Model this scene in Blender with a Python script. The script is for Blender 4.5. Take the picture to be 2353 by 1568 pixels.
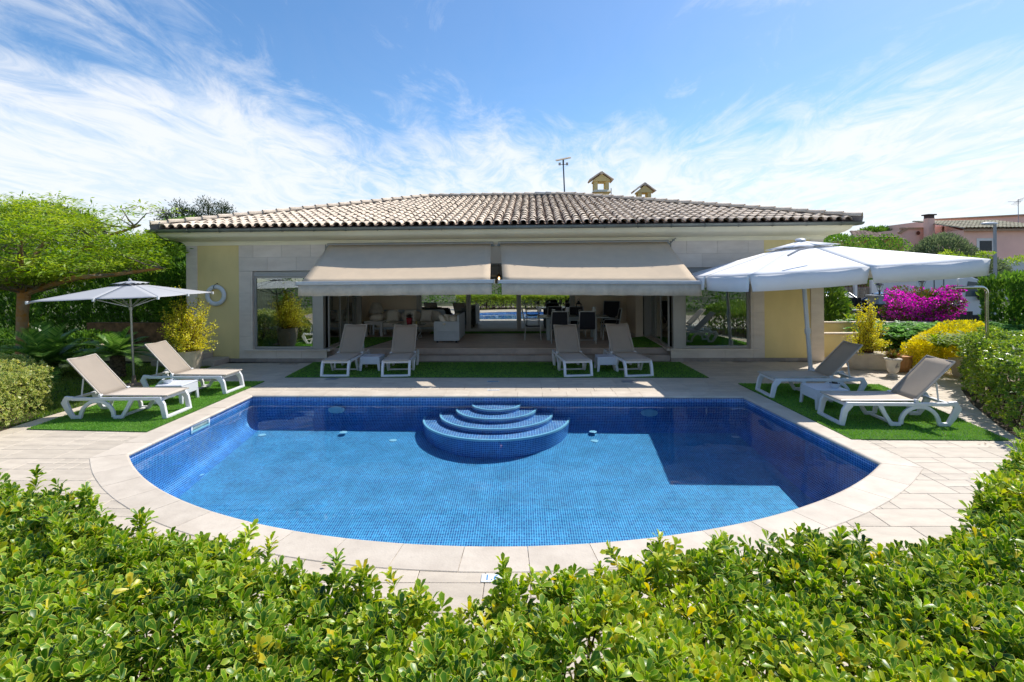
import bpy, math, random
import numpy as np
from math import pi, sin, cos, radians, atan2, sqrt, exp
from mathutils import Vector, Matrix, Euler

random.seed(7); RS = np.random.RandomState(11)
for o in list(bpy.data.objects): bpy.data.objects.remove(o)
scene = bpy.context.scene
COL = scene.collection

# ------------------------------------------------------------------ camera
EYE = 2.5
YAW, ROLL = radians(1.0), radians(-0.44)
cam_d = bpy.data.cameras.new('camera'); cam = bpy.data.objects.new('camera', cam_d); COL.objects.link(cam)
cam_d.lens = 18.0; cam_d.sensor_width = 36.0; cam_d.sensor_fit = 'HORIZONTAL'
cam_d.shift_y = -0.0663; cam_d.clip_start = 0.05; cam_d.clip_end = 3000
cam.matrix_world = Matrix.Translation((0, 0, EYE)) @ (Matrix.Rotation(YAW, 4, 'Z') @ Matrix.Rotation(pi/2, 4, 'X') @ Matrix.Rotation(ROLL, 4, 'Z'))
scene.camera = cam

# ------------------------------------------------------------------ light
TX, TY = 0.61, 0.50                       # ground shift of a shadow per metre of height
SUN = Vector((TX, TY, 1.0)).normalized()
SUN_EL = math.asin(SUN.z); SUN_AZ = atan2(SUN.x, SUN.y)
sd = bpy.data.lights.new('sun', 'SUN'); so = bpy.data.objects.new('sun', sd); COL.objects.link(so)
sd.energy = 2.3; sd.angle = radians(0.5); sd.color = (1.0, 0.945, 0.87)
so.rotation_euler = (-SUN).to_track_quat('-Z', 'Y').to_euler(); so.location = (20, 20, 30)

world = bpy.data.worlds.new('World'); scene.world = world; world.use_nodes = True
def build_world():
    nt = world.node_tree; nt.nodes.clear(); N = nt.nodes.new; L = nt.links.new
    out = N('ShaderNodeOutputWorld')
    sky = N('ShaderNodeTexSky'); sky.sky_type = 'NISHITA'; sky.sun_disc = False
    sky.sun_elevation = SUN_EL; sky.sun_rotation = SUN_AZ
    sky.air_density = 1.0; sky.dust_density = 0.6; sky.ozone_density = 2.4; sky.altitude = 50
    def mth(op, a, b=None, c=None, clamp=False):
        n = N('ShaderNodeMath'); n.operation = op; n.use_clamp = clamp
        for i, v in enumerate((a, b, c)):
            if v is None: continue
            if isinstance(v, (int, float)): n.inputs[i].default_value = v
            else: L(v, n.inputs[i])
        return n.outputs[0]
    def rng(v, a, b, c=0., d=1., smooth=True):
        n = N('ShaderNodeMapRange'); n.interpolation_type = 'SMOOTHSTEP' if smooth else 'LINEAR'
        L(v, n.inputs[0])
        for i, q in enumerate((a, b, c, d)): n.inputs[i+1].default_value = q
        return n.outputs[0]
    tc = N('ShaderNodeTexCoord'); nrm = N('ShaderNodeVectorMath'); nrm.operation = 'NORMALIZE'
    L(tc.outputs['Generated'], nrm.inputs[0])
    sp = N('ShaderNodeSeparateXYZ'); L(nrm.outputs[0], sp.inputs[0])
    x, y, z = sp.outputs
    den = mth('ADD', mth('MAXIMUM', z, 0.0), 0.10)
    u = mth('DIVIDE', x, den); v = mth('DIVIDE', y, den)
    def noise(sx, sy, off, detail=6, rough=.55, dist=0.3):
        cb = N('ShaderNodeCombineXYZ'); L(mth('MULTIPLY', u, sx), cb.inputs[0]); L(mth('MULTIPLY', v, sy), cb.inputs[1]); cb.inputs[2].default_value = off
        n = N('ShaderNodeTexNoise'); n.inputs['Scale'].default_value = 1.0; n.inputs['Detail'].default_value = detail
        n.inputs['Roughness'].default_value = rough; n.inputs['Distortion'].default_value = dist
        L(cb.outputs[0], n.inputs['Vector']); return n.outputs['Fac']
    def blob(az, el, inner, outer):
        d = Vector((sin(radians(az))*cos(radians(el)), cos(radians(az))*cos(radians(el)), sin(radians(el))))
        n = N('ShaderNodeVectorMath'); n.operation = 'DOT_PRODUCT'; L(nrm.outputs[0], n.inputs[0]); n.inputs[1].default_value = d
        return rng(n.outputs['Value'], cos(radians(outer)), cos(radians(inner)))
    n1 = noise(1.15, .55, 3.1, 10, .62, .6)
    n2 = noise(3.6, 1.5, 8.7, 10, .68, 1.3)
    n3 = noise(.45, .35, 21.0, 3, .5, .2)
    base = mth('ADD', mth('ADD', mth('MULTIPLY', n1, .50), mth('MULTIPLY', n2, .42)), mth('MULTIPLY', n3, .22))
    low = rng(z, .13, .37, 1.0, 0.0)
    cov = mth('MULTIPLY', low, .30)
    cov = mth('ADD', cov, mth('MULTIPLY', blob(-40, 13, 5, 24), .14))
    cov = mth('ADD', cov, mth('MULTIPLY', blob(42, 14, 4, 22), .04))
    cov = mth('SUBTRACT', cov, mth('MULTIPLY', blob(6, 31, 4, 17), .08))
    dens = mth('ADD', base, cov)
    m = rng(dens, .58, .92)
    m = mth('MULTIPLY', m, .90)
    veil = rng(z, 0.02, .26, .42, 0.06)
    m = mth('MAXIMUM', m, veil)
    up = rng(z, -.02, .01)
    m = mth('MULTIPLY', m, up)
    # cloud brightness: thicker parts a touch greyer
    shade = rng(n2, .34, .60, .25, 1.0)
    cc = N('ShaderNodeMix'); cc.data_type = 'RGBA'; L(shade, cc.inputs['Factor'])
    cc.inputs['A'].default_value = (.30, .36, .435, 1); cc.inputs['B'].default_value = (.405, .415, .43, 1)
    hs = N('ShaderNodeHueSaturation'); L(sky.outputs[0], hs.inputs['Color']); hs.inputs['Saturation'].default_value = 1.30; hs.inputs['Value'].default_value = 1.0
    b1 = N('ShaderNodeBackground'); L(hs.outputs[0], b1.inputs['Color']); b1.inputs['Strength'].default_value = 0.068
    b2 = N('ShaderNodeBackground'); L(cc.outputs['Result'], b2.inputs['Color']); b2.inputs['Strength'].default_value = 1.0
    mx = N('ShaderNodeMixShader'); L(m, mx.inputs[0]); L(b1.outputs[0], mx.inputs[1]); L(b2.outputs[0], mx.inputs[2])
    L(mx.outputs[0], out.inputs['Surface'])
build_world()
vs = scene.view_settings; vs.view_transform = 'Standard'; vs.look = 'None'; vs.exposure = 1.32; vs.gamma = 1.0
vs.use_curve_mapping = False
cy = scene.cycles
cy.max_bounces = 10; cy.diffuse_bounces = 6; cy.glossy_bounces = 4; cy.transmission_bounces = 4; cy.transparent_max_bounces = 24
cy.caustics_reflective = False; cy.caustics_refractive = False; cy.sample_clamp_indirect = 6

# ------------------------------------------------------------------ survey helpers (photo sighting -> real place)
F_, CX_, CY_ = 1176.5, 1176.5, 628.0
def _rz(a): return np.array([[cos(a), -sin(a), 0], [sin(a), cos(a), 0], [0, 0, 1]])
_rx = np.array([[1, 0, 0], [0, 0, -1], [0, 1, 0]], float)
_R = _rz(YAW) @ _rx @ _rz(ROLL); _C = np.array([0, 0, EYE])
def ray(x, y): return _R @ np.array([(x-CX_)/F_, -(y-CY_)/F_, -1.])
def G(x, y, z=0.):
    d = ray(x, y); t = (z-EYE)/d[2]; p = _C+t*d; return Vector((float(p[0]), float(p[1]), float(z)))
def W(x, y, Y):
    d = ray(x, y); t = Y/d[1]; p = _C+t*d; return Vector((float(p[0]), float(Y), float(p[2])))
HA = radians(-1.292); HO = np.array([0, 14.447, 0.]); HR = _rz(HA)
def HG(x, y, z):
    d = HR.T @ ray(x, y); o = HR.T @ (_C-HO); t = (z-o[2])/d[2]; p = o+t*d; return Vector((float(p[0]), float(p[1]), float(z)))
def HL(x, y, ly=0.):
    d = HR.T @ ray(x, y); o = HR.T @ (_C-HO); t = (ly-o[1])/d[1]; p = o+t*d; return Vector((float(p[0]), float(ly), float(p[2])))
def h2w(p): q = HR @ np.array(p, float) + HO; return Vector((float(q[0]), float(q[1]), float(q[2])))

# ------------------------------------------------------------------ materials
MATS = {}
def mat(name, col, rough=.7, var=.12, scale=6, bump=0., bscale=60, spec=.4, metal=0., col2=None, rnd=0., trans=0., coat=0., streak=None, det=5, dirt=0., objrnd=0.):
    if name in MATS: return MATS[name]
    m = bpy.data.materials.new(name); m.use_nodes = True; nt = m.node_tree; nt.nodes.clear(); N = nt.nodes.new; L = nt.links.new
    out = N('ShaderNodeOutputMaterial'); b = N('ShaderNodeBsdfPrincipled'); L(b.outputs[0], out.inputs[0])
    tc = N('ShaderNodeTexCoord'); mp = N('ShaderNodeMapping'); L(tc.outputs['Object'], mp.inputs[0])
    if streak: mp.inputs['Scale'].default_value = streak
    nz = N('ShaderNodeTexNoise'); nz.inputs['Scale'].default_value = scale; nz.inputs['Detail'].default_value = det; nz.inputs['Roughness'].default_value = .6
    L(mp.outputs[0], nz.inputs['Vector'])
    c2 = col2 if col2 else tuple(c*(1-var*2.2) for c in col)
    mr = N('ShaderNodeMapRange'); L(nz.outputs[0], mr.inputs[0]); mr.inputs[1].default_value = .32; mr.inputs[2].default_value = .68
    mx = N('ShaderNodeMix'); mx.data_type = 'RGBA'; L(mr.outputs[0], mx.inputs['Factor'])
    mx.inputs['A'].default_value = (*c2, 1); mx.inputs['B'].default_value = (*[min(1, c*(1+var*.4)) for c in col], 1)
    cur = mx.outputs['Result']
    if rnd:
        at = N('ShaderNodeAttribute'); at.attribute_name = 'rnd'
        r = N('ShaderNodeMapRange'); L(at.outputs['Fac'], r.inputs[0]); r.inputs[3].default_value = 1-rnd; r.inputs[4].default_value = 1+rnd*.5
        hv = N('ShaderNodeHueSaturation'); L(cur, hv.inputs['Color']); L(r.outputs[0], hv.inputs['Value']); cur = hv.outputs[0]
    if objrnd:
        oi = N('ShaderNodeObjectInfo')
        r = N('ShaderNodeMapRange'); L(oi.outputs['Random'], r.inputs[0]); r.inputs[3].default_value = 1-objrnd; r.inputs[4].default_value = 1+objrnd*.5
        hv = N('ShaderNodeHueSaturation'); L(cur, hv.inputs['Color']); L(r.outputs[0], hv.inputs['Value']); cur = hv.outputs[0]
    if dirt:
        n2 = N('ShaderNodeTexNoise'); n2.inputs['Scale'].default_value = scale*4.3; n2.inputs['Detail'].default_value = 8; n2.inputs['Roughness'].default_value = .7
        L(tc.outputs['Object'], n2.inputs['Vector'])
        r2 = N('ShaderNodeMapRange'); L(n2.outputs[0], r2.inputs[0]); r2.inputs[1].default_value = .52; r2.inputs[2].default_value = .66; r2.inputs[4].default_value = dirt
        md = N('ShaderNodeMix'); md.data_type = 'RGBA'; L(r2.outputs[0], md.inputs['Factor']); L(cur, md.inputs['A']); md.inputs['B'].default_value = (.10, .085, .07, 1); cur = md.outputs['Result']
    L(cur, b.inputs['Base Color'])
    b.inputs['Roughness'].default_value = rough; b.inputs['Metallic'].default_value = metal
    b.inputs['Specular IOR Level'].default_value = spec
    if coat: b.inputs['Coat Weight'].default_value = coat
    if bump:
        nb = N('ShaderNodeTexNoise'); nb.inputs['Scale'].default_value = bscale; nb.inputs['Detail'].default_value = 4; L(mp.outputs[0], nb.inputs['Vector'])
        bp = N('ShaderNodeBump'); bp.inputs['Strength'].default_value = bump; bp.inputs['Distance'].default_value = .01; L(nb.outputs[0], bp.inputs['Height']); L(bp.outputs[0], b.inputs['Normal'])
    if trans:
        t = N('ShaderNodeBsdfTranslucent'); L(cur, t.inputs['Color']); ms = N('ShaderNodeMixShader'); ms.inputs[0].default_value = trans
        L(b.outputs[0], ms.inputs[1]); L(t.outputs[0], ms.inputs[2]); L(ms.outputs[0], out.inputs[0])
    MATS[name] = m; return m

def leafmat(name, cols, rim=None, rimpos=.72, rough=.38, trans=.35, spec=.5, tcol=None):
    """cols: colours spread over the per-leaf random number 'rnd'; rim: margin colour"""
    if name in MATS: return MATS[name]
    m = bpy.data.materials.new(name); m.use_nodes = True; nt = m.node_tree; nt.nodes.clear(); N = nt.nodes.new; L = nt.links.new
    out = N('ShaderNodeOutputMaterial'); b = N('ShaderNodeBsdfPrincipled'); t = N('ShaderNodeBsdfTranslucent')
    at = N('ShaderNodeAttribute'); at.attribute_name = 'rnd'
    cr = N('ShaderNodeValToRGB'); L(at.outputs['Fac'], cr.inputs[0]); e = cr.color_ramp.elements
    for i, c in enumerate(cols):
        p = i/(len(cols)-1)
        if i == 0: el = e[0]
        elif i == len(cols)-1: el = e[-1]
        else: el = e.new(p)
        el.position = p; el.color = (*c, 1)
    cur = cr.outputs[0]
    if rim:
        ar = N('ShaderNodeAttribute'); ar.attribute_name = 'rim'
        r = N('ShaderNodeMapRange'); L(ar.outputs['Fac'], r.inputs[0]); r.inputs[1].default_value = rimpos; r.inputs[2].default_value = min(1, rimpos+.12)
        mx = N('ShaderNodeMix'); mx.data_type = 'RGBA'; L(r.outputs[0], mx.inputs['Factor']); L(cur, mx.inputs['A']); mx.inputs['B'].default_value = (*rim, 1); cur = mx.outputs['Result']
    L(cur, b.inputs['Base Color']); b.inputs['Roughness'].default_value = rough; b.inputs['Specular IOR Level'].default_value = spec
    hs = N('ShaderNodeHueSaturation'); L(cur, hs.inputs['Color']); hs.inputs['Value'].default_value = 2.1; hs.inputs['Saturation'].default_value = 1.08; hs.inputs['Hue'].default_value = .485
    L(hs.outputs[0], t.inputs['Color'])
    ms = N('ShaderNodeMixShader'); ms.inputs[0].default_value = trans; L(b.outputs[0], ms.inputs[1]); L(t.outputs[0], ms.inputs[2]); L(ms.outputs[0], out.inputs[0])
    MATS[name] = m; return m

def glassmat(name, tint, refl, rough=0.0):
    if name in MATS: return MATS[name]
    m = bpy.data.materials.new(name); m.use_nodes = True; nt = m.node_tree; nt.nodes.clear(); N = nt.nodes.new; L = nt.links.new
    out = N('ShaderNodeOutputMaterial'); t = N('ShaderNodeBsdfTransparent'); t.inputs[0].default_value = (*tint, 1)
    g = N('ShaderNodeBsdfGlossy'); g.inputs['Roughness'].default_value = rough; g.inputs['Color'].default_value = (.95, 1, .98, 1)
    f = N('ShaderNodeFresnel'); f.inputs[0].default_value = 1.5
    a = N('ShaderNodeMath'); a.operation = 'ADD'; a.use_clamp = True; L(f.outputs[0], a.inputs[0]); a.inputs[1].default_value = refl
    s = N('ShaderNodeMixShader'); L(a.outputs[0], s.inputs[0]); L(t.outputs[0], s.inputs[1]); L(g.outputs[0], s.inputs[2]); L(s.outputs[0], out.inputs[0])
    MATS[name] = m; return m

def watermat():
    m = bpy.data.materials.new('pool_water'); m.use_nodes = True; nt = m.node_tree; nt.nodes.clear(); N = nt.nodes.new; L = nt.links.new
    out = N('ShaderNodeOutputMaterial'); t = N('ShaderNodeBsdfTransparent'); t.inputs[0].default_value = (.55, .85, .98, 1)
    g = N('ShaderNodeBsdfGlossy'); g.inputs['Roughness'].default_value = .0
    f = N('ShaderNodeFresnel'); f.inputs[0].default_value = 1.33
    tc = N('ShaderNodeTexCoord'); nz = N('ShaderNodeTexNoise'); nz.inputs['Scale'].default_value = 1.6; nz.inputs['Detail'].default_value = 2; L(tc.outputs['Object'], nz.inputs['Vector'])
    bp = N('ShaderNodeBump'); bp.inputs['Strength'].default_value = .40; bp.inputs['Distance'].default_value = .02; L(nz.outputs[0], bp.inputs['Height'])
    L(bp.outputs[0], g.inputs['Normal']); L(bp.outputs[0], f.inputs['Normal'])
    s = N('ShaderNodeMixShader'); L(f.outputs[0], s.inputs[0]); L(t.outputs[0], s.inputs[1]); L(g.outputs[0], s.inputs[2]); L(s.outputs[0], out.inputs[0])
    return m

def mosaicmat(name, c1, c2, grout, size=.033, mortar=.0032, var=.5):
    if name in MATS: return MATS[name]
    m = bpy.data.materials.new(name); m.use_nodes = True; nt = m.node_tree; nt.nodes.clear(); N = nt.nodes.new; L = nt.links.new
    out = N('ShaderNodeOutputMaterial'); b = N('ShaderNodeBsdfPrincipled'); L(b.outputs[0], out.inputs[0])
    uv = N('ShaderNodeUVMap'); uv.uv_map = 'UVMap'
    br = N('ShaderNodeTexBrick'); br.offset = 0.0; br.squash = 1.0; L(uv.outputs[0], br.inputs['Vector'])
    br.inputs['Scale'].default_value = 1.0; br.inputs['Brick Width'].default_value = size; br.inputs['Row Height'].default_value = size
    br.inputs['Mortar Size'].default_value = mortar; br.inputs['Mortar Smooth'].default_value = .1; br.inputs['Bias'].default_value = -.1
    br.inputs['Color1'].default_value = (*c1, 1); br.inputs['Color2'].default_value = (*c2, 1); br.inputs['Mortar'].default_value = (*grout, 1)
    nz = N('ShaderNodeTexNoise'); nz.inputs['Scale'].default_value = 2.3; nz.inputs['Detail'].default_value = 6; nz.inputs['Roughness'].default_value = .7; L(uv.outputs[0], nz.inputs['Vector'])
    mr = N('ShaderNodeMapRange'); L(nz.outputs[0], mr.inputs[0]); mr.inputs[1].default_value = .3; mr.inputs[2].default_value = .7; mr.inputs[3].default_value = 1-var*.45; mr.inputs[4].default_value = 1+var*.5
    hs = N('ShaderNodeHueSaturation'); L(br.outputs['Color'], hs.inputs['Color']); L(mr.outputs[0], hs.inputs['Value'])
    L(hs.outputs[0], b.inputs['Base Color']); b.inputs['Roughness'].default_value = .35
    MATS[name] = m; return m

# ------------------------------------------------------------------ object helpers
def link(o, parent=None):
    COL.objects.link(o)
    if parent is not None: o.parent = parent
    return o
def tag(o, label=None, cat=None, group=None, kind=None):
    if label: o['label'] = label
    if cat: o['category'] = cat
    if group: o['group'] = group
    if kind: o['kind'] = kind
    return o
def thing(name, label, cat, loc=(0, 0, 0), rz=0., group=None):
    o = bpy.data.objects.new(name, None); o.empty_display_size = .1; COL.objects.link(o)
    o.location = loc; o.rotation_euler = (0, 0, rz); return tag(o, label, cat, group)
def copy_tree(o, parent=None):
    c = o.copy(); COL.objects.link(c)
    if parent is not None: c.parent = parent
    for ch in list(o.children): copy_tree(ch, c)
    return c

class MB:
    def __init__(s): s.v = []; s.f = []
    def add(s, vs, fs):
        n = len(s.v); s.v += [tuple(v) for v in vs]; s.f += [tuple(i+n for i in f) for f in fs]; return s
    def box(s, x0, x1, y0, y1, z0, z1):
        return s.add([(x0, y0, z0), (x1, y0, z0), (x1, y1, z0), (x0, y1, z0), (x0, y0, z1), (x1, y0, z1), (x1, y1, z1), (x0, y1, z1)],
                     [(0, 3, 2, 1), (4, 5, 6, 7), (0, 1, 5, 4), (1, 2, 6, 5), (2, 3, 7, 6), (3, 0, 4, 7)])
    def bar(s, a, b, w, h, up=(0, 0, 1)):
        a = Vector(a); b = Vector(b); d = (b-a).normalized(); u = Vector(up)
        sd_ = d.cross(u)
        if sd_.length < 1e-4: sd_ = d.cross(Vector((1, 0, 0)))
        sd_.normalize(); u = sd_.cross(d).normalized(); sx = sd_*w/2; ux = u*h/2
        vs = [a-sx-ux, a+sx-ux, a+sx+ux, a-sx+ux, b-sx-ux, b+sx-ux, b+sx+ux, b-sx+ux]
        return s.add(vs, [(0, 1, 2, 3), (7, 6, 5, 4), (0, 4, 5, 1), (1, 5, 6, 2), (2, 6, 7, 3), (3, 7, 4, 0)])
    def sweep(s, pts, w, t, side=(0, 1, 0), closed=False, ws=None):
        """flat bar following pts in the plane whose normal is side; w in plane, t along side"""
        P = [Vector(p) for p in pts]; sd_ = Vector(side).normalized(); n = len(P); rings = []
        for i, p in enumerate(P):
            if closed: d = P[(i+1) % n]-P[i-1]; d1 = (P[i]-P[i-1]).normalized()
            else:
                d1 = (P[i]-P[i-1]).normalized() if i else (P[1]-P[0]).normalized()
                d2 = (P[i+1]-P[i]).normalized() if i < n-1 else d1
                d = d1+d2
            d.normalize(); nn = sd_.cross(d).normalized()
            k = 1/max(.5, nn.dot(sd_.cross(d1)))
            ww = (ws[i] if ws else w)
            rings.append([p+nn*ww/2*k-sd_*t/2, p+nn*ww/2*k+sd_*t/2, p-nn*ww/2*k+sd_*t/2, p-nn*ww/2*k-sd_*t/2])
        vs = [q for r in rings for q in r]; fs = []
        m = n if closed else n-1
        for i in range(m):
            a = 4*i; b = 4*((i+1) % n)
            for j in range(4): fs.append((a+j, a+(j+1) % 4, b+(j+1) % 4, b+j))
        if not closed: fs += [(3, 2, 1, 0), (4*n-4, 4*n-3, 4*n-2, 4*n-1)]
        return s.add(vs, fs)
    def tube(s, pts, r, n=8, cap=True):
        P = [Vector(p) for p in pts]; R = r if isinstance(r, (list, tuple)) else [r]*len(P)
        vs = []; fs = []; ref = None
        for i, p in enumerate(P):
            d = (P[min(i+1, len(P)-1)]-P[max(i-1, 0)]).normalized()
            if ref is None: ref = d.cross(Vector((0, 0, 1)))
            if ref.length < 1e-3: ref = d.cross(Vector((1, 0, 0)))
            ref = (ref-d*ref.dot(d)).normalized(); b = d.cross(ref)
            for k in range(n): a = 2*pi*k/n; vs.append(p+(ref*cos(a)+b*sin(a))*R[i])
        for i in range(len(P)-1):
            for k in range(n): fs.append((i*n+k, i*n+(k+1) % n, (i+1)*n+(k+1) % n, (i+1)*n+k))
        if cap: fs += [tuple(reversed(range(n))), tuple(range((len(P)-1)*n, len(P)*n))]
        return s.add(vs, fs)
    def lathe(s, prof, n=20, c=(0, 0, 0), sx=1., sy=1.):
        vs = []; fs = []
        for r, z in prof:
            for k in range(n): a = 2*pi*k/n; vs.append((c[0]+r*cos(a)*sx, c[1]+r*sin(a)*sy, c[2]+z))
        for i in range(len(prof)-1):
            for k in range(n): fs.append((i*n+k, i*n+(k+1) % n, (i+1)*n+(k+1) % n, (i+1)*n+k))
        fs += [tuple(reversed(range(n))), tuple(range((len(prof)-1)*n, len(prof)*n))]
        return s.add(vs, fs)
    def prism(s, poly, z0, z1):
        n = len(poly); vs = [(p[0], p[1], z0) for p in poly]+[(p[0], p[1], z1) for p in poly]
        fs = [tuple(reversed(range(n))), tuple(range(n, 2*n))]+[(i, (i+1) % n, n+(i+1) % n, n+i) for i in range(n)]
        return s.add(vs, fs)
    def ell(s, c, r, n=12, m=7, rz=0., power=1.):
        vs = []; fs = []
        for i in range(m+1):
            t = pi*i/m
            for k in range(n):
                a = 2*pi*k/n
                x = sin(t)*cos(a); y = sin(t)*sin(a); z = cos(t)
                if power != 1:
                    x, y, z = [math.copysign(abs(q)**power, q) for q in (x, y, z)]
                x, y = x*r[0], y*r[1]
                vs.append((c[0]+x*cos(rz)-y*sin(rz), c[1]+x*sin(rz)+y*cos(rz), c[2]+z*r[2]))
        for i in range(m):
            for k in range(n): fs.append((i*n+k, (i+1)*n+k, (i+1)*n+(k+1) % n, i*n+(k+1) % n))
        return s.add(vs, fs)
    def xf(s, M): s.v = [tuple(M @ Vector(v)) for v in s.v]; return s
    def mesh(s, name, m):
        me = bpy.data.meshes.new(name); me.from_pydata(s.v, [], s.f); me.materials.append(m); return me
    def build(s, name, m, parent=None, smooth=False, bevel=0., loc=None, rz=None, kind=None, seg=2):
        me = s.mesh(name, m); o = bpy.data.objects.new(name, me); link(o, parent)
        if smooth:
            me.polygons.foreach_set('use_smooth', [True]*len(me.polygons))
            try: me.set_sharp_from_angle(angle=radians(38))
            except Exception: pass
        if bevel:
            b = o.modifiers.new('bevel', 'BEVEL'); b.width = bevel; b.segments = seg; b.limit_method = 'ANGLE'; b.angle_limit = radians(35)
        if loc is not None: o.location = loc
        if rz is not None: o.rotation_euler = (0, 0, rz)
        if kind: o['kind'] = kind
        return o
def add_attr(me, name, vals):
    a = me.attributes.new(name, 'FLOAT', 'POINT'); a.data.foreach_set('value', np.ascontiguousarray(vals, dtype=np.float32))

def text_obj(name, s, size, m, loc, rot, parent, ext=.001):
    cu = bpy.data.curves.new(name, 'FONT'); cu.body = s; cu.size = size; cu.extrude = ext; cu.align_x = 'CENTER'; cu.align_y = 'CENTER'
    tmp = bpy.data.objects.new('tmp', cu); COL.objects.link(tmp)
    dg = bpy.context.evaluated_depsgraph_get(); me = bpy.data.meshes.new_from_object(tmp.evaluated_get(dg)); bpy.data.objects.remove(tmp)
    me.materials.clear(); me.materials.append(m)
    o = bpy.data.objects.new(name, me); link(o, parent); o.location = loc; o.rotation_euler = rot; return o

# ------------------------------------------------------------------ leaves (numpy)
def proto_obov():     # spoon-shaped leaf with raised midrib fold and curled tip
    st = [(0, .05, 0), (.45, .30, .02), (.80, .38, -.02)]
    V = []; rim = []
    for y, w, z in st: V += [(-w*.5, y, z+w*.16), (0, y, z), (w*.5, y, z+w*.16)]; rim += [1, 0, 1]
    V.append((0, 1.0, -.09)); rim.append(1)
    Fq = []
    for i in range(2):
        a = i*3; Fq += [(a, a+1, a+4, a+3), (a+1, a+2, a+5, a+4)]
    Ft = [(6, 7, 9), (7, 8, 9)]
    return np.array(V), Fq, Ft, np.array(rim)
def proto_oval():
    V = [(0, 0, 0), (-.26, .42, .06), (0, .48, 0), (.26, .42, .06), (0, 1, -.06)]
    return np.array(V), [(0, 2, 1), (0, 3, 2), (1, 2, 4), (2, 3, 4)], [], np.array([.5, 1, 0, 1, 1])
def proto_dia(w=.5):
    V = [(0, 0, 0), (-w/2, .5, .05), (0, 1, 0), (w/2, .5, .05)]
    return np.array(V), [(0, 3, 2, 1)], [], np.array([0, 1, 1, 1])
def proto_blade(w=.09, droop=.35):
    V = [(-w/2, 0, 0), (w/2, 0, 0), (-w*.5, .5, .0), (w*.5, .5, .0), (0, 1, -droop)]
    return np.array(V), [(0, 1, 3, 2)], [(2, 3, 4)], np.array([0, 0, .5, .5, 1])

def leaves(name, proto, P, D, U, Lg, m, parent=None, rnd=None, kind='stuff', wid=None):
    P = np.asarray(P, float); n = len(P); V, Fq, Ft, rim = proto
    D = np.asarray(D, float); D = D/np.maximum(1e-9, np.linalg.norm(D, axis=1, keepdims=True))
    U = np.asarray(U, float); X = np.cross(D, U); X /= np.maximum(1e-9, np.linalg.norm(X, axis=1, keepdims=True)); Z = np.cross(X, D)
    Lg = np.broadcast_to(np.asarray(Lg, float), (n,)); Wd = Lg if wid is None else np.broadcast_to(np.asarray(wid, float), (n,))
    co = P[:, None, :] + (V[None, :, 0, None]*X[:, None, :]*Wd[:, None, None] + V[None, :, 1, None]*D[:, None, :]*Lg[:, None, None] + V[None, :, 2, None]*Z[:, None, :]*Lg[:, None, None])
    nv = len(V); co = co.reshape(-1, 3); off = (np.arange(n)*nv)[:, None]
    loops = []; tot = []
    for fs in (Fq, Ft):
        if not fs: continue
        fa = np.array(fs); k = fa.shape[1]
        loops.append((off[:, :, None]+fa[None, :, :]).reshape(-1)); tot.append(np.full(n*len(fs), k))
    loops = np.concatenate(loops); tot = np.concatenate(tot); start = np.concatenate([[0], np.cumsum(tot)[:-1]])
    me = bpy.data.meshes.new(name); me.vertices.add(len(co)); me.vertices.foreach_set('co', co.astype(np.float32).ravel())
    me.loops.add(len(loops)); me.loops.foreach_set('vertex_index', loops.astype(np.int32))
    me.polygons.add(len(tot)); me.polygons.foreach_set('loop_start', start.astype(np.int32)); me.polygons.foreach_set('loop_total', tot.astype(np.int32))
    me.polygons.foreach_set('use_smooth', np.ones(len(tot), bool))
    me.update(calc_edges=True); me.materials.append(m)
    if rnd is None: rnd = RS.rand(n)
    add_attr(me, 'rnd', np.repeat(rnd, nv)); add_attr(me, 'rim', np.tile(rim, n))
    o = bpy.data.objects.new(name, me); link(o, parent)
    if kind: o['kind'] = kind
    return o
def rdir(n): v = RS.normal(size=(n, 3)); return v/np.linalg.norm(v, axis=1, keepdims=True)
def vnoise(p, f, seed=0):
    """cheap smooth noise from summed sines"""
    r = np.random.RandomState(seed); s = 0
    for i in range(6):
        k = r.normal(size=3); k = k/np.linalg.norm(k)*f*(.6+.35*i); s = s+np.sin(p@k+r.rand()*7)/(1+.5*i)
    return s/2.5
def shell(c, r, n, lump=.18, f=2.5, seed=1, deep=.3, top=False):
    d = rdir(n)
    if top: d[:, 2] = np.abs(d[:, 2])
    rr = (1+lump*vnoise(d, f, seed))*(1-deep*RS.rand(n)**2.0)
    return np.array(c)+d*np.array(r)*rr[:, None], d

# =================================================================== GROUND, LAWN, DECK
def circle3(a, b, c):
    ax, ay = a; bx, by = b; cx, cy_ = c
    d = 2*(ax*(by-cy_)+bx*(cy_-ay)+cx*(ay-by))
    ux = ((ax*ax+ay*ay)*(by-cy_)+(bx*bx+by*by)*(cy_-ay)+(cx*cx+cy_*cy_)*(ay-by))/d
    uy = ((ax*ax+ay*ay)*(cx-bx)+(bx*bx+by*by)*(ax-cx)+(cx*cx+cy_*cy_)*(bx-ax))/d
    return ux, uy, sqrt((ax-ux)**2+(ay-uy)**2)
FL, FR, PR, PL, PN = (-5.62, 10.56), (4.44, 10.31), (4.66, 6.70), (-5.56, 7.08), (-.21, 4.66)
ccx, ccy, crr = circle3(PL, PN, PR)
a0 = atan2(PR[1]-ccy, PR[0]-ccx); a1 = atan2(PL[1]-ccy, PL[0]-ccx)
if a1 > a0: a1 -= 2*pi
def dense(p, q, n): return [(p[0]+(q[0]-p[0])*i/n, p[1]+(q[1]-p[1])*i/n) for i in range(n)]
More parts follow.
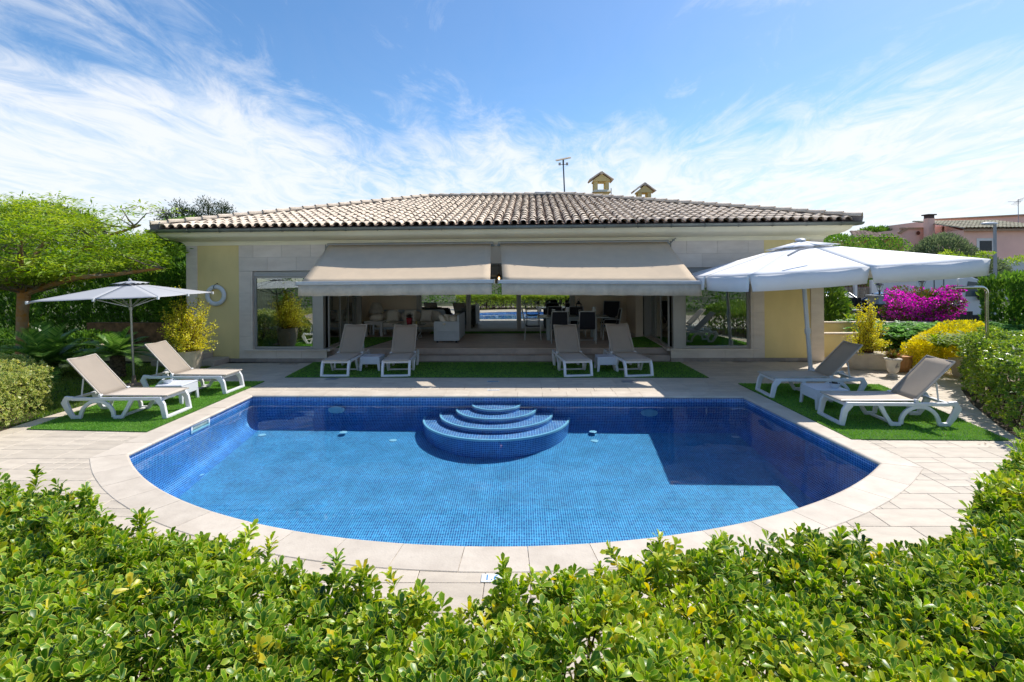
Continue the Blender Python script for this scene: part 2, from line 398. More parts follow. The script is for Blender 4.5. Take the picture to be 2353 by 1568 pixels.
# clockwise outline seen from above: far left -> far right -> right corner -> arc -> left corner
OUT = dense(FL, FR, 20)+dense(FR, PR, 8)
NARC = 40
OUT += [(ccx+crr*cos(a0+(a1-a0)*i/NARC), ccy+crr*sin(a0+(a1-a0)*i/NARC)) for i in range(NARC)]
OUT += dense(PL, FL, 8)
def offset(poly, d):
    """positive d = outwards for a clockwise outline"""
    n = len(poly); r = []
    for i in range(n):
        p0 = Vector(poly[i-1]); p = Vector(poly[i]); p1 = Vector(poly[(i+1) % n])
        e0 = (p-p0).normalized(); e1 = (p1-p).normalized()
        n0 = Vector((-e0.y, e0.x)); n1 = Vector((-e1.y, e1.x)); m = (n0+n1); m.normalize()
        k = 1/max(.45, m.dot(n0)); r.append((p.x+m.x*d*k, p.y+m.y*d*k))
    return r
def inside(x, y, poly):
    c = False; n = len(poly); j = n-1
    for i in range(n):
        xi, yi = poly[i]; xj, yj = poly[j]
        if (yi > y) != (yj > y) and x < (xj-xi)*(y-yi)/(yj-yi)+xi: c = not c
        j = i
    return c
def ring_sheet(name, outer, hole, z, m, kind=None, parent=None):
    import bmesh
    bm = bmesh.new(); es = []
    for lp in (outer, hole):
        vs = [bm.verts.new((p[0], p[1], z)) for p in lp]
        es += [bm.edges.new((vs[i], vs[(i+1) % len(vs)])) for i in range(len(vs))]
    bmesh.ops.triangle_fill(bm, edges=es, use_beauty=True)
    bmesh.ops.recalc_face_normals(bm, faces=bm.faces)
    if bm.faces and sum(f.normal.z for f in bm.faces) < 0: bmesh.ops.reverse_faces(bm, faces=bm.faces)
    me = bpy.data.meshes.new(name); bm.to_mesh(me); bm.free(); me.materials.append(m)
    o = bpy.data.objects.new(name, me); link(o, parent)
    if kind: o['kind'] = kind
    return o

M_soil = mat('dry_earth', (.09, .065, .04), .95, .3, 3, .5, 40)
M_far = mat('scrub_ground', (.10, .11, .05), .95, .4, .3, 0)
rect_hole = offset(OUT, .20)
ring_sheet('ground', [(-400, -120), (400, -120), (400, 500), (-400, 500)], offset(OUT, .26), -.05, M_far, 'structure')
M_pav = mat('sandstone_paver', (.62, .54, .43), .62, .07, 2.2, .25, 45, rnd=.10, objrnd=.0, spec=.3, streak=(1, 3.5, 1), col2=(.50, .43, .345), dirt=.10)
M_grout = mat('grout_joint', (.42, .35, .27), .9, .15, 20)
deck_poly = [(-8.5, -1.0), (11.5, -1.0), (11.5, 16.0), (-8.5, 14.5), (-8.5, 8.2)]
deck = ring_sheet('paved_deck', deck_poly, offset(OUT, .15), -.014, M_grout, 'structure')

def make_pavers():
    U = .186; nx = int((11.0+8.5)/U); ny = int((15.3-1.9)/U); occ = np.zeros((nx, ny), bool)
    cop = offset(OUT, .06); r = random.Random(5); tiles = []
    for j in range(ny):
        for i in range(nx):
            if occ[i, j]: continue
            opts = [(3, 2)]*6+[(2, 2)]*2+[(2, 1)]*4+[(3, 1)]*2+[(4, 2)]*2
            r.shuffle(opts)
            for w, h in opts+[(1, 1)]:
                if i+w <= nx and j+h <= ny and not occ[i:i+w, j:j+h].any(): break
            occ[i:i+w, j:j+h] = True
            x0 = -8.5+i*U; y0 = 1.9+j*U; x1 = x0+w*U; y1 = y0+h*U; cx = (x0+x1)/2; cyy = (y0+y1)/2
            if cyy > 14.35 and cx < 8.4: continue
            cs = [inside(a, b, cop) for a, b in ((x0, y0), (x1, y0), (x0, y1), (x1, y1), (cx, cyy))]
            if all(cs): continue
            if any(cs):
                for p in range(w):
                    for q in range(h):
                        a = x0+p*U; b = y0+q*U
                        if not any(inside(u, v, cop) for u, v in ((a, b), (a+U, b), (a, b+U), (a+U, b+U))): tiles.append((a, a+U, b, b+U, a+U/2, b+U/2))
                continue
            tiles.append((x0, x1, y0, y1, cx, cyy))
    tiles.sort(key=lambda t: (t[4]**2+t[5]**2) if abs(t[4]) < t[5]*1.02 and t[5] > 3.9 else 1e6+t[5])
    cache = {}
    def tb(x0, x1, y0, y1, dz=0.):
        g = .0022; e = .004
        a, b, c, d = x0+g, x1-g, y0+g, y1-g
        V = [(a, c, -.03), (b, c, -.03), (b, d, -.03), (a, d, -.03), (a, c, -e), (b, c, -e), (b, d, -e), (a, d, -e), (a+e, c+e, dz), (b-e, c+e, dz), (b-e, d-e, dz), (a+e, d-e, dz)]
        Fc = [(0, 1, 5, 4), (1, 2, 6, 5), (2, 3, 7, 6), (3, 0, 4, 7), (4, 5, 9, 8), (5, 6, 10, 9), (6, 7, 11, 10), (7, 4, 8, 11), (8, 9, 10, 11)]
        return V, Fc
    for k, (x0, x1, y0, y1, cx, cyy) in enumerate(tiles[:300]):
        key = (round(x1-x0, 2), round(y1-y0, 2), k % 7)
        if key not in cache:
            V, Fc = tb(-(x1-x0)/2, (x1-x0)/2, -(y1-y0)/2, (y1-y0)/2)
            me = bpy.data.meshes.new('paver'); me.from_pydata(V, [], Fc); me.materials.append(M_pav); add_attr(me, 'rnd', [r.random()]*len(V)); cache[key] = me
        o = bpy.data.objects.new('paver', cache[key]); link(o, deck); o.location = (cx, cyy, r.uniform(-.0012, 0)); 
    mb = MB(); rn = []
    for (x0, x1, y0, y1, cx, cyy) in tiles[300:]:
        V, Fc = tb(x0, x1, y0, y1, r.uniform(-.001, 0)); mb.add(V, Fc); rn += [r.random()]*len(V)
    o = mb.build('pavers', M_pav, deck, kind='stuff'); add_attr(o.data, 'rnd', rn)
make_pavers()

# lawn left of the deck, with a mowed uneven surface and blades
M_lawn = mat('lawn_soil', (.045, .075, .018), .95, .4, 9, .8, 50)
lawn = MB()
NX, NY = 40, 36
lx0, lx1, ly0, ly1 = -17.5, -8.52, 4.5, 14.6
vs = [(lx0+(lx1-lx0)*i/NX, ly0+(ly1-ly0)*j/NY, -.012+.012*sin(i*1.7+j*.9)) for j in range(NY+1) for i in range(NX+1)]
lawn.add(vs, [(j*(NX+1)+i, j*(NX+1)+i+1, (j+1)*(NX+1)+i+1, (j+1)*(NX+1)+i) for j in range(NY) for i in range(NX)])
lawn.build('lawn', M_lawn, kind='structure', smooth=True)
M_blade = leafmat('grass_blade', [(.05, .11, .012), (.10, .20, .02), (.20, .28, .04), (.26, .27, .07)], rough=.5, trans=.35)
def grass_patch(name, n, xs, ys, z, h, w, m, parent=None, keep=None, lean=.5):
    x = RS.uniform(xs[0], xs[1], n); y = RS.uniform(ys[0], ys[1], n)
    if keep is not None:
        k = np.array([keep(a, b) for a, b in zip(x, y)]); x = x[k]; y = y[k]; n = len(x)
    D = np.stack([RS.normal(0, lean, n), RS.normal(0, lean, n), np.ones(n)], 1); U = rdir(n); U[:, 2] *= .1
    tri = (np.array([(-.5, 0, 0), (.5, 0, 0), (0, 1, -.1)]), [], [(0, 1, 2)], np.array([0, 0, 1]))
    P = np.stack([x, y, np.full(n, z)], 1); rn = np.clip(.5+.28*vnoise(P, 2.2, 9)+.15*vnoise(P, 9, 3)+RS.normal(0, .16, n), 0, 1)
    return leaves(name, tri, P, D, U, h*RS.uniform(.6, 1.3, n), m, parent, rn, wid=w)
tag(grass_patch('grass', 42000, (-12.5, -8.5), (6.5, 14.4), -.01, .055, .016, M_blade), 'short green lawn grass beside the left of the deck', 'grass', kind='stuff')

# =================================================================== POOL
c_blue1 = (.004, .05, .26); c_blue2 = (.03, .27, .50); c_gr = (.56, .82, .88)
M_mos = mosaicmat('blue_glass_mosaic', c_blue1, c_blue2, c_gr)
M_mosw = mosaicmat('shade_tinted_mosaic', (.005, .045, .33), (.02, .17, .55), (.48, .70, .90), mortar=.0032)  # same mosaic as the floor, wall shade painted in as deeper blue
M_mosl = mosaicmat('lilac_step_mosaic', (.05, .10, .40), (.42, .24, .42), (.85, .92, .95), size=.05, mortar=.0042)
M_white = mat('white_plastic', (.80, .81, .82), .35, .03, 8, .0)
pool = thing('swimming_pool', 'large blue mosaic swimming pool with rounded front and pale stone coping', 'swimming pool', (0, 0, 0))
def zfloor(y): t = min(1, max(0, (10.45-y)/5.6)); return -.60-.62*t
def uvmesh(name, V, Fc, UV, m, parent, smooth=False, kind=None):
    me = bpy.data.meshes.new(name); me.from_pydata(V, [], Fc); me.materials.append(m)
    uvl = me.uv_layers.new(name='UVMap'); i = 0
    for f, uvs in zip(Fc, UV):
        for q in uvs: uvl.data[i].uv = q; i += 1
    if smooth: me.polygons.foreach_set('use_smooth', [True]*len(me.polygons))
    o = bpy.data.objects.new(name, me); link(o, parent)
    if kind: o['kind'] = kind
    return o
def basin():
    prof = [(0, 0, 0)]                      # inward offset, height above floor at foot, arc length
    R = .30; segs = 7
    loops = [OUT]; zs = [[-.028]*len(OUT)]; arc = [[0.0]*len(OUT)]
    offs = [(0., R)]+[(R*(1-cos(pi/2*k/segs)), R*(1-sin(pi/2*k/segs))) for k in range(1, segs+1)]
    for d, h in offs:
        lp = offset(OUT, -d) if d else OUT
        zz = [max(-2, zfloor(p[1])+h) for p in lp]
        prevl, prevz, preva = loops[-1], zs[-1], arc[-1]
        arc.append([preva[i]+sqrt((lp[i][0]-prevl[i][0])**2+(lp[i][1]-prevl[i][1])**2+(zz[i]-prevz[i])**2) for i in range(len(lp))])
        loops.append(lp); zs.append(zz)
    n = len(OUT); cum = [0.]
    for i in range(n): a = Vector(OUT[i]); b = Vector(OUT[(i+1) % n]); cum.append(cum[-1]+(b-a).length)
    V = [(p[0], p[1], z) for lp, zz in zip(loops, zs) for p, z in zip(lp, zz)]
    Fc = []; UV = []; k = len(loops)
    for l in range(k-1):
        for i in range(n):
            j = (i+1) % n
            Fc.append((l*n+i, l*n+j, (l+1)*n+j, (l+1)*n+i)); UV.append([(cum[i], arc[l][i]), (cum[i+1], arc[l][j]), (cum[i+1], arc[l+1][j]), (cum[i], arc[l+1][i])])
    nw = (k-1)
    uvmesh('basin_wall', V, Fc, UV, M_mosw, pool, True)
    inner = loops[-1]
    ring = [(p[0], p[1], z) for p, z in zip(inner, zs[-1])]
    Fc = [tuple(reversed(range(n)))]
    V = ring; 
    # strips in y so that the slope is even
    import bmesh
    bm = bmesh.new(); vv = [bm.verts.new(v) for v in V]; bm.faces.new(vv); bmesh.ops.triangulate(bm, faces=bm.faces)
    bmesh.ops.recalc_face_normals(bm, faces=bm.faces)
    if sum(f.normal.z for f in bm.faces) < 0: bmesh.ops.reverse_faces(bm, faces=bm.faces)
    uvl = bm.loops.layers.uv.new('UVMap')
    for f in bm.faces:
        for lp in f.loops: lp[uvl].uv = (lp.vert.co.x, lp.vert.co.y*1.005)
    me = bpy.data.meshes.new('basin_floor'); bm.to_mesh(me); bm.free(); me.materials.append(M_mos)
    link(bpy.data.objects.new('basin_floor', me), pool)
basin()
def steps():
    cxs = (-.52); yb = 10.46
    specs = [(.50, -.165, M_mosl), (.82, -.25, M_mosl), (1.15, -.34, M_mosl), (1.48, -.43, M_mosl)]
    M_nose = mat('pale_step_nosing', (.72, .80, .84), .4, .03, 8)
    for r, z, mt in reversed(specs):
        n = 28; V = [(cxs, yb, z)]; Fc = []; UV = []
        pts = [(cxs+r*cos(pi+pi*k/n), yb+r*sin(pi+pi*k/n)*1.0) for k in range(n+1)]
        V += [(p[0], p[1], z) for p in pts]+[(p[0], p[1], -1.1) for p in pts]
        for k in range(n):
            Fc.append((0, 1+k, 2+k)); UV.append([(cxs, yb), pts[k], pts[k+1]])
        so_ = uvmesh('step', V[:n+2], Fc, UV, mt, pool)
        Fc = []; UV = []
        W_ = [(p[0], p[1], z) for p in pts]+[(p[0], p[1], -1.1) for p in pts]
        for k in range(n):
            Fc.append((k, n+1+k, n+2+k, k+1)); u0 = r*pi*k/n; u1 = r*pi*(k+1)/n; UV.append([(u0, z), (u0, -1.1), (u1, -1.1), (u1, z)])
        uvmesh('riser', W_, Fc, UV, M_mosw, so_, True)
        mb = MB(); q0 = [(cxs+(r+.006)*cos(pi+pi*k/n), yb+(r+.006)*sin(pi+pi*k/n)) for k in range(n+1)]; q1 = [(cxs+(r-.036)*cos(pi+pi*k/n), yb+(r-.036)*sin(pi+pi*k/n)) for k in range(n+1)]
        m_ = n+1
        V = [(p[0], p[1], z+.006) for p in q0]+[(p[0], p[1], z+.006) for p in q1]+[(p[0], p[1], z-.03) for p in q0]
        mb.add(V, [(k, k+1, m_+k+1, m_+k) for k in range(n)]+[(k, 2*m_+k, 2*m_+k+1, k+1) for k in range(n)])
        mb.build('nosing', M_nose, so_, smooth=True)
steps()
def pool_bits():
    M_l = mat('light_lens', (.25, .55, .70), .2, .05, 4)
    for px, py in ((772, 943), (1490, 947)):
        p = W(px, py, 10.42)
        mb = MB(); mb.lathe([(.0, 0), (.14, 0), (.15, -.01), (.15, -.03)], 20); M = Matrix.Diagonal((1, 1, .42, 1)) @ Matrix.Rotation(radians(90), 4, 'X'); mb.xf(M)
        o = mb.build('pool_light', M_l, pool, smooth=False); o.location = (p.x, 10.44 if p.x < 0 else 10.34, p.z)
        mb = MB(); mb.lathe([(.145, .002), (.17, .006), (.175, -.02)], 20); mb.xf(M); r = mb.build('rim', M_white, o); 
    for px, py in ((603, 999), (903, 1012), (1366, 1013), (460, 1090), (1690, 1004), (1850, 1118), (852, 937), (1345, 954)):
        z = -.8
        for _ in range(6): p = G(px, py, z); z = zfloor(p.y)
        mb = MB(); mb.lathe([(.0, .006), (.065, .006), (.075, .001)], 14); mb.build('floor_inlet', M_white, pool, loc=(p.x, min(p.y, 10.0), z))
    # skimmer mouth in the left wall
    p = G(468, 974, -.07); t = (p.y-PL[1])/(FL[1]-PL[1]); x = PL[0]+(FL[0]-PL[0])*t
    mb = MB(); 
    for (y0, y1, z0, z1) in ((-.26, .26, -.035, -.005), (-.26, .26, -.145, -.115), (-.26, -.22, -.115, -.035), (.22, .26, -.115, -.035)): mb.box(0, .02, y0, y1, z0-.02, z1-.02)
    o = mb.build('skimmer', M_white, pool, loc=(x, p.y, -.005), bevel=.004)
    MB().box(.002, .006, -.22, .22, -.135, -.055).build('opening', mat('skimmer_flap', (.35, .45, .42), .4), o)
pool_bits()
M_cop = mat('coping_limestone', (.66, .58, .475), .5, .06, 2.5, .2, 50, rnd=.07, spec=.35, col2=(.54, .465, .375), dirt=.08)
def coping():
    inn = offset(OUT, -.03); outr = offset(OUT, .39); n = len(OUT)
    # joints measured along the outline
    runs = [(0, 20, 20), (20, 28, 7), (28, 28+NARC, 20), (28+NARC, n, 7)]
    r = random.Random(3)
    for a, b, cnt in runs:
        ip = inn[a:b]+[inn[b % n]]; op = outr[a:b]+[outr[b % n]]
        m = len(ip)-1
        def at(pp, t): t = min(max(t, 0), m-1e-6); i = int(t); f = t-i; return (pp[i][0]*(1-f)+pp[i+1][0]*f, pp[i][1]*(1-f)+pp[i+1][1]*f)
        for k in range(cnt):
            t0 = m*k/cnt; t1 = m*(k+1)/cnt; g = .0025*m/ max(.1, (Vector(ip[0])-Vector(ip[-1])).length)
            t0 += g; t1 -= g; s = 3
            I = [at(ip, t0+(t1-t0)*q/s) for q in range(s+1)]; O = [at(op, t0+(t1-t0)*q/s) for q in range(s+1)]
            # rounded nose towards the water: loops across the stone
            V = []; dz = r.uniform(-.0008, .0008)
            cs = [(0.0, -.034), (-.004, -.014), (.008, -.001), (.03, .006+dz), (.985, .006+dz), (1.0, .001), (1.0, -.02)]
            for q in range(s+1):
                for (f, z) in cs:
                    ff = f if f in (0., 1., .985) else f/.42
                    V.append((I[q][0]+(O[q][0]-I[q][0])*ff, I[q][1]+(O[q][1]-I[q][1])*ff, z))
            c = len(cs); Fc = [(q*c+e, q*c+e+1, (q+1)*c+e+1, (q+1)*c+e) for q in range(s) for e in range(c-1)]
            Fc += [tuple(range(c)), tuple(reversed(range(s*c, s*c+c)))]
            me = bpy.data.meshes.new('coping_stone'); me.from_pydata(V, [], Fc); me.materials.append(M_cop); add_attr(me, 'rnd', [r.random()]*len(V))
            link(bpy.data.objects.new('coping_stone', me), pool)
coping()
WL = -.115
mb = MB(); mb.v = [(p[0], p[1], WL) for p in OUT]; mb.f = [tuple(reversed(range(len(OUT))))]
wat = mb.build('water', watermat(), kind='structure')

# depth marker tiles and drains set in the deck
M_tilew = mat('white_ceramic', (.78, .80, .82), .25, .02, 5); M_ink = mat('blue_ink', (.03, .22, .50), .4, .02, 5); M_grey = mat('grey_ink', (.25, .27, .3), .5)
p = G(1130, 1330)
t = thing('depth_marker', 'white square tile with blue depth figure 1.6 in front of the pool', 'depth marker', (p.x, p.y, .004))
MB().box(-.085, .085, -.055, .055, -.005, .004).build('tile', M_tilew, t, bevel=.002)
text_obj('figure', '1.6', .105, M_ink, (0, 0, .0045), (0, 0, 0), t)
p = G(1134, 897)
t = thing('depth_marker', 'small white tile with a row of dots between the pool and middle turf', 'depth marker', (p.x, p.y, .002))
MB().box(-.13, .13, -.035, .035, -.005, .004).build('tile', M_tilew, t)
mb = MB()
for i in range(5): mb.box(-.09+i*.042, -.075+i*.042, -.008, .008, .004, .0055)
mb.build('dots', M_grey, t)
p = G(1133, 877)
t = thing('depth_marker', 'pale blue rimmed grey plate in the shaded paving by the middle turf', 'depth marker', (p.x, p.y, .002))
MB().box(-.14, .14, -.05, .05, -.005, .004).build('rim', mat('pale_blue_tile', (.35, .50, .62), .3), t); MB().box(-.115, .115, -.03, .03, .004, .0055).build('plate', mat('slate_blue', (.12, .22, .32), .5), t)
for (px, py, lab) in ((763, 871, 'grey square floor drain in front of the left end of middle turf'), (1444, 877, 'grey square floor drain in front of the right end of middle turf')):
    p = G(px, py); t = thing('floor_drain', lab, 'drain', (p.x, p.y, .002), group='floor drains in the shaded paving')
    MB().box(-.15, .15, -.11, .11, -.005, .003).build('frame', mat('galvanised', (.35, .36, .37), .4, metal=.6), t)
    mb = MB()
    for i in range(6): mb.box(-.12, .12, -.085+i*.032, -.07+i*.032, .003, .0045)
    mb.build('grating', M_grey, t)

# =================================================================== TURF MATS
M_tb = mat('turf_backing', (.06, .17, .025), .95, .25, 14, .6, 200)
M_tblade = leafmat('turf_pile', [(.05, .17, .015), (.10, .29, .03), (.17, .38, .05), (.24, .40, .09)], rough=.6, trans=.25, spec=.2)
def turf(label, quad, n):
    cx = sum(q[0] for q in quad)/4; cyy = sum(q[1] for q in quad)/4
    t = thing('artificial_turf_mat', label, 'artificial grass', (cx, cyy, 0))
    q = [(a-cx, b-cyy) for a, b in quad]
    MB().prism(q, .001, .014).build('base', M_tb, t)
    xs = [a for a, b in q]; ys = [b for a, b in q]
    qq = q if sum((q[i][0]*q[(i+1) % 4][1]-q[(i+1) % 4][0]*q[i][1]) for i in range(4)) > 0 else q[::-1]
    grass_patch('pile', n, (min(xs), max(xs)), (min(ys), max(ys)), .012, .026, .010, M_tblade, t, keep=lambda a, b: inside(a, b, qq), lean=.6)
turf('long dark green turf mat in the awning shade under four loungers', [(-5.76, 12.36), (4.40, 12.12), (4.36, 14.20), (-5.9, 14.43)], 42000)
turf('bright green turf mat left of the pool under two loungers', [(-8.1, 8.23), (-6.0, 8.08), (-6.02, 11.88), (-8.45, 11.83)], 60000)
turf('green turf mat right of the pool partly in parasol shade', [(4.86, 7.64), (7.1, 7.58), (7.8, 11.3), (4.80, 11.45)], 60000)

# =================================================================== HOUSE (local frame: facade on y = 0, looking to -y)
house = thing('house', 'single storey cream villa with tiled hip roof and open terrace behind the pool', 'house', (HO[0], HO[1], 0), HA)
M_yel = mat('yellow_render', (.76, .61, .28), .85, .06, 1.2, .5, 70, streak=(1, 1, .45))
M_cream = mat('cream_render', (.84, .79, .60), .8, .04, 1.5, .15, 60)
M_stone = mat('travertine', (.70, .62, .53), .55, .07, 1.6, .12, 30, streak=(1, 1, 3.2), col2=(.60, .52, .44), objrnd=.08)
M_stonej = mat('stone_joint', (.36, .31, .26), .8, .05, 4)
M_beige = mat('terrace_wall', (.82, .70, .55), .8, .05, 1.5, .2, 60)
M_alu = mat('grey_aluminium', (.38, .37, .34), .45, .03, 5, spec=.5, metal=.2)
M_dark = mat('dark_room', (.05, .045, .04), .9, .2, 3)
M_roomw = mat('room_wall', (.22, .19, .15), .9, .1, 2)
M_glass = glassmat('window_glass', (.66, .74, .70), .24)
M_glassb = glassmat('mirror_glass', (.35, .40, .38), .62)
M_ceil = mat('white_ceiling', (.84, .82, .76), .8, .03, 3)
M_gut = mat('gutter_zinc', (.20, .22, .20), .4, .12, 3, .1, 40, metal=.5)
M_plinth = mat('plinth_tile', (.34, .29, .25), .6, .12, 3, .3, 40, objrnd=.15)
M_floor = mat('terrace_floor_tile', (.60, .48, .39), .5, .1, 2.5, .2, 40, streak=(1, 4, 1), objrnd=.10)
FZ = .33
XL, XR = -9.65, 8.30
def hb(name, m, *a, parent=house, bevel=0., kind=None):
    mb = MB()
    for b in a: mb.box(*b)
    return mb.build(name, m, parent, bevel=bevel, kind=kind)
TW = .25
hb('wall', M_yel, (-9.36, -8.13, 0, TW, .10, 3.44)); hb('wall', M_yel, (6.73, 7.98, 0, TW, .10, 3.44))
hb('wall', M_yel, (XL+.02, XL+.02+TW, TW, 12, 0, 3.44)); hb('wall', M_yel, (XR-.02-TW, XR-.02, TW, 12, 0, 3.44))
hb('wall', M_yel, (XL+.3, XR-.3, 11.75, 12.0, 0, 3.44))
hb('corner_pilaster', M_stone, (XL-.03, -9.36, -.03, .5, 0, 3.44), bevel=.004); hb('corner_pilaster', M_stone, (7.98, XR+.03, -.03, .5, 0, 3.44), bevel=.004)
# stone backing of the two cladded bays and the lintel
ZT = 2.60
hb('wall_core', M_stonej, (-8.13, -7.78, .012, TW, .10, 3.44), (-7.78, -5.57, .012, TW, ZT+.012, 3.44), (-7.78, -5.57, .012, TW, .10, .345), (6.40, 6.73, .012, TW, .10, 3.44), (4.16, 6.40, .012, TW, ZT+.012, 3.44), (4.16, 6.40, .012, TW, .10, .345))
hb('lintel', M_beige, (-5.57, 4.16, .0, .30, 2.78, 3.44))
def panels(x0, x1, z0, z1, nx, nz, off=.5, y0=-.016):
    w = (x1-x0)/nx; h = (z1-z0)/nz; g = .0025
    for j in range(nz):
        xs = [x0+w*i for i in range(nx+1)]
        if j % 2: xs = [x0]+[x0+w*(i+off) for i in range(nx)]+[x1]
        for a, b in zip(xs[:-1], xs[1:]):
            if b-a < .05: continue
            MB().box(a+g, b-g, y0+random.uniform(-.001, .001), .012, z0+h*j+g, z0+h*(j+1)-g).build('stone_panel', M_stone, house)
panels(-8.13, -5.60, 2.615, 3.40, 3, 2); panels(4.19, 6.73, 2.615, 3.40, 3, 2)
panels(-8.13, -7.79, .10, 2.61, 1, 4, 1); panels(6.42, 6.73, .10, 2.61, 1, 4, 1)
panels(-7.79, -5.57, .10, .315, 3, 1); panels(4.16, 6.42, .10, .315, 3, 1)
hb('window_reveal', M_stone, (-7.79, -7.74, -.012, .22, .36, 2.61)); hb('window_reveal', M_stone, (6.36, 6.42, -.012, .22, .36, 2.61))
hb('window_sill', M_stone, (-7.95, -5.56, -.07, .24, .318, .360), bevel=.005); hb('window_sill', M_stone, (4.15, 6.56, -.07, .24, .318, .360), bevel=.005)
# plinth tiles
for x0, x1 in ((-9.36, -5.57), (4.16, 7.98)):
    n = int((x1-x0)/.33); w = (x1-x0)/n
    for i in range(n): MB().box(x0+w*i+.002, x0+w*(i+1)-.002, -.022, .01, 0.0, .098).build('plinth_tile', M_plinth, house)
# cornice profile around the walls: (outset, z)
def ringprof(name, prof, m, closed=False, smooth=True):
    V = []; Fc = []; k = len(prof)
    for o, z in prof: V += [(XL-o, -o, z), (XR+o, -o, z), (XR+o, 12+o, z), (XL-o, 12+o, z)]
    for i in range(k-1):
        for j in range(4): Fc.append((i*4+j, i*4+(j+1) % 4, (i+1)*4+(j+1) % 4, (i+1)*4+j))
    mb = MB(); mb.add(V, Fc); return mb.build(name, m, house, smooth=smooth)
ringprof('cornice', [(.0, 3.36), (.045, 3.36), (.045, 3.40), (.075, 3.40), (.075, 3.43), (.11, 3.44), (.11, 3.465), (.17, 3.475), (.28, 3.50), (.40, 3.55), (.49, 3.62), (.53, 3.70), (.56, 3.70), (.56, 3.735), (.0, 3.735)], M_cream)
# gutter: half round channel
g = [(.56, 3.775)]+[(.640-.070*cos(a), 3.765-.070*sin(a)) for a in [pi*k/8 for k in range(9)]]+[(.714, 3.778), (.70, 3.765)]
ringprof('gutter', g, M_gut)
for i in range(22):
    x = XL-.4+i*.88
    mb = MB(); mb.sweep([(x, -.57, 3.78), (x, -.572, 3.70), (x, -.66, 3.683), (x, -.745, 3.72), (x, -.75, 3.785)], .006, .018, side=(1, 0, 0)); mb.build('gutter_bracket', M_gut, house)
mb = MB(); mb.tube([(XL-.62, -.35, 3.70), (XL-.60, -.2, 3.56), (XL-.3, .08, 3.50), (XL-.08, .25, 3.46), (XL-.08, .25, .1)], .04, 8); mb.build('downpipe', M_gut, house, smooth=True)

# ---- roof
roof = thing('roof', None, None); roof.parent = house
del_ = [roof.pop(k) for k in ('label', 'category') if k in roof]
EZ = 3.79; E0 = -.62; RY = 6.0; RXL, RXR, RZ_ = -3.8, 1.72, 5.50
EXL, EXR = XL-.63, XR+.70
M_rb = mat('roof_bed', (.14, .10, .08), .95, .3, 4)
mb = MB(); V = [(EXL, E0, EZ), (EXR, E0, EZ), (EXR, 12.62, EZ), (EXL, 12.62, EZ), (RXL, RY, RZ_), (RXR, RY, RZ_)]
mb.add(V, [(0, 1, 5, 4), (1, 2, 5), (2, 3, 4, 5), (3, 0, 4), (3, 2, 1, 0)]); mb.build('roof_deck', M_rb, roof)
SL = atan2(RZ_-EZ, RY-E0)
M_tile = mat('old_clay_tile', (.80, .67, .52), .85, .12, 5, .5, 60, rnd=.18, dirt=.55, objrnd=.15, col2=(.66, .54, .41))
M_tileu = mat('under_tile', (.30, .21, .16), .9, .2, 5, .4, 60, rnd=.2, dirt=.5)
TWD, TEX = .245, .405
def tile_geo(L=.46, r0=.100, r1=.083, th=.013, n=7, up=True):
    V = []; 
    for (y, r) in ((0, r0), (L, r1)):
        for rr in (r, r-th):
            for k in range(n): a = pi*k/(n-1); V.append((-rr*cos(a), y, rr*sin(a)*.92 if up else -rr*sin(a)*.6))
    Fc = []
    for k in range(n-1):
        Fc.append((k, k+1, 2*n+k+1, 2*n+k)); Fc.append((n+k+1, n+k, 3*n+k, 3*n+k+1)); Fc.append((k+1, k, n+k, n+k+1))
    Fc += [(0, 2*n, 3*n, n), (n-1, 2*n-1, 4*n-1, 3*n-1)]
    return V, Fc
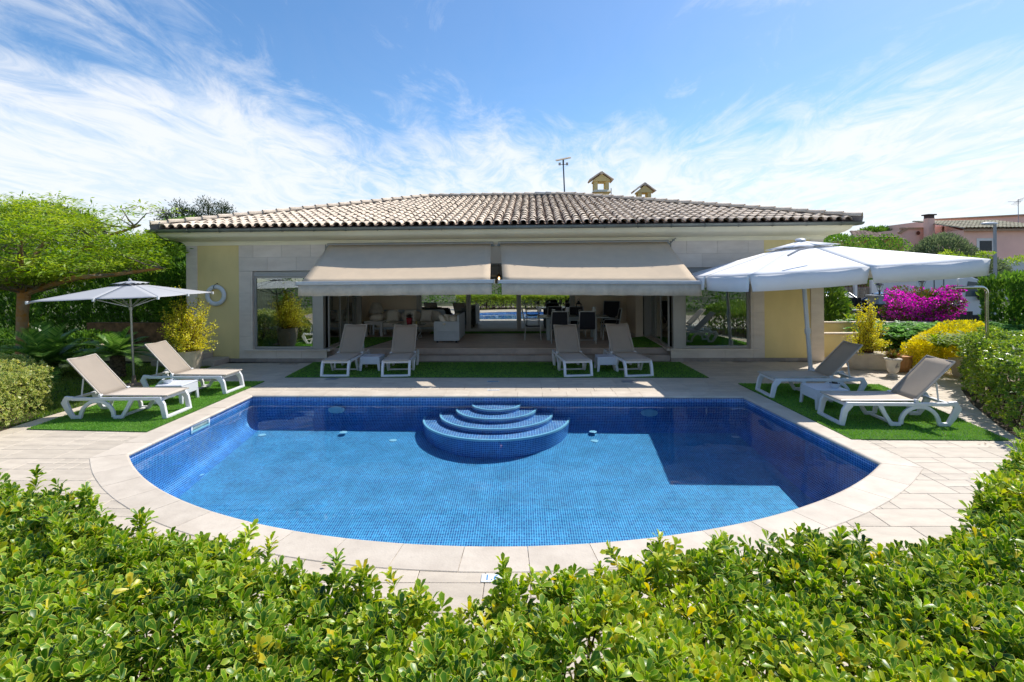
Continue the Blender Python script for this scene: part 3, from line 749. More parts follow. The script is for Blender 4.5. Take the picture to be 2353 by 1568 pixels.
def roof_tiles():
    r = random.Random(9); V0, F0 = tile_geo(); metas = []
    for q in range(8):
        me = bpy.data.meshes.new('roof_tile'); me.from_pydata(V0, [], F0); me.materials.append(M_tile); add_attr(me, 'rnd', [r.random()]*len(V0)); me.polygons.foreach_set('use_smooth', [True]*len(F0)); me.set_sharp_from_angle(angle=radians(40)); metas.append(me)
    ncol = int((EXR-EXL)/TWD); xs0 = EXL+((EXR-EXL)-ncol*TWD)/2; slen = sqrt((RY-E0)**2+(RZ_-EZ)**2)
    lst = []
    for c in range(ncol+1):
        x = xs0+c*TWD
        for k in range(int(slen/TEX)+1):
            s = .02+k*TEX; y = E0+s*cos(SL); z = EZ+s*sin(SL)
            yt = y+.14
            f = (yt-E0)/(RY-E0); xl = EXL+(RXL-EXL)*f; xr = EXR+(RXR-EXR)*f
            if x < xl+.05 or x > xr-.05 or y+.40 > RY+.10: continue
            lst.append((k, x, y, z))
    lst.sort()
    mb = MB(); rn = []; tilt = Matrix.Rotation(SL-radians(2.2), 4, 'X')
    for i, (k, x, y, z) in enumerate(lst):
        M = Matrix.Translation((x+r.uniform(-.010, .010), y+r.uniform(-.022, .022), z+.055+r.uniform(-.004, .006))) @ Matrix.Rotation(r.uniform(-.04, .04), 4, 'Z') @ tilt
        if i < 300:
            o = bpy.data.objects.new('roof_tile', metas[r.randrange(8)]); link(o, roof); o.matrix_local = M
        else:
            mb.add([M @ Vector(v) for v in V0], F0); rn += [r.random()]*len(V0)
    o = mb.build('roof_tiles', M_tile, roof, smooth=True, kind='stuff'); add_attr(o.data, 'rnd', rn)
    # channel tiles between the covers
    VU, FU = tile_geo(L=.47, r0=.075, r1=.09, th=.012, n=5, up=False); mb = MB(); rn = []
    for (k, x, y, z) in lst:
        M = Matrix.Translation((x+TWD/2, y+.02, z+.07)) @ tilt
        mb.add([M @ Vector(v) for v in VU], FU); rn += [r.random()]*len(VU)
    o = mb.build('channel_tiles', M_tileu, roof, smooth=True, kind='stuff'); add_attr(o.data, 'rnd', rn)
    # hip and ridge caps, bedded in mortar
    M_mor = mat('roof_mortar', (.22, .19, .17), .95, .2, 8, .5, 60)
    VR, FR_ = tile_geo(L=.47, r0=.115, r1=.095, th=.014, n=7)
    mr = bpy.data.meshes.new('ridge_tile'); mr.from_pydata(VR, [], FR_); mr.materials.append(M_tile); add_attr(mr, 'rnd', [.6]*len(VR)); mr.polygons.foreach_set('use_smooth', [True]*len(FR_)); mr.set_sharp_from_angle(angle=radians(40))
    for a, b in (((EXL, E0, EZ), (RXL, RY, RZ_)), ((EXR, E0, EZ), (RXR, RY, RZ_)), ((RXL, RY, RZ_), (RXR, RY, RZ_)), ((EXL, 12.62, EZ), (RXL, RY, RZ_)), ((EXR, 12.62, EZ), (RXR, RY, RZ_))):
        a = Vector(a); b = Vector(b); d = b-a; ln = d.length; d.normalize(); n = int(ln/.42)
        MB().bar(a+Vector((0, 0, .05)), b+Vector((0, 0, .05)), .15, .17).build('ridge_mortar', M_mor, roof)
        X = d.cross(Vector((0, 0, 1))).normalized(); Z = X.cross(d)
        for i in range(n):
            p = a+d*(i*ln/n)+Vector((0, 0, .135)); o = bpy.data.objects.new('ridge_tile', mr); link(o, roof)
            M = Matrix((( X.x, d.x, Z.x, p.x), (X.y, d.y, Z.y, p.y), (X.z, d.z, Z.z, p.z), (0, 0, 0, 1))); o.matrix_local = M @ Matrix.Rotation(radians(-2.5)+r.uniform(-.01, .01), 4, 'X')
roof_tiles()
# chimneys
def chimney(cx, cyc, zb, zbody, w, tall, lab):
    c = thing('chimney', None, None); c.parent = house; c['label'] = lab
    if 'category' in c: del c['category']
    c.location = (cx, cyc, 0)
    h = w/2; MB().box(-h, h, -h, h, zb, zbody).build('stack', M_yel, c, bevel=.005)
    z = zbody
    if tall: MB().add([(-h-.09, -h-.09, z-.06), (h+.09, -h-.09, z-.06), (h+.09, h+.09, z-.06), (-h-.09, h+.09, z-.06), (-h, -h, z+.04), (h, -h, z+.04), (h, h, z+.04), (-h, h, z+.04)], [(0, 3, 2, 1), (4, 5, 6, 7), (0, 1, 5, 4), (1, 2, 6, 5), (2, 3, 7, 6), (3, 0, 4, 7)]).build('collar', M_cream, c); z += .04
    p = .14; ph = .34
    for sx in (-1, 1):
        for sy in (-1, 1): MB().box(sx*h-(p if sx > 0 else 0), sx*h+(p if sx < 0 else 0), sy*h-(p if sy > 0 else 0), sy*h+(p if sy < 0 else 0), z, z+ph).build('pier', M_yel, c)
    z += ph; g = .10; rz = z+.30
    MB().add([(-h-.04, -h-.04, z), (h+.04, -h-.04, z), (h+.04, h+.04, z), (-h-.04, h+.04, z), (-h-.04, -h-.04, z+.06), (h+.04, -h-.04, z+.06), (h+.04, h+.04, z+.06), (-h-.04, h+.04, z+.06), (0, -h-.04, rz), (0, h+.04, rz)],
             [(0, 3, 2, 1), (0, 1, 5, 8, 4), (2, 3, 7, 9, 6), (1, 2, 6, 5), (3, 0, 4, 7), (4, 8, 9, 7), (5, 6, 9, 8)]).build('gable', M_yel, c)
    V0, F0 = tile_geo(L=.30, r0=.075, r1=.065, n=5)
    for sx in (-1, 1):
        for k in range(int((w+.1)/.13)+1):
            y = -h-.06+.02+k*.135; d = Vector((-sx*(h+.16), 0, rz-z+.02)).normalized()
            for q in range(2):
                st = Vector((sx*(h+.17), y, z+.03))+d*q*.26; X = d.cross(Vector((0, 0, 1))).normalized(); Z = X.cross(d)
                M = Matrix(((X.x, d.x, Z.x, st.x), (X.y, d.y, Z.y, st.y), (X.z, d.z, Z.z, st.z), (0, 0, 0, 1)))
                mb = MB(); mb.add([M @ Vector(v) for v in V0], F0); o = mb.build('cap_tile', M_tile, c); add_attr(o.data, 'rnd', [random.random()]*len(V0))
    mb = MB(); mb.tube([(0, -h-.10, rz+.03), (0, h+.10, rz+.03)], .07, 8); mb.build('cap_ridge', M_tile, c, smooth=True)
chimney(3.19, 7.0, 4.6, 5.86, .60, True, 'taller chimney nearer the ridge'); chimney(4.95, 7.0, 4.2, 5.42, .52, False, 'lower chimney to the right')
mb = MB(); mb.tube([(3.62, 7.0, 5.2), (3.62, 7, 6.0)], .018, 6); mb.build('pipe', M_gut, house)

# ---- terrace floor, steps, ceiling, side walls
hb('terrace_slab', M_stonej, (-5.95, 4.3, .37, 4.6, 0, FZ-.014), (-5.57, 4.16, .07, .40, 0, .151))
r = random.Random(8)
def floor_tiles():
    W_, H_ = .60, .30; y = .355; j = 0; fronts = 0
    while y < 4.5:
        x = -5.57-(W_/2 if j % 2 else 0)
        while x < 4.16:
            x0 = max(x, -5.57); x1 = min(x+W_, 4.16)
            if x1-x0 > .05: MB().box(x0+.002, x1-.002, y+.002, min(y+H_, 4.55)-.002, FZ-.02, FZ+r.uniform(-.0006, .0006)).build('floor_tile', M_floor, house)
            x += W_
        y += H_; j += 1
        if j > 4: H_ = .45; W_ = .9
floor_tiles()
M_step = mat('step_tile', (.48, .40, .34), .55, .1, 3, .2, 40, objrnd=.12)
n = 18; w = (4.16+5.57)/n
for i in range(n):
    a, b = -5.57+w*i+.002, -5.57+w*(i+1)-.002
    MB().box(a, b, .045, .36, .151, .166).build('tread_tile', M_step, house, bevel=.003); MB().box(a, b, .052, .068, 0, .150).build('riser_tile', M_step, house)
    MB().box(a, b, .352, .368, .168, FZ-.022).build('riser_tile', M_step, house)
hb('wall', M_stonej, (-5.63, -5.572, 0.0, .36, 0, .33), (4.162, 4.22, 0.0, .36, 0, .33))
hb('terrace_wall', M_beige, (-6.07, -5.83, 2.9, 4.6, FZ, 2.78), (-6.07, -3.93, 4.6, 4.8, FZ, 2.78)); hb('terrace_wall', M_beige, (3.78, 4.02, 2.9, 4.6, FZ, 2.78), (1.78, 4.02, 4.6, 4.8, FZ, 2.78))
hb('ceiling', M_ceil, (-9.3, 8.0, .30, 11.7, 2.78, 2.86))
for q in ((-5.83, -5.815, 2.95, 4.58, FZ, .41), (3.765, 3.78, 2.95, 4.58, FZ, .41), (-5.8, -3.95, 4.585, 4.6, FZ, .41), (1.8, 3.76, 4.585, 4.6, FZ, .41)): hb('skirting', M_stone, q)
# green turf strips on the terrace
def tstrip(label, quad, n):
    t = thing('artificial_turf_strip', label, 'artificial grass', HO, HA)
    q = [(a, b) for a, b in quad]; MB().prism(q, FZ+.001, FZ+.012).build('base', M_tb, t)
    xs = [a for a, b in q]; ys = [b for a, b in q]
    grass_patch('pile', n, (min(xs), max(xs)), (min(ys), max(ys)), FZ+.010, .02, .010, M_tblade, t, keep=lambda a, b: inside(a, b, q), lean=.6)
tstrip('dark green turf strip on the terrace beside the left sliding doors', [(-5.50, .45), (-4.6, .45), (-4.2, 2.9), (-5.50, 2.9)], 8000)
tstrip('dark green turf strip on the terrace beside the right sliding doors', [(3.0, 2.2), (3.1, .45), (4.05, .45), (4.05, 2.9)], 8000)
tstrip('narrow dark turf strip along the glazed terrace back wall', [(-3.4, 3.95), (.9, 3.95), (.9, 4.5), (-3.4, 4.5)], 9000)

# ---- rooms seen through the glass
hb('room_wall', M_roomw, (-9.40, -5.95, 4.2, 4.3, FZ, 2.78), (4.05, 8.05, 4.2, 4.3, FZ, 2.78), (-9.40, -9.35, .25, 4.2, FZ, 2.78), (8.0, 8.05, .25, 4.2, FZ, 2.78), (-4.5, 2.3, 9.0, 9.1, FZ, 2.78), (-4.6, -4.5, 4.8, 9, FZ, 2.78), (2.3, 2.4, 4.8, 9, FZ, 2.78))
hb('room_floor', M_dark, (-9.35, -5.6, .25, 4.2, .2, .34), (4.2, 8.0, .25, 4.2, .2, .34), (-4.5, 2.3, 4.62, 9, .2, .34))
M_curt = mat('voile_curtain', (.55, .62, .66), .9, .08, 2, streak=(14, 14, .3), trans=.5, col2=(.35, .42, .47))
def curtain(x0, x1, y):
    n = 60; V = []; Fc = []
    for i in range(n+1):
        t = i/n; x = x0+(x1-x0)*t; yy = y+.045*sin(t*pi*11)+.02*sin(t*29)
        V += [(x, yy, .40), (x, yy, 2.5)]
    Fc = [(2*i, 2*i+2, 2*i+3, 2*i+1) for i in range(n)]
    mb = MB(); mb.add(V, Fc); o = mb.build('curtain', M_curt, None, smooth=True); o.location = HO; o.rotation_euler = (0, 0, HA); return o
tag(curtain(-7.66, -7.22, .38), 'pale sheer curtain gathered at the left side of left window', 'curtain', 'sheer curtains behind the windows')
tag(curtain(-6.16, -5.92, .38), 'pale sheer curtain strip at the right side of left window', 'curtain', 'sheer curtains behind the windows')
tag(curtain(5.70, 6.28, .38), 'pale blue sheer curtain at the right side of right window', 'curtain', 'sheer curtains behind the windows')

def window(x0, x1, z0, z1, y, glass, parent=house, shutter=True, fw=.06, lab=None, mull=()):
    f = MB(); f.box(x0, x1, y-.035, y+.035, z0, z0+fw); f.box(x0, x1, y-.035, y+.035, z1-fw, z1); f.box(x0, x0+fw, y-.035, y+.035, z0+fw, z1-fw); f.box(x1-fw, x1, y-.035, y+.035, z0+fw, z1-fw)
    for m_ in mull: f.box(m_-fw/2, m_+fw/2, y-.03, y+.03, z0+fw, z1-fw)
    o = f.build('window_frame', M_alu, parent, bevel=.003)
    xs = [x0+fw]+[v for m_ in mull for v in (m_-fw/2, m_+fw/2)]+[x1-fw]
    for a, b in zip(xs[::2], xs[1::2]): MB().box(a, b, y-.006, y+.006, z0+fw, z1-fw).build('pane', glass, o)
    return o
M_shut = mat('shutter_grey', (.42, .42, .40), .5, .04, 4)
for x0, x1 in ((-7.74, -5.965), (4.55, 6.36)):
    window(x0, x1, .365, 2.46, .12, M_glass)
    for i in range(3): MB().box(x0, x1, .05, .19, 2.465+.046*i, 2.465+.046*i+.042).build('shutter_slat', M_shut, house)
# steel posts at the terrace corners
hb('post', M_alu, (-5.965, -5.685, .02, .20, .362, 2.60), bevel=.004); hb('post', M_alu, (4.245, 4.54, .02, .20, .362, 2.60), bevel=.004)
hb('threshold', M_stone, (-5.72, -5.50, .0, 2.9, .30, .362)); hb('threshold', M_stone, (4.06, 4.28, .0, 2.9, .30, .362))
# side sliding doors (planes along y)
def side_door(x, sgn):
    for k, (y0, y1) in enumerate(((.25, 1.15), (1.1, 2.0), (1.95, 2.9))):
        xx = x+sgn*.05*k; f = MB(); fw = .06
        f.box(xx-.02, xx+.02, y0, y1, .37, .37+fw); f.box(xx-.02, xx+.02, y0, y1, 2.60-fw, 2.60); f.box(xx-.02, xx+.02, y0, y0+fw, .37+fw, 2.6-fw); f.box(xx-.02, xx+.02, y1-fw, y1, .37+fw, 2.6-fw)
        o = f.build('sliding_door', M_alu, house, bevel=.003); MB().box(xx-.005, xx+.005, y0+fw, y1-fw, .37+fw, 2.6-fw).build('pane', M_glass, o)
side_door(-5.62, -1); side_door(4.18, 1)
hb('door_jamb', M_alu, (-5.80, -5.56, 2.9, 2.97, FZ, 2.6)); hb('door_jamb', M_alu, (4.06, 4.28, 2.9, 2.97, FZ, 2.6))
hb('lintel', M_beige, (-5.80, -5.56, .3, 4.6, 2.6, 2.78), (4.0, 4.25, .3, 4.6, 2.6, 2.78))
# back glazing: four big sliding panels
bx = [-3.93, -2.07, -.19, 1.78]
for a, b in zip(bx[:-1], bx[1:]): window(a+.005, b-.005, .36, 2.5, 4.62, M_glassb, fw=.08)
hb('back_frame', M_alu, (-4.02, 1.88, 4.6, 4.7, 2.5, 2.78), (-4.02, -3.935, 4.57, 4.7, FZ, 2.5), (1.785, 1.88, 4.57, 4.7, FZ, 2.5), (-3.93, 1.78, 4.6, 4.7, FZ, .36))

# ---- awnings
M_awn = mat('awning_canvas', (.82, .68, .50), .9, .03, 3, .1, 400, trans=.34)
M_bar = mat('awning_bar', (.52, .54, .55), .35, .02, 5, metal=.3)
M_val = mat('awning_valance', (.76, .67, .53), .9, .09, 5, .1, 300, trans=.25)
def awning(label, t0, t1, b0, b1, v0, v1, zb0, zb1):
    a = thing('awning', label, 'awning', HO, HA, 'retractable awnings over the terrace')
    yb = -2.05; n = 24; m_ = 10; V = []; Fc = []
    for j in range(m_+1):
        s = j/m_
        for i in range(n+1):
            t = i/n; x = (t0+.06)*(1-s)+(b0+.10)*s; x2 = (t1-.06)*(1-s)+(b1-.10)*s
            zb = zb0+(zb1-zb0)*t
            z = 3.335*(1-s)+zb*s-.085*sin(pi*s)*(1+.12*sin(t*9))*(.12+.88*sin(pi*t)); V.append((x+(x2-x)*t, -.13+(yb+.13)*s, z))
    Fc = [(j*(n+1)+i, (j+1)*(n+1)+i, (j+1)*(n+1)+i+1, j*(n+1)+i+1) for j in range(m_) for i in range(n)]
    mb = MB(); mb.add(V, Fc); o = mb.build('canvas', M_awn, a, smooth=True); sm = o.modifiers.new('thickness', 'SOLIDIFY'); sm.thickness = .003
    mb = MB(); mb.sweep([(b0, yb-.03, zb0-.03), (b1, yb-.03, zb1-.03)], .09, .09, side=(0, 1, 0)); mb.build('front_bar', M_bar, a, bevel=.02, seg=3)
    for xx, zz in ((b0, zb0), (b1, zb1)): MB().box(xx-.012, xx+.012, yb-.085, yb+.03, zz-.085, zz+.022).build('bar_cap', M_shut, a, bevel=.004)
    V = []; k = 50
    for i in range(k+1):
        t = i/k; x = v0+(v1-v0)*t; zz = zb0+(zb1-zb0)*t-.075; w_ = .012*sin(t*37)+.008*sin(t*91)
        V += [(x, yb-.055, zz), (x, yb-.055+w_*.5, zz-.13), (x, yb-.055+w_, zz-.27+.004*sin(t*50))]
    mb = MB(); mb.add(V, [(3*i+q, 3*i+q+1, 3*i+q+4, 3*i+q+3) for i in range(k) for q in range(2)]); o = mb.build('valance', M_val, a, smooth=True); sm = o.modifiers.new('thickness', 'SOLIDIFY'); sm.thickness = .003
    mb = MB(); mb.tube([(t0, -.08, 3.34), (t1, -.08, 3.34)], .05, 12); mb.build('roller', M_alu, a, smooth=True)
    MB().box(t0-.03, t0+.25, -.16, -.02, 3.26, 3.30).build('bracket', M_gut, a); MB().box(t1-.25, t1+.03, -.16, -.02, 3.26, 3.30).build('bracket', M_gut, a)
    for s, xa, xb in ((1, t0+.35, b0+.45), (-1, t1-.35, b1-.45)):
        el = ((xa+xb)/2+s*.55, -1.05, 2.60); mb = MB(); mb.bar((xa, -.1, 3.12), el, .05, .035); mb.bar(el, (xb, yb+.05, 2.24), .05, .035); mb.build('folding_arm', M_gut, a, bevel=.004)
    return a
a1_ = awning('left awning of the two with beige canvas and grey front bar over terrace', -5.50, -.77, -5.47, -.60, -5.42, -.66, 2.315, 2.335)
a2_ = awning('right awning of the two with beige canvas and grey front bar over terrace', -.63, 4.10, -.50, 4.36, -.42, 4.34, 2.325, 2.27)
c = thing('awning_crank_eye', 'small grey crank eye hooked on the upper corner of right awning', 'crank', h2w((4.22, -.12, 3.38)))
mb = MB(); mb.tube([(-.1, 0, -.12), (0, -.02, 0), (.06, -.03, .05)], .014, 8); mb.lathe([(.0, -.02), (.03, -.02), (.035, 0), (.03, .02), (0, .02)], 10, (0, -.02, 0)); mb.build('crank', M_gut, c, smooth=True)
# lantern hanging in the gap between the awnings
M_bulb = bpy.data.materials.new('lamp_bulb'); M_bulb.use_nodes = True; M_bulb.node_tree.nodes['Principled BSDF'].inputs['Emission Color'].default_value = (1, .55, .2, 1); M_bulb.node_tree.nodes['Principled BSDF'].inputs['Emission Strength'].default_value = 2.5
M_iron = mat('dark_iron', (.035, .033, .03), .5, .1, 8, metal=.4)
p = h2w((-.66, .6, 2.35)); t = thing('hanging_lantern', 'brass lantern on a chain in the gap between two awnings', 'lantern', p)
mb = MB(); mb.tube([(0, 0, .13), (0, 0, .43)], .006, 5); mb.build('chain', M_iron, t)
mb = MB(); mb.lathe([(.0, .15), (.02, .14), (.07, .08), (.075, .06), (0, .06)], 8); mb.lathe([(.0, -.16), (.02, -.14), (.05, -.10), (0, -.10)], 8)
for k in range(6): a = pi*k/3; mb.bar((.062*cos(a), .062*sin(a), .07), (.048*cos(a), .048*sin(a), -.10), .006, .006)
mb.build('frame', mat('aged_brass', (.25, .15, .06), .4, metal=.7), t)
mb = MB(); mb.ell((0, 0, 0), (.028, .028, .045), 10, 6); mb.build('bulb', M_bulb, t, smooth=True)
# life ring on the left wall
p = h2w((-8.79, -.06, 1.925)); t = thing('life_ring', 'white life ring hanging on the yellow wall left of the window', 'life ring', p, HA)
V = []; Fc = []; n = 40; k = 12
for i in range(n):
    for j in range(k): a = 2*pi*i/n; b = 2*pi*j/k; rr = .245+.062*cos(b); V.append((rr*cos(a), .045*sin(b), rr*sin(a)))
for i in range(n):
    for j in range(k): Fc.append((i*k+j, ((i+1) % n)*k+j, ((i+1) % n)*k+(j+1) % k, i*k+(j+1) % k))
mb = MB(); mb.add(V, Fc); mb.build('ring', mat('ring_white', (.66, .68, .70), .5, .05, 4), t, smooth=True)
mb = MB(); mb.tube([(.02, .05, .33), (.02, -.01, .325), (0, -.055, .30), (-.03, -.06, .25), (-.01, -.055, .19)], .007, 6); mb.build('cord', M_iron, t); mb = MB(); mb.lathe([(.0, 0), (.02, 0), (.02, .03), (0, .03)], 8); o = mb.build('hook', M_iron, t); o.location = (.02, .04, .32)
# side steps left of the house
t = thing('garden_steps', 'two grey tiled steps by the left corner of the house', 'steps', h2w((-9.2, 0, 0)), HA)
MB().box(-1.0, .78, -.75, -.03, 0, .16).build('lower_step', M_step, t, bevel=.01); MB().box(-1.2, .30, -.55, -.03, .16, .32).build('upper_step', M_step, t, bevel=.01)
# solar floodlight mast behind the ridge
p = h2w((1.62, 6.6, 5.3)); t = thing('solar_floodlight', 'dark mast with small solar panel and two floodlights behind the roof ridge', 'floodlight', p)
mb = MB(); mb.tube([(0.06, 0, 0), (0, 0, 1.65)], .028, 8); mb.build('mast', mat('blue_mast', (.05, .09, .14), .5), t)
mb = MB(); mb.bar((-.30, 0, 1.80), (.30, 0, 1.92), .30, .03, up=(0, -.35, 1)); mb.build('solar_panel', mat('panel_back', (.55, .45, .30), .5), t)
MB().box(-.03, .03, -.04, .04, 1.62, 1.86).build('bracket', M_iron, t)
for s in (-1, 1):
    mb = MB(); mb.tube([(0, 0, 1.62), (s*.13, -.02, 1.64)], .012, 6); mb.box(s*.15-.045, s*.15+.045, -.07, .01, 1.60, 1.70); mb.build('lamp_head', mat('lamp_grey', (.40, .42, .44), .4), t)

# =================================================================== LOUNGERS
M_sling = mat('taupe_sling', (.58, .50, .41), .8, .03, 3, .15, 700)
M_slingsee = mat('taupe_sling_open', (.58, .50, .41), .8, .03, 3, .15, 700, trans=.45)
M_lw = mat('white_resin', (.74, .75, .76), .38, .04, 3, .05, 60, spec=.5)
M_lf = mat('light_frame_tube', (.50, .44, .36), .4, .03, 3)
def lounger(name, label, loc, rz, back=46, group='white sun loungers with taupe slings'):
    """x runs from the foot end (0) to the head end, y across"""
    t = thing(name, label, 'sun lounger', loc, rz, group); w = .31
    for s in (-1, 1):
        y = s*w; mb = MB(); T = .045
        mb.sweep([(.10, y, .335), (.6, y, .335), (1.60, y, .335)], .055, T)
        mb.sweep([(.60, y, .32), (.66, y, .20), (.76, y, .03), (.90, y, .03)], .06, T, ws=[.075, .06, .06, .055])
        arch = [(.90, y, .03)]+[(1.175-.275*cos(a), y, .045+.255*sin(a)) for a in [pi*k/12 for k in range(1, 12)]]+[(1.46, y, .03)]
        mb.sweep(arch, .06, T-.004)
        mb.sweep([(1.44, y, .03), (1.58, y, .03), (1.655, y, .14), (1.72, y, .27), (1.685, y, .35), (1.58, y, .345)], .075, T+.004, ws=[.05, .06, .085, .10, .07, .06])
        mb.build('side_frame', M_lw, t, bevel=.009)
    # looped foot frame: two raked legs joined across at floor and at seat
    f = MB()
    for s in (-1, 1): f.bar((.13, s*(w-.015), .325), (.02, s*(w+.005), .02), .055, .085, up=(0, 1, 0)) if False else f.sweep([(.16, s*w, .335), (.085, s*w, .23), (.035, s*w, .0)], .09, .055, ws=[.11, .085, .075])
    f.box(.0, .07, -w+.02, w-.02, .0, .045); f.box(.09, .17, -w+.02, w-.02, .30, .352)
    f.build('foot_frame', M_lw, t, bevel=.009)
    for q in ((.80, .86, -w+.02, w-.02, .006, .04), (1.60, 1.66, -w+.02, w-.02, .31, .35), (.62, .67, -w+.02, w-.02, .305, .335)): MB().box(*q).build('cross_rail', M_lw, t, bevel=.006)
    # adjustable back
    hx = 1.13; L = .83; a = radians(back); dx, dz = -cos(a), sin(a)
    d = Vector((cos(a), 0, sin(a)))
    P0 = Vector((hx, 0, .385))
    def sl(name, A, B, sag, m, n=8, mm=8):
        V = []; ax = B-A; nn = ax.cross(Vector((0, 1, 0))).normalized()
        if nn.z < 0: nn = -nn
        for i in range(n+1):
            for j in range(mm+1):
                u = i/n; v = j/mm*2-1; V.append(A+ax*u+Vector((0, v*(w-.028), 0))-nn*sag*(1-v*v)*sin(pi*min(1, u*.9+.1)))
        mb = MB(); mb.add(V, [(i*(mm+1)+j, i*(mm+1)+j+1, (i+1)*(mm+1)+j+1, (i+1)*(mm+1)+j) for i in range(n) for j in range(mm)])
        o = mb.build(name, m, t, smooth=True); q = o.modifiers.new('thickness', 'SOLIDIFY'); q.thickness = .004; return o
    sl('seat_sling', Vector((.05, 0, .375)), Vector((hx, 0, .385)), .018, M_sling)
    sl('back_sling', P0, P0+d*L, .02, M_slingsee)
    mb = MB()
    for s in (-1, 1): mb.tube([(.04, s*(w-.02), .378), (hx, s*(w-.02), .388)], .013, 8)
    mb.tube([(.04, -w+.02, .378), (.04, w-.02, .378)], .013, 8); mb.build('seat_frame', M_lf, t, smooth=True)
    mb = MB()
    for s in (-1, 1): mb.tube([P0+Vector((0, s*(w-.02), .002)), P0+d*L+Vector((0, s*(w-.02), .002))], .013, 8)
    E_ = P0+d*L; mb.tube([E_+Vector((0, -w+.02, .002)), E_+Vector((.006, 0, -.012)), E_+Vector((0, w-.02, .002))], .013, 8)
    mb.build('back_frame', M_lf, t, smooth=True)
    mb = MB(); q = P0+d*.42+Vector((sin(a), 0, -cos(a)))*.03
    for s in (-1, 1): mb.bar(q+Vector((.012, s*(w-.05), -.012)), (1.50, s*(w-.07), .345), .02, .012)
    mb.bar(q+Vector((.012, -w+.05, -.012)), q+Vector((.012, w-.05, -.012)), .02, .012)
    mb.build('back_support', M_lw, t)
    for s in (-1, 1):
        mb = MB(); mb.lathe([(.0, -.03), (.026, -.03), (.03, 0), (.026, .03), (0, .03)], 10); mb.xf(Matrix.Translation((hx, s*(w-.01), .385)) @ Matrix.Rotation(pi/2, 4, 'X')); mb.build('hinge', M_lw, t, smooth=True)
    return t
def place(name, label, foot_near, foot_far, back):
    """foot_near / foot_far: the two floor points of the foot frame; body extends away from them"""
    a = Vector(foot_near[:2]); b = Vector(foot_far[:2]); c = (a+b)/2
    return lounger(name, label, (c.x, c.y, .02), 0, back)
def put(label, foot, head, back=46):
    f = Vector(foot[:2]); h = Vector(head[:2]); d = (h-f); rz = atan2(d.y, d.x)
    t = lounger('sun_lounger', label, (f.x, f.y, .016), rz, back); t.scale = (1.05, 1.04, 1.04); t.rotation_euler.z += random.uniform(-.02, .02); return t
# central four: the foot frame faces the pool
put('leftmost of four loungers on the shaded middle turf', G(768, 866, .02), (-4.55, 14.3), 54)
put('lounger right of the left white side table on the shaded middle turf', G(909, 866, .02), (-3.16, 14.3), 52)
put('lounger left of the right white side table on the shaded middle turf', G(1330, 866, .02), (1.2, 14.0), 50)
put('rightmost of four loungers on the shaded middle turf, by the steps', G(1470, 866, .02), (2.55, 14.0), 52)
put('nearest lounger on the left turf in full sun', (-6.16, 9.12), (-7.9, 9.10), 47)
put('farther lounger on the left turf beside the big flower pot', (-6.16, 10.93), (-7.9, 10.98), 47)
put('nearest lounger on the right turf beside the leafy hedge', (5.10, 8.63), (6.9, 8.58), 46)
put('farther lounger on the right turf in front of the parasol pole', (4.87, 10.45), (6.7, 10.42), 46)

M_tab = mat('white_table', (.66, .68, .72), .4, .03, 3)
def side_table(label, loc, rz=0., s=.50):
    t = thing('side_table', label, 'side table', loc, rz, 'low white side tables between loungers'); h = .36; a = s/2
    MB().box(-a, a, -a, a, h-.03, h).build('table_top', M_tab, t, bevel=.012)
    mb = MB()
    for k in range(4):
        M = Matrix.Rotation(k*pi/2, 4, 'Z'); ap = MB()
        pts = [(-a+.005, h-.03), (a-.005, h-.03), (a+.02, 0), (a-.035, 0), (a-.06, h-.19), (-a+.06, h-.19), (-a+.035, 0), (-a-.02, 0)]
        V = [(x, -a-(h-z)*.03, z) for x, z in pts]+[(x, -a+.022-(h-z)*.03, z) for x, z in pts]; n = len(pts)
        ap.add(V, [(0, 7, 6, 5, 4, 3, 2, 1), tuple(range(8, 16))]+[(i, (i+1) % n, n+(i+1) % n, n+i) for i in range(n)]); ap.xf(M); mb.add(ap.v, ap.f)
    mb.build('apron_legs', M_tab, t)
    return t
side_table('white side table between the two left loungers of the shaded middle turf', (G(862, 846).x+.0, 13.35, .016))
side_table('white side table between the two right loungers of the shaded middle turf', (G(1388, 846).x, 13.1, .016))
side_table('white side table with a green plant bowl between the left turf loungers', (-6.85, 10.05, .016), .03, .52)
side_table('white side table with a dark plant bowl between the right turf loungers', (5.55, 9.50, .016), -.03, .56)
M_bowl = mat('white_bowl', (.62, .66, .70), .3, .03, 4)
M_suc = leafmat('succulent', [(.05, .12, .03), (.10, .20, .05), (.18, .12, .06)], trans=.1)
def bowl(label, loc, dark=False):
    t = thing('plant_bowl', label, 'bowl', loc); mb = MB(); mb.lathe([(.0, 0), (.055, 0), (.06, .005), (.095, .085), (.088, .085), (.05, .02), (0, .02)], 18); mb.build('bowl', M_bowl, t, smooth=True)
    MB().lathe([(.0, .06), (.08, .06), (.08, .065), (0, .068)], 14).build('soil', M_soil, t)
    n = 60; P = np.stack([RS.normal(0, .03, n), RS.normal(0, .03, n), np.full(n, .065)], 1); D = rdir(n); D[:, 2] = np.abs(D[:, 2])+.4
    leaves('succulent', proto_dia(.4), P, D, rdir(n), .045, M_suc if not dark else leafmat('dark_succulent', [(.03, .035, .02), (.07, .05, .03)], trans=.1), t)
bowl('white bowl of green succulents on the left turf side table', (-7.0, 10.00, .376)); bowl('white bowl with a dark plant on the right turf side table', (5.68, 9.40, .376), True)

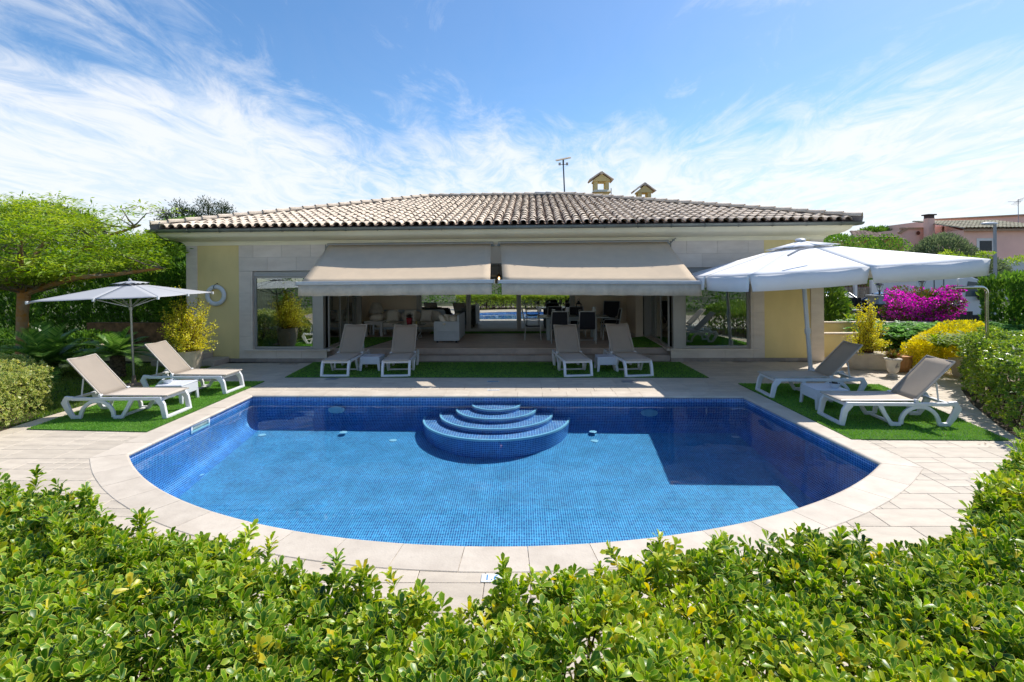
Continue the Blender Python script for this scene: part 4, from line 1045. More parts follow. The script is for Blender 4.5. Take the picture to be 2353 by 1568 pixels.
# =================================================================== PARASOLS
M_cloth = mat('white_parasol_cloth', (.88, .88, .88), .85, .02, 2, .06, 500, trans=.12)
M_grcloth = mat('grey_parasol_cloth', (.50, .51, .53), .85, .02, 2, .06, 500, trans=.2)
M_pole = mat('white_pole', (.60, .64, .70), .35, .03, 3, metal=.2)
M_steel = mat('steel_pole', (.42, .43, .41), .3, .04, 3, metal=.8)
def cloth_panel(mb, A, B, C_, sag, n=10):
    """triangle A (apex) B C with the surface dipping between ribs"""
    V = []; idx = {}
    for i in range(n+1):
        for j in range(i+1):
            u = i/n; v = j/i if i else 0; p = A*(1-u)+(B*(1-v)+C_*v)*u; p = p-Vector((0, 0, sag*u*4*v*(1-v)*u)); idx[i, j] = len(V); V.append(p)
    Fc = []
    for i in range(n):
        for j in range(i+1):
            Fc.append((idx[i, j], idx[i+1, j], idx[i+1, j+1]))
            if j < i: Fc.append((idx[i, j], idx[i+1, j+1], idx[i, j+1]))
    mb.add(V, Fc)
def parasol(label, base, lean, rz, half, zr, za, cloth, pole_m, pr, valance, vent, dome=0.):
    """square canopy of eight ribs; lean = (dx, dy) offset of the top"""
    t = thing('parasol', label, 'parasol', base, 0); top = Vector((lean[0], lean[1], za)); ax = top.normalized()
    mb = MB(); mb.tube([Vector((0, 0, 0)), ax*(za-.02)], pr, 12); mb.build('pole', pole_m, t, smooth=True)
    mb = MB(); mb.tube([ax*(za*.33), ax*(za*.33+.12)], pr*1.35, 12); mb.build('pole_collar', pole_m, t, smooth=True)
    X = Vector((cos(rz), sin(rz), 0)); X = (X-ax*X.dot(ax)).normalized(); Y = ax.cross(X)
    def pt(u, v, z): return ax*z+X*u+Y*v
    dirs = [(1, -1), (1, 0), (1, 1), (0, 1), (-1, 1), (-1, 0), (-1, -1), (0, -1)]
    ends = [pt(a*half, b*half, zr+(.004 if a*b == 0 else 0)) for a, b in dirs]; apex = pt(0, 0, za)
    mb = MB()
    vr = .24
    for i in range(8): cloth_panel(mb, apex, ends[i], ends[(i+1) % 8], .010*half/1.4, 10)
    o = mb.build('canopy', cloth, t, smooth=True); q = o.modifiers.new('thickness', 'SOLIDIFY'); q.thickness = .002
    if valance:
        for i in range(8):
            a, b = ends[i], ends[(i+1) % 8]; mb = MB(); V = []; n = 14
            mid = (a+b)/2; outw = (mid-ax*mid.dot(ax)).normalized()
            for k in range(n+1):
                s = k/n; p = a*(1-s)+b*s-Vector((0, 0, .010*half/1.4*4*s*(1-s)*1.0)); e = min(s, 1-s)*n
                h = valance*(1-.0*e); ins = .055*max(0, 1-e/1.6)
                fl = outw*(.010*sin(pi*s)+.016*sin(s*11+i))
                p2 = p+(b-a).normalized()*(ins if s < .5 else -ins)-Vector((0, 0, h))+fl; V += [p, p*.5+p2*.5+fl*.6, p2]
            mb.add(V, [(3*k+q, 3*k+q+1, 3*k+q+4, 3*k+q+3) for k in range(n) for q in range(2)])
            o = mb.build('valance', cloth, t, smooth=True); q = o.modifiers.new('thickness', 'SOLIDIFY'); q.thickness = .002
    # vent cap
    mb = MB(); ve = []
    for i, (a, b) in enumerate(dirs): ve.append(pt(a*half*vent, b*half*vent, za-(za-zr)*vent+.035))
    n = 5; ap = pt(0, 0, za+.05)
    for i in range(8):
        a, b = ve[i], ve[(i+1) % 8]; V = []
        for k in range(n+1):
            s = k/n; p = a*(1-s)+b*s+Vector((0, 0, .028*abs(sin(s*pi*1.5+i)))); V += [ap, ap*.45+p*.55+Vector((0, 0, .0)), p]
        mb.add(V, [(3*k+q, 3*k+q+1, 3*k+q+4, 3*k+q+3) for k in range(n) for q in range(2)])
    o = mb.build('vent_cap', cloth, t, smooth=True); q = o.modifiers.new('thickness', 'SOLIDIFY'); q.thickness = .002
    mb = MB(); 
    mb.lathe([(.0, -.03), (.05, -.03), (.11, 0), (.115, .03), (.09, .045), (.03, .06), (0, .06)] if valance else [(.0, -.01), (.03, -.01), (.035, .03), (0, .05)], 14, c=tuple(ap)); mb.build('top_cap', M_pole if valance else M_grcloth, t, smooth=True)
    for i, e in enumerate(ends):
        mb = MB(); p0 = pt(0, 0, za-.06); p1 = e-Vector((0, 0, .03)); mb.bar(p0, p1, .02, .028); mb.build('rib', pole_m, t)
        mb = MB(); mb.bar(pt(0, 0, zr-.25), p0*.45+p1*.55-Vector((0, 0, .02)), .018, .02); mb.build('stretcher', pole_m, t)
        if not valance:
            MB().box(-.018, .018, -.018, .018, -.05, .012).build('rib_tip', M_white, t, loc=tuple(e))
    mb = MB(); mb.tube([pt(0, 0, zr-.31), pt(0, 0, zr-.19)], pr*1.7, 12); mb.build('runner', pole_m, t, smooth=True)
    return t
bR = Vector((6.72, 12.0, 0)); tR = W(1840, 548, 12.05)
pr_ = parasol('large square white parasol with scalloped valance and leaning pole', bR, (tR.x-bR.x, .06), radians(.5), 2.27, 2.52, tR.z-.10, M_cloth, M_pole, .048, .31, .25)
mb = MB(); mb.tube([(-1.5, -1.9, 2.80), (-1.20, -1.75, 2.92), (-.85, -1.62, 2.98)], .02, 6); o = mb.build('tie_strap', mat('grey_strap', (.35, .37, .40), .6), pr_)
bL = G(308, 888); MBL = W(303, 644, bL.y)
pl_ = parasol('small square grey white parasol behind the two left loungers', bL, (-.06, -.02), radians(8), 1.22, 2.04, MBL.z-.06, M_grcloth, M_steel, .024, 0, .22)
MB().lathe([(.0, 0), (.20, 0), (.20, .05), (.05, .08), (.035, .25), (.0, .25)], 18).build('foot', mat('concrete_foot', (.30, .22, .17), .8), pl_)
MB().box(-.35, .35, -.35, .35, .004, .05).build('base_plate', M_pole, pr_, bevel=.01); MB().lathe([(.0, .05), (.075, .05), (.065, .25), (0, .25)], 14).build('socket', M_pole, pr_, smooth=True)

# =================================================================== TERRACE FURNITURE (house frame)
def ht(name, label, cat, px, py, rz=0., group=None, dy=0.):
    p = HG(px, py, FZ); w_ = h2w((p.x, p.y+dy, FZ)); return thing(name, label, cat, w_, HA+rz, group)
M_sofa = mat('grey_blue_wood', (.44, .49, .53), .5, .05, 4, .1, 40)
M_cush = mat('linen_cushion', (.66, .61, .52), .9, .05, 4, .2, 200)
M_pil = mat('cream_pillow', (.74, .69, .59), .9, .05, 5, .2, 200)
def pillow(parent, loc, rot, s=.42, m=M_pil):
    V = []; n = 8
    for sd_ in (1, -1):
        for i in range(n+1):
            for j in range(n+1):
                u = i/n*2-1; v = j/n*2-1; k = 1-.12*(1-u*u)*abs(v)**6 ; b = .085*((1-u**4)*(1-v**4))**.5
                V.append((u*s/2*(1-.08*(1-v*v)*(abs(u) > .9)), sd_*b, v*s/2*(1-.08*(1-u*u)*(abs(v) > .9))))
    N_ = (n+1)**2; Fc = []
    for i in range(n):
        for j in range(n):
            a = i*(n+1)+j; Fc.append((a, a+1, a+n+2, a+n+1)); Fc.append((N_+a+n+1, N_+a+n+2, N_+a+1, N_+a))
    mb = MB(); mb.add(V, Fc); o = mb.build('pillow', m, parent, smooth=True); o.location = loc; o.rotation_euler = rot; return o
# sofa against the back wall
sx0, sx1 = HG(885, 771, FZ), HG(1010, 771, FZ); L_ = 2.35
t = thing('sofa', 'grey wooden three seat sofa with cream cushions by the terrace back wall', 'sofa', h2w((-4.08, 3.75, FZ)), HA)
MB().box(-L_/2, L_/2, -.38, .38, .22, .30).build('frame', M_sofa, t, bevel=.01)
MB().box(-L_/2+.06, L_/2-.06, -.38, .30, .30, .46).build('seat_cushion', M_cush, t, bevel=.04, seg=3)
MB().box(-L_/2, L_/2, .34, .40, .30, .86).build('back_board', M_sofa, t, bevel=.01)
for i in range(3): mb = MB(); mb.ell((-.74+.74*i, .24, .64), (.37, .12, .20), 14, 8, power=.75); mb.build('back_cushion', M_cush, t, smooth=True)
for s in (-1, 1):
    mb = MB(); x = s*(L_/2+.02); mb.sweep([(x, -.40, .02), (x, -.38, .45), (x, -.30, .56), (x, 0, .60), (x, .36, .80)], .08, .06, side=(1, 0, 0)); mb.sweep([(x, .38, .0), (x, .38, .8)], .07, .06, side=(1, 0, 0)); mb.box(x-.02, x+.02, -.36, .36, .2, .52); mb.build('arm', M_sofa, t, bevel=.01)
for i, xx in enumerate((-.62, .02, .62)): 
    o = pillow(None, h2w((-4.08+xx, 3.70, FZ+.68)), (radians(-18), radians(4*(i-1)), HA), .44)
    tag(o, ['left square cream pillow leaning on the grey sofa', 'middle square cream pillow leaning on the sofa behind the red pot', 'right square cream pillow leaning on the sofa'][i], 'pillow', 'square cream pillows on the sofa')
# loveseat seen from its side
t = thing('loveseat', 'blue grey panelled loveseat standing side on near the terrace steps', 'loveseat', h2w((-2.38, 2.05, FZ)), HA)
W2, D2 = .74, 1.40
MB().box(-W2/2, W2/2, -.52, -.48, .08, .66).build('side_panel', M_sofa, t, bevel=.008)
MB().box(-W2/2, W2/2, -.545, -.52, .32, .35).build('panel_rail', M_sofa, t, bevel=.004)
for z0, z1 in ((.06, .10), (.62, .67)): MB().box(-W2/2-.01, W2/2+.01, -.545, -.47, z0, z1).build('panel_rail', M_sofa, t, bevel=.004)
for s in (-1, 1): MB().box(s*W2/2-.03, s*W2/2+.03, -.545, -.47, .06, .66).build('panel_stile', M_sofa, t, bevel=.004)
MB().box(-W2/2, W2/2, D2-.56, D2-.50, .08, .66).build('side_panel', M_sofa, t, bevel=.008)
MB().box(W2/2-.04, W2/2+.02, -.50, D2-.5, .08, .86).build('back_board', M_sofa, t, bevel=.008)
MB().box(-W2/2+.02, W2/2-.05, -.46, D2-.56, .30, .48).build('seat_cushion', M_cush, t, bevel=.03)
for i in range(2): mb = MB(); mb.ell((W2/2-.18, -.12+.62*i, .68), (.16, .33, .17), 14, 8, power=.75); mb.build('back_cushion', M_cush, t, smooth=True)
for x in (-.3, .3):
    for y in (-.48, D2-.54): MB().box(x-.03, x+.03, y-.02, y+.03, 0, .08).build('foot', M_iron, t)
for i, (xx, yy, a) in enumerate(((-2.5, 1.72, .5), (-2.36, 1.95, .1))):
    o = pillow(None, h2w((xx, yy, FZ+.68)), (radians(-32), radians(12), HA+radians(60+a*40)), .40); tag(o, ['cream pillow lying at the near end of blue grey loveseat', 'cream pillow slumped deeper inside the blue grey loveseat'][i], 'pillow')
# lamp table and lamp
t = thing('lamp_table', 'square white lamp table left of the grey sofa', 'table', h2w((-5.25, 3.55, FZ)), HA); M_wt = mat('painted_white_wood', (.60, .60, .58), .5, .04, 4)
MB().box(-.34, .34, -.30, .30, .47, .52).build('table_top', M_wt, t, bevel=.006); MB().box(-.30, .30, -.26, .26, .39, .47).build('apron', M_wt, t)
for x in (-.27, .27):
    for y in (-.23, .23): MB().box(x-.04, x+.04, y-.04, y+.04, 0, .40).build('leg', M_wt, t)
t = thing('table_lamp', 'table lamp with fat cream double base and pleated shade beside the sofa', 'lamp', h2w((-5.22, 3.52, FZ+.52)), HA)
mb = MB(); mb.lathe([(.0, 0), (.16, 0), (.23, .06), (.24, .13), (.20, .20), (.14, .235), (.08, .25), (0, .25)], 24); mb.build('base', M_pil, t, smooth=True)
mb = MB(); mb.tube([(0, 0, .24), (0, 0, .36)], .02, 8); mb.build('stem', M_pil, t)
V = []; n = 48
for k in range(n): a = 2*pi*k/n; j = 1+.02*(k % 2); V += [(.27*j*cos(a), .27*j*sin(a), .28), (.20*j*cos(a), .20*j*sin(a), .50), (.135*j*cos(a), .135*j*sin(a), .64)]
mb = MB(); mb.add(V, [(3*k+q, 3*((k+1) % n)+q, 3*((k+1) % n)+q+1, 3*k+q+1) for k in range(n) for q in range(2)]); mb.build('lamp_shade', mat('lamp_shade_cloth', (.62, .58, .50), .9, trans=.3), t)
# round iron table with glass top
t = thing('coffee_table', 'round glass coffee table on scrolled white iron legs before the sofa', 'table', h2w((-3.78, 2.45, FZ)), HA)
mb = MB(); mb.lathe([(.0, .50), (.55, .50), (.56, .508), (.55, .516), (0, .516)], 32); mb.build('glass_top', glassmat('table_glass', (.70, .78, .72), .12), t, smooth=True)
V = MB(); V.tube([(.50*cos(2*pi*k/24), .50*sin(2*pi*k/24), .47) for k in range(25)], .014, 6); V.build('ring', M_wt, t, smooth=True)
for k in range(4):
    a = pi/4+k*pi/2; P_ = [(.50, .47), (.40, .42), (.38, .33), (.46, .24), (.40, .13), (.33, .06), (.40, .01), (.47, .04), (.45, .09)]; mb = MB(); mb.tube([(r_*cos(a), r_*sin(a), z) for r_, z in P_], .014, 6); mb.build('leg', M_wt, t, smooth=True)
ct = h2w((-3.78, 2.45, FZ+.516))
t = thing('potted_plant', 'wispy grey plant in a red square pot on the coffee table', 'pot plant', ct+Vector((-.02, .1, 0))); M_red = mat('red_glaze', (.30, .012, .02), .25, .05, 4)
MB().add([(-.075, -.075, 0), (.075, -.075, 0), (.075, .075, 0), (-.075, .075, 0), (-.095, -.095, .19), (.095, -.095, .19), (.095, .095, .19), (-.095, .095, .19)], [(0, 3, 2, 1), (4, 5, 6, 7), (0, 1, 5, 4), (1, 2, 6, 5), (2, 3, 7, 6), (3, 0, 4, 7)]).build('pot', M_red, t, bevel=.008)
n = 500; D = rdir(n); D[:, 2] = np.abs(D[:, 2])+.5; leaves('foliage', proto_blade(.02, .2), np.tile([0, 0, .18], (n, 1))+RS.normal(0, .02, (n, 3)), D, rdir(n), RS.uniform(.10, .22, n), leafmat('dry_plant', [(.05, .04, .035), (.10, .08, .07)], trans=.1), t)
t = thing('candle_glass', 'small amber candle glass beside the red pot on the coffee table', 'candle', ct+Vector((.22, .05, 0))); mb = MB(); mb.lathe([(.0, 0), (.035, 0), (.04, .02), (.04, .08), (.034, .08), (0, .07)], 14); mb.build('glass', mat('amber_glass', (.40, .34, .12), .2), t, smooth=True); mb = MB(); mb.lathe([(.0, .07), (.03, .07), (.03, .075), (0, .075)], 10); mb.build('wax', M_pil, t)

# dining group
M_dt = mat('table_teal_paint', (.30, .36, .38), .25, .05, 4, spec=.6); M_mesh = mat('navy_mesh', (.012, .014, .022), .7, .1, 8); M_ca = mat('chair_aluminium', (.45, .46, .46), .35, .04, 4, metal=.4)
pa, pb = HG(1250, 783.6, FZ), HG(1374, 782, FZ)
dcx = (pa.x+pb.x)/2; dy0 = (pa.y+pb.y)/2; TL = 2.30; TD = 1.0
t = thing('dining_table', 'long grey extending dining table under the right awning', 'table', h2w((dcx+.08, dy0+TD/2, FZ)), HA)
MB().box(-TL/2-.0, -.62, -TD/2, TD/2, .71, .745).build('table_leaf', M_dt, t, bevel=.006); MB().box(.62, TL/2, -TD/2, TD/2, .71, .745).build('table_leaf', M_dt, t, bevel=.006); MB().box(-.615, .615, -TD/2, TD/2, .715, .75).build('table_top', M_dt, t, bevel=.006)
MB().box(-.78, .70, -TD/2+.06, TD/2-.06, .62, .71).build('apron', M_dt, t)
for x in (-.80, .70):
    for y in (-TD/2+.08, TD/2-.08): MB().box(x-.055, x+.055, y-.05, y+.05, 0, .70).build('leg', M_dt, t, bevel=.01)
tc_ = Vector((dcx+.08, dy0+TD/2, FZ+.75))
def dchair(label, lx, ly, rz, armed=True, group='navy mesh dining chairs round the table'):
    t = thing('dining_chair', label, 'chair', h2w((lx, ly, FZ)), HA+rz, group); w = .255
    mb = MB()
    for s in (-1, 1):
        mb = MB(); mb.tube([(s*w, .26, 0), (s*w, .235, .40), (s*w, .25, .45), (s*w, .30, .72), (s*w*.93, .345, .97), (s*w*.86, .35, .985)], .017, 7); mb.build('back_leg', M_ca, t, smooth=True)
        mb = MB(); mb.tube([(s*w, -.26, 0), (s*w, -.235, .62), (s*w, -.18, .655), (s*w, .0, .665), (s*w, .28, .64)], .015, 7); mb.build('arm', M_ca, t, smooth=True)
        mb = MB(); mb.tube([(s*w, -.24, .42), (s*w, .235, .41)], .014, 6); mb.build('side_rail', M_ca, t)
    mb = MB(); mb.tube([(-w*.86, .35, .985), (w*.86, .35, .985)], .018, 7); mb.build('top_rail', M_ca, t); mb = MB(); mb.tube([(-w, -.24, .42), (w, -.24, .42)], .014, 6); mb.build('front_rail', M_ca, t)
    mb = MB(); mb.tube([(-w, .245, .10), (w, .245, .10)], .010, 6); mb.build('stretcher', M_ca, t)
    V = []; pr2 = [(-.235, .43), (-.05, .415), (.15, .42), (.24, .46), (.275, .60), (.31, .78), (.345, .965)]
    for (y, z) in pr2: V += [(-w+.02, y, z), (w-.02, y, z)]
    mb = MB(); mb.add(V[:8], [(2*i, 2*i+1, 2*i+3, 2*i+2) for i in range(3)]); o = mb.build('seat', M_mesh, t); q = o.modifiers.new('thickness', 'SOLIDIFY'); q.thickness = .006
    mb = MB(); mb.add(V[6:], [(2*i, 2*i+1, 2*i+3, 2*i+2) for i in range(3)]); o = mb.build('backrest', M_mesh, t); q = o.modifiers.new('thickness', 'SOLIDIFY'); q.thickness = .006
    return t
c1 = HG(1285, 789, FZ); c2 = HG(1350, 789, FZ)
dchair('left of the two chairs with backs to the pool at the long dining table', c1.x+.02, c1.y+.22, pi)
dchair('right of the two chairs with backs to the pool at the long dining table', c2.x, c2.y+.22, pi)
dchair('dining chair at the left end of the table nearest the glass', tc_.x-1.30, tc_.y-.15, pi/2)
dchair('dining chair at the right end of the dining table turned inwards', tc_.x+1.22, tc_.y-.1, -pi/2)
dchair('left of the two chairs on the far side of the dining table', c1.x-.03, tc_.y+.72, 0)
dchair('right of the two chairs on the far side of the dining table', c2.x-.15, tc_.y+.72, 0)
t = thing('reclining_chair', 'high backed black recliner standing in the right terrace corner', 'chair', h2w((3.05, 3.85, FZ)), HA-.35); w = .29
mb = MB(); V = [(-w, -.30, .42), (w, -.30, .42), (-w, .16, .40), (w, .16, .40), (-w, .42, 1.12), (w, .42, 1.12)]; mb.add(V[:4], [(0, 1, 3, 2)]); o = mb.build('seat', M_mesh, t); q = o.modifiers.new('thickness', 'SOLIDIFY'); q.thickness = .03
mb = MB(); mb.add(V[2:], [(0, 1, 3, 2)]); o = mb.build('backrest', M_mesh, t); q = o.modifiers.new('thickness', 'SOLIDIFY'); q.thickness = .03
for s in (-1, 1):
    mb = MB(); mb.tube([(s*w, -.34, 0), (s*w, .20, .62), (s*w, -.32, .64), (s*w, -.36, .60)], .014, 6); mb.build('arm', M_ca, t); mb = MB(); mb.tube([(s*w, .36, 0), (s*w, -.22, .44)], .014, 6); mb.build('leg', M_ca, t); mb = MB(); mb.tube([(s*w, .15, .40), (s*w, .42, 1.13)], .014, 6); mb.build('back_frame', M_ca, t)
mb = MB(); mb.tube([(-w, .42, 1.13), (w, .42, 1.13)], .014, 6); mb.build('top_rail', M_ca, t)
for i, (px, lab) in enumerate(((1240, 'small white table lamp at the left end of the dining table'), (1308, 'small white table lamp in the middle of the dining table'), (1373, 'small white table lamp at the right end of the dining table'))):
    p = HG(px, 731, tc_.z); t = thing('small_lamp', lab, 'lamp', h2w((p.x, tc_.y+.05, tc_.z)), 0, 'small white lamps on the dining table')
    mb = MB(); mb.lathe([(.0, 0), (.045, 0), (.045, .012), (.008, .015), (.008, .14), (0, .14)], 12); mb.build('foot', M_iron, t); mb = MB(); mb.lathe([(.075, .13), (.055, .28), (.0, .281)], 16); mb.build('lamp_shade', M_white, t, smooth=True)
for i, (px, lab) in enumerate(((1274, 'clear candle jar between the left and middle table lamps'), (1338, 'candle jar standing in front of the black lantern'))):
    p = HG(px, 731, tc_.z); t = thing('candle_jar', lab, 'candle', h2w((p.x, tc_.y-.18, tc_.z))); mb = MB(); mb.lathe([(.055, 0), (.06, .02), (.06, .20), (.055, .21)], 14); mb.build('jar', glassmat('jar_glass', (.85, .9, .88), .1), t, smooth=True); mb = MB(); mb.lathe([(.0, .01), (.035, .01), (.035, .13), (0, .13)], 12); mb.build('candle', M_pil, t)
p = HG(1337, 731, tc_.z); t = thing('table_lantern', 'tall black lantern with ring handle on the dining table', 'lantern', h2w((p.x, tc_.y+.25, tc_.z)), HA)
mb = MB(); a = .085; mb.box(-a, a, -a, a, 0, .02); mb.box(-a-.01, a+.01, -a-.01, a+.01, .36, .38)
for x in (-a, a-.014):
    for y in (-a, a-.014): mb.box(x, x+.014, y, y+.014, .02, .36)
mb.build('frame', M_iron, t); mb = MB(); mb.lathe([(.08, .38), (.04, .43), (.035, .47), (0, .48)], 12); mb.build('cap', M_iron, t); mb = MB(); mb.tube([(.035*cos(2*pi*k/12), 0, .51+.035*sin(2*pi*k/12)) for k in range(13)], .005, 5); mb.build('handle', M_iron, t)

# =================================================================== PLANTS
P_OB, P_OV, P_DI, P_DN, P_BL = proto_obov(), proto_oval(), proto_dia(.5), proto_dia(.28), proto_blade()
M_stem = mat('brown_stem', (.10, .07, .04), .85, .2, 20); M_stemg = mat('green_stem', (.12, .14, .04), .8, .2, 20)
M_bark = mat('lichen_bark', (.24, .20, .15), .9, .35, 6, .8, 25, col2=(.12, .10, .08))
def plant(name, label, cat, loc=(0, 0, 0), group=None): return thing(name, label, cat, loc, 0, group)
def sprig_leaves(P, A, k, L, jit=.25):
    """whorls of k leaves round the shoot axes A at P"""
    n = len(P); A = A/np.linalg.norm(A, axis=1, keepdims=True)
    ref = np.where(np.abs(A[:, 2:3]) > .9, np.array([[1., 0, 0]]), np.array([[0, 0, 1.]])); X = np.cross(A, ref); X /= np.linalg.norm(X, axis=1, keepdims=True); Y = np.cross(A, X)
    az0 = RS.rand(n)*6.28; PP = []; DD = []; UU = []; LL = []; idx = []
    for q in range(k):
        az = az0+q*2.4; t = (q+.5)/k; el = 1.35-1.0*t+RS.normal(0, jit*.5, n)
        rad = X*np.cos(az)[:, None]+Y*np.sin(az)[:, None]
        D = A*np.cos(el)[:, None]+rad*np.sin(el)[:, None]; D += RS.normal(0, .12, (n, 3))
        off = (-.035+.04*t); PP.append(P+A*off+rad*.004); DD.append(D); UU.append(A+RS.normal(0, .25, (n, 3))); LL.append(L*(1.08-.35*t)*RS.uniform(.75, 1.2, n)); idx.append(np.arange(n))
    return [np.concatenate(v) for v in (PP, DD, UU, LL, idx)]
def hedge_points(poly, hf, n, deep=.16, side=.25):
    xs = [p[0] for p in poly]; ys = [p[1] for p in poly]; out = []
    N = int(n*2.2); x = RS.uniform(min(xs), max(xs), N); y = RS.uniform(min(ys), max(ys), N)
    k = np.array([inside(a, b, poly) for a, b in zip(x, y)]); x, y = x[k][:n], y[k][:n]; m = len(x)
    h = np.array([hf(a, b) for a, b in zip(x, y)]); z = h-RS.exponential(deep, m).clip(0, .5); z[RS.rand(m) < .03] += .07
    A = np.stack([RS.normal(0, .38, m), RS.normal(-.05, .38, m), np.ones(m)], 1)
    # flanks
    per = []; 
    for i in range(len(poly)): a = Vector(poly[i]); b = Vector(poly[(i+1) % len(poly)]); per.append((a, b, (b-a).length))
    tot = sum(p[2] for p in per); PX = []; AX = []
    area = sum(poly[i][0]*poly[(i+1) % len(poly)][1]-poly[(i+1) % len(poly)][0]*poly[i][1] for i in range(len(poly))); sg = 1 if area > 0 else -1
    for a, b, l in per:
        c = int(n*side*l/tot); d = (b-a)/l; nn = Vector((d.y, -d.x))*sg
        t = RS.rand(c)*l; w_ = RS.exponential(.05, c)
        qx = a.x+d.x*t-nn.x*w_+RS.normal(0, .03, c); qy = a.y+d.y*t-nn.y*w_+RS.normal(0, .03, c); hh = np.array([hf(u, v) for u, v in zip(qx, qy)])
        PX.append(np.stack([qx, qy, RS.uniform(.04, 1, c)**.8*hh], 1)); AX.append(np.stack([nn.x+RS.normal(0, .4, c), nn.y+RS.normal(0, .4, c), RS.uniform(.2, .9, c)], 1))
    return np.concatenate([np.stack([x, y, z], 1)]+PX), np.concatenate([A]+AX)
def hedge_stems(poly, hf, n, parent, m=M_stem):
    mb = MB(); xs = [p[0] for p in poly]; ys = [p[1] for p in poly]; c = 0
    while c < n:
        x = random.uniform(min(xs), max(xs)); y = random.uniform(min(ys), max(ys))
        if not all(inside(x+a, y+b, poly) for a, b in ((0, 0), (.2, 0), (-.2, 0), (0, .22), (0, -.2))): continue
        h = hf(x, y)-.06; mb.tube([(x+random.gauss(0, .06), y+random.gauss(0, .06), -.05), (x+random.gauss(0, .03), y, h*.5), (x+random.gauss(0, .12), y+random.gauss(0, .12), h*.93)], [.012, .008, .004], 5, False); c += 1
    mb.build('stems', m, parent, kind='stuff')

GREENS = [(.012, .050, .006), (.032, .11, .008), (.075, .19, .010), (.16, .31, .014), (.30, .41, .02), (.62, .50, .03)]
M_hl = leafmat('hedge_leaf', GREENS, rim=(.50, .54, .08), rimpos=.74, rough=.36, trans=.29, spec=.4)
HB = [(-12, 8.5), (-8.2, 6.4), (-6.3, 5.2), (-4.75, 4.25), (-4.03, 3.88), (-3.57, 3.76), (-2.97, 3.44), (-2.50, 3.22), (-2.06, 3.14), (-1.67, 3.04), (-1.29, 2.90), (-.94, 2.75), (-.67, 2.61), (-.44, 2.57), (-.22, 2.56), (0, 2.67), (.48, 2.86), (.77, 3.0), (1.3, 3.08), (1.9, 3.20), (2.28, 3.05), (2.7, 3.26), (3.4, 3.75), (4.3, 4.5), (6, 6.0)]
front_poly = [(x, y-.05) for x, y in HB if -4.9 < x < 5]+[(5.2, 3.2), (4.3, 2.2), (2.8, 1.42), (-2.8, 1.42), (-4.3, 2.2), (-5.2, 3.2)]
def hf_front(x, y):
    p = np.array([x, y, 0.]); v = .90+.045*sin(x*3.1+1)*cos(y*2.7)+.03*sin(x*7.3+y*5)+.02*sin(x*13-y*9)
    t = min(1, max(0, (x-2.45)/.8)); return v+.17*t*t*(3-2*t)*(1 if y > 2 else .6)+(.10*min(1, max(0, (-x-2.2)/1.4)) if x < -2.2 else 0)
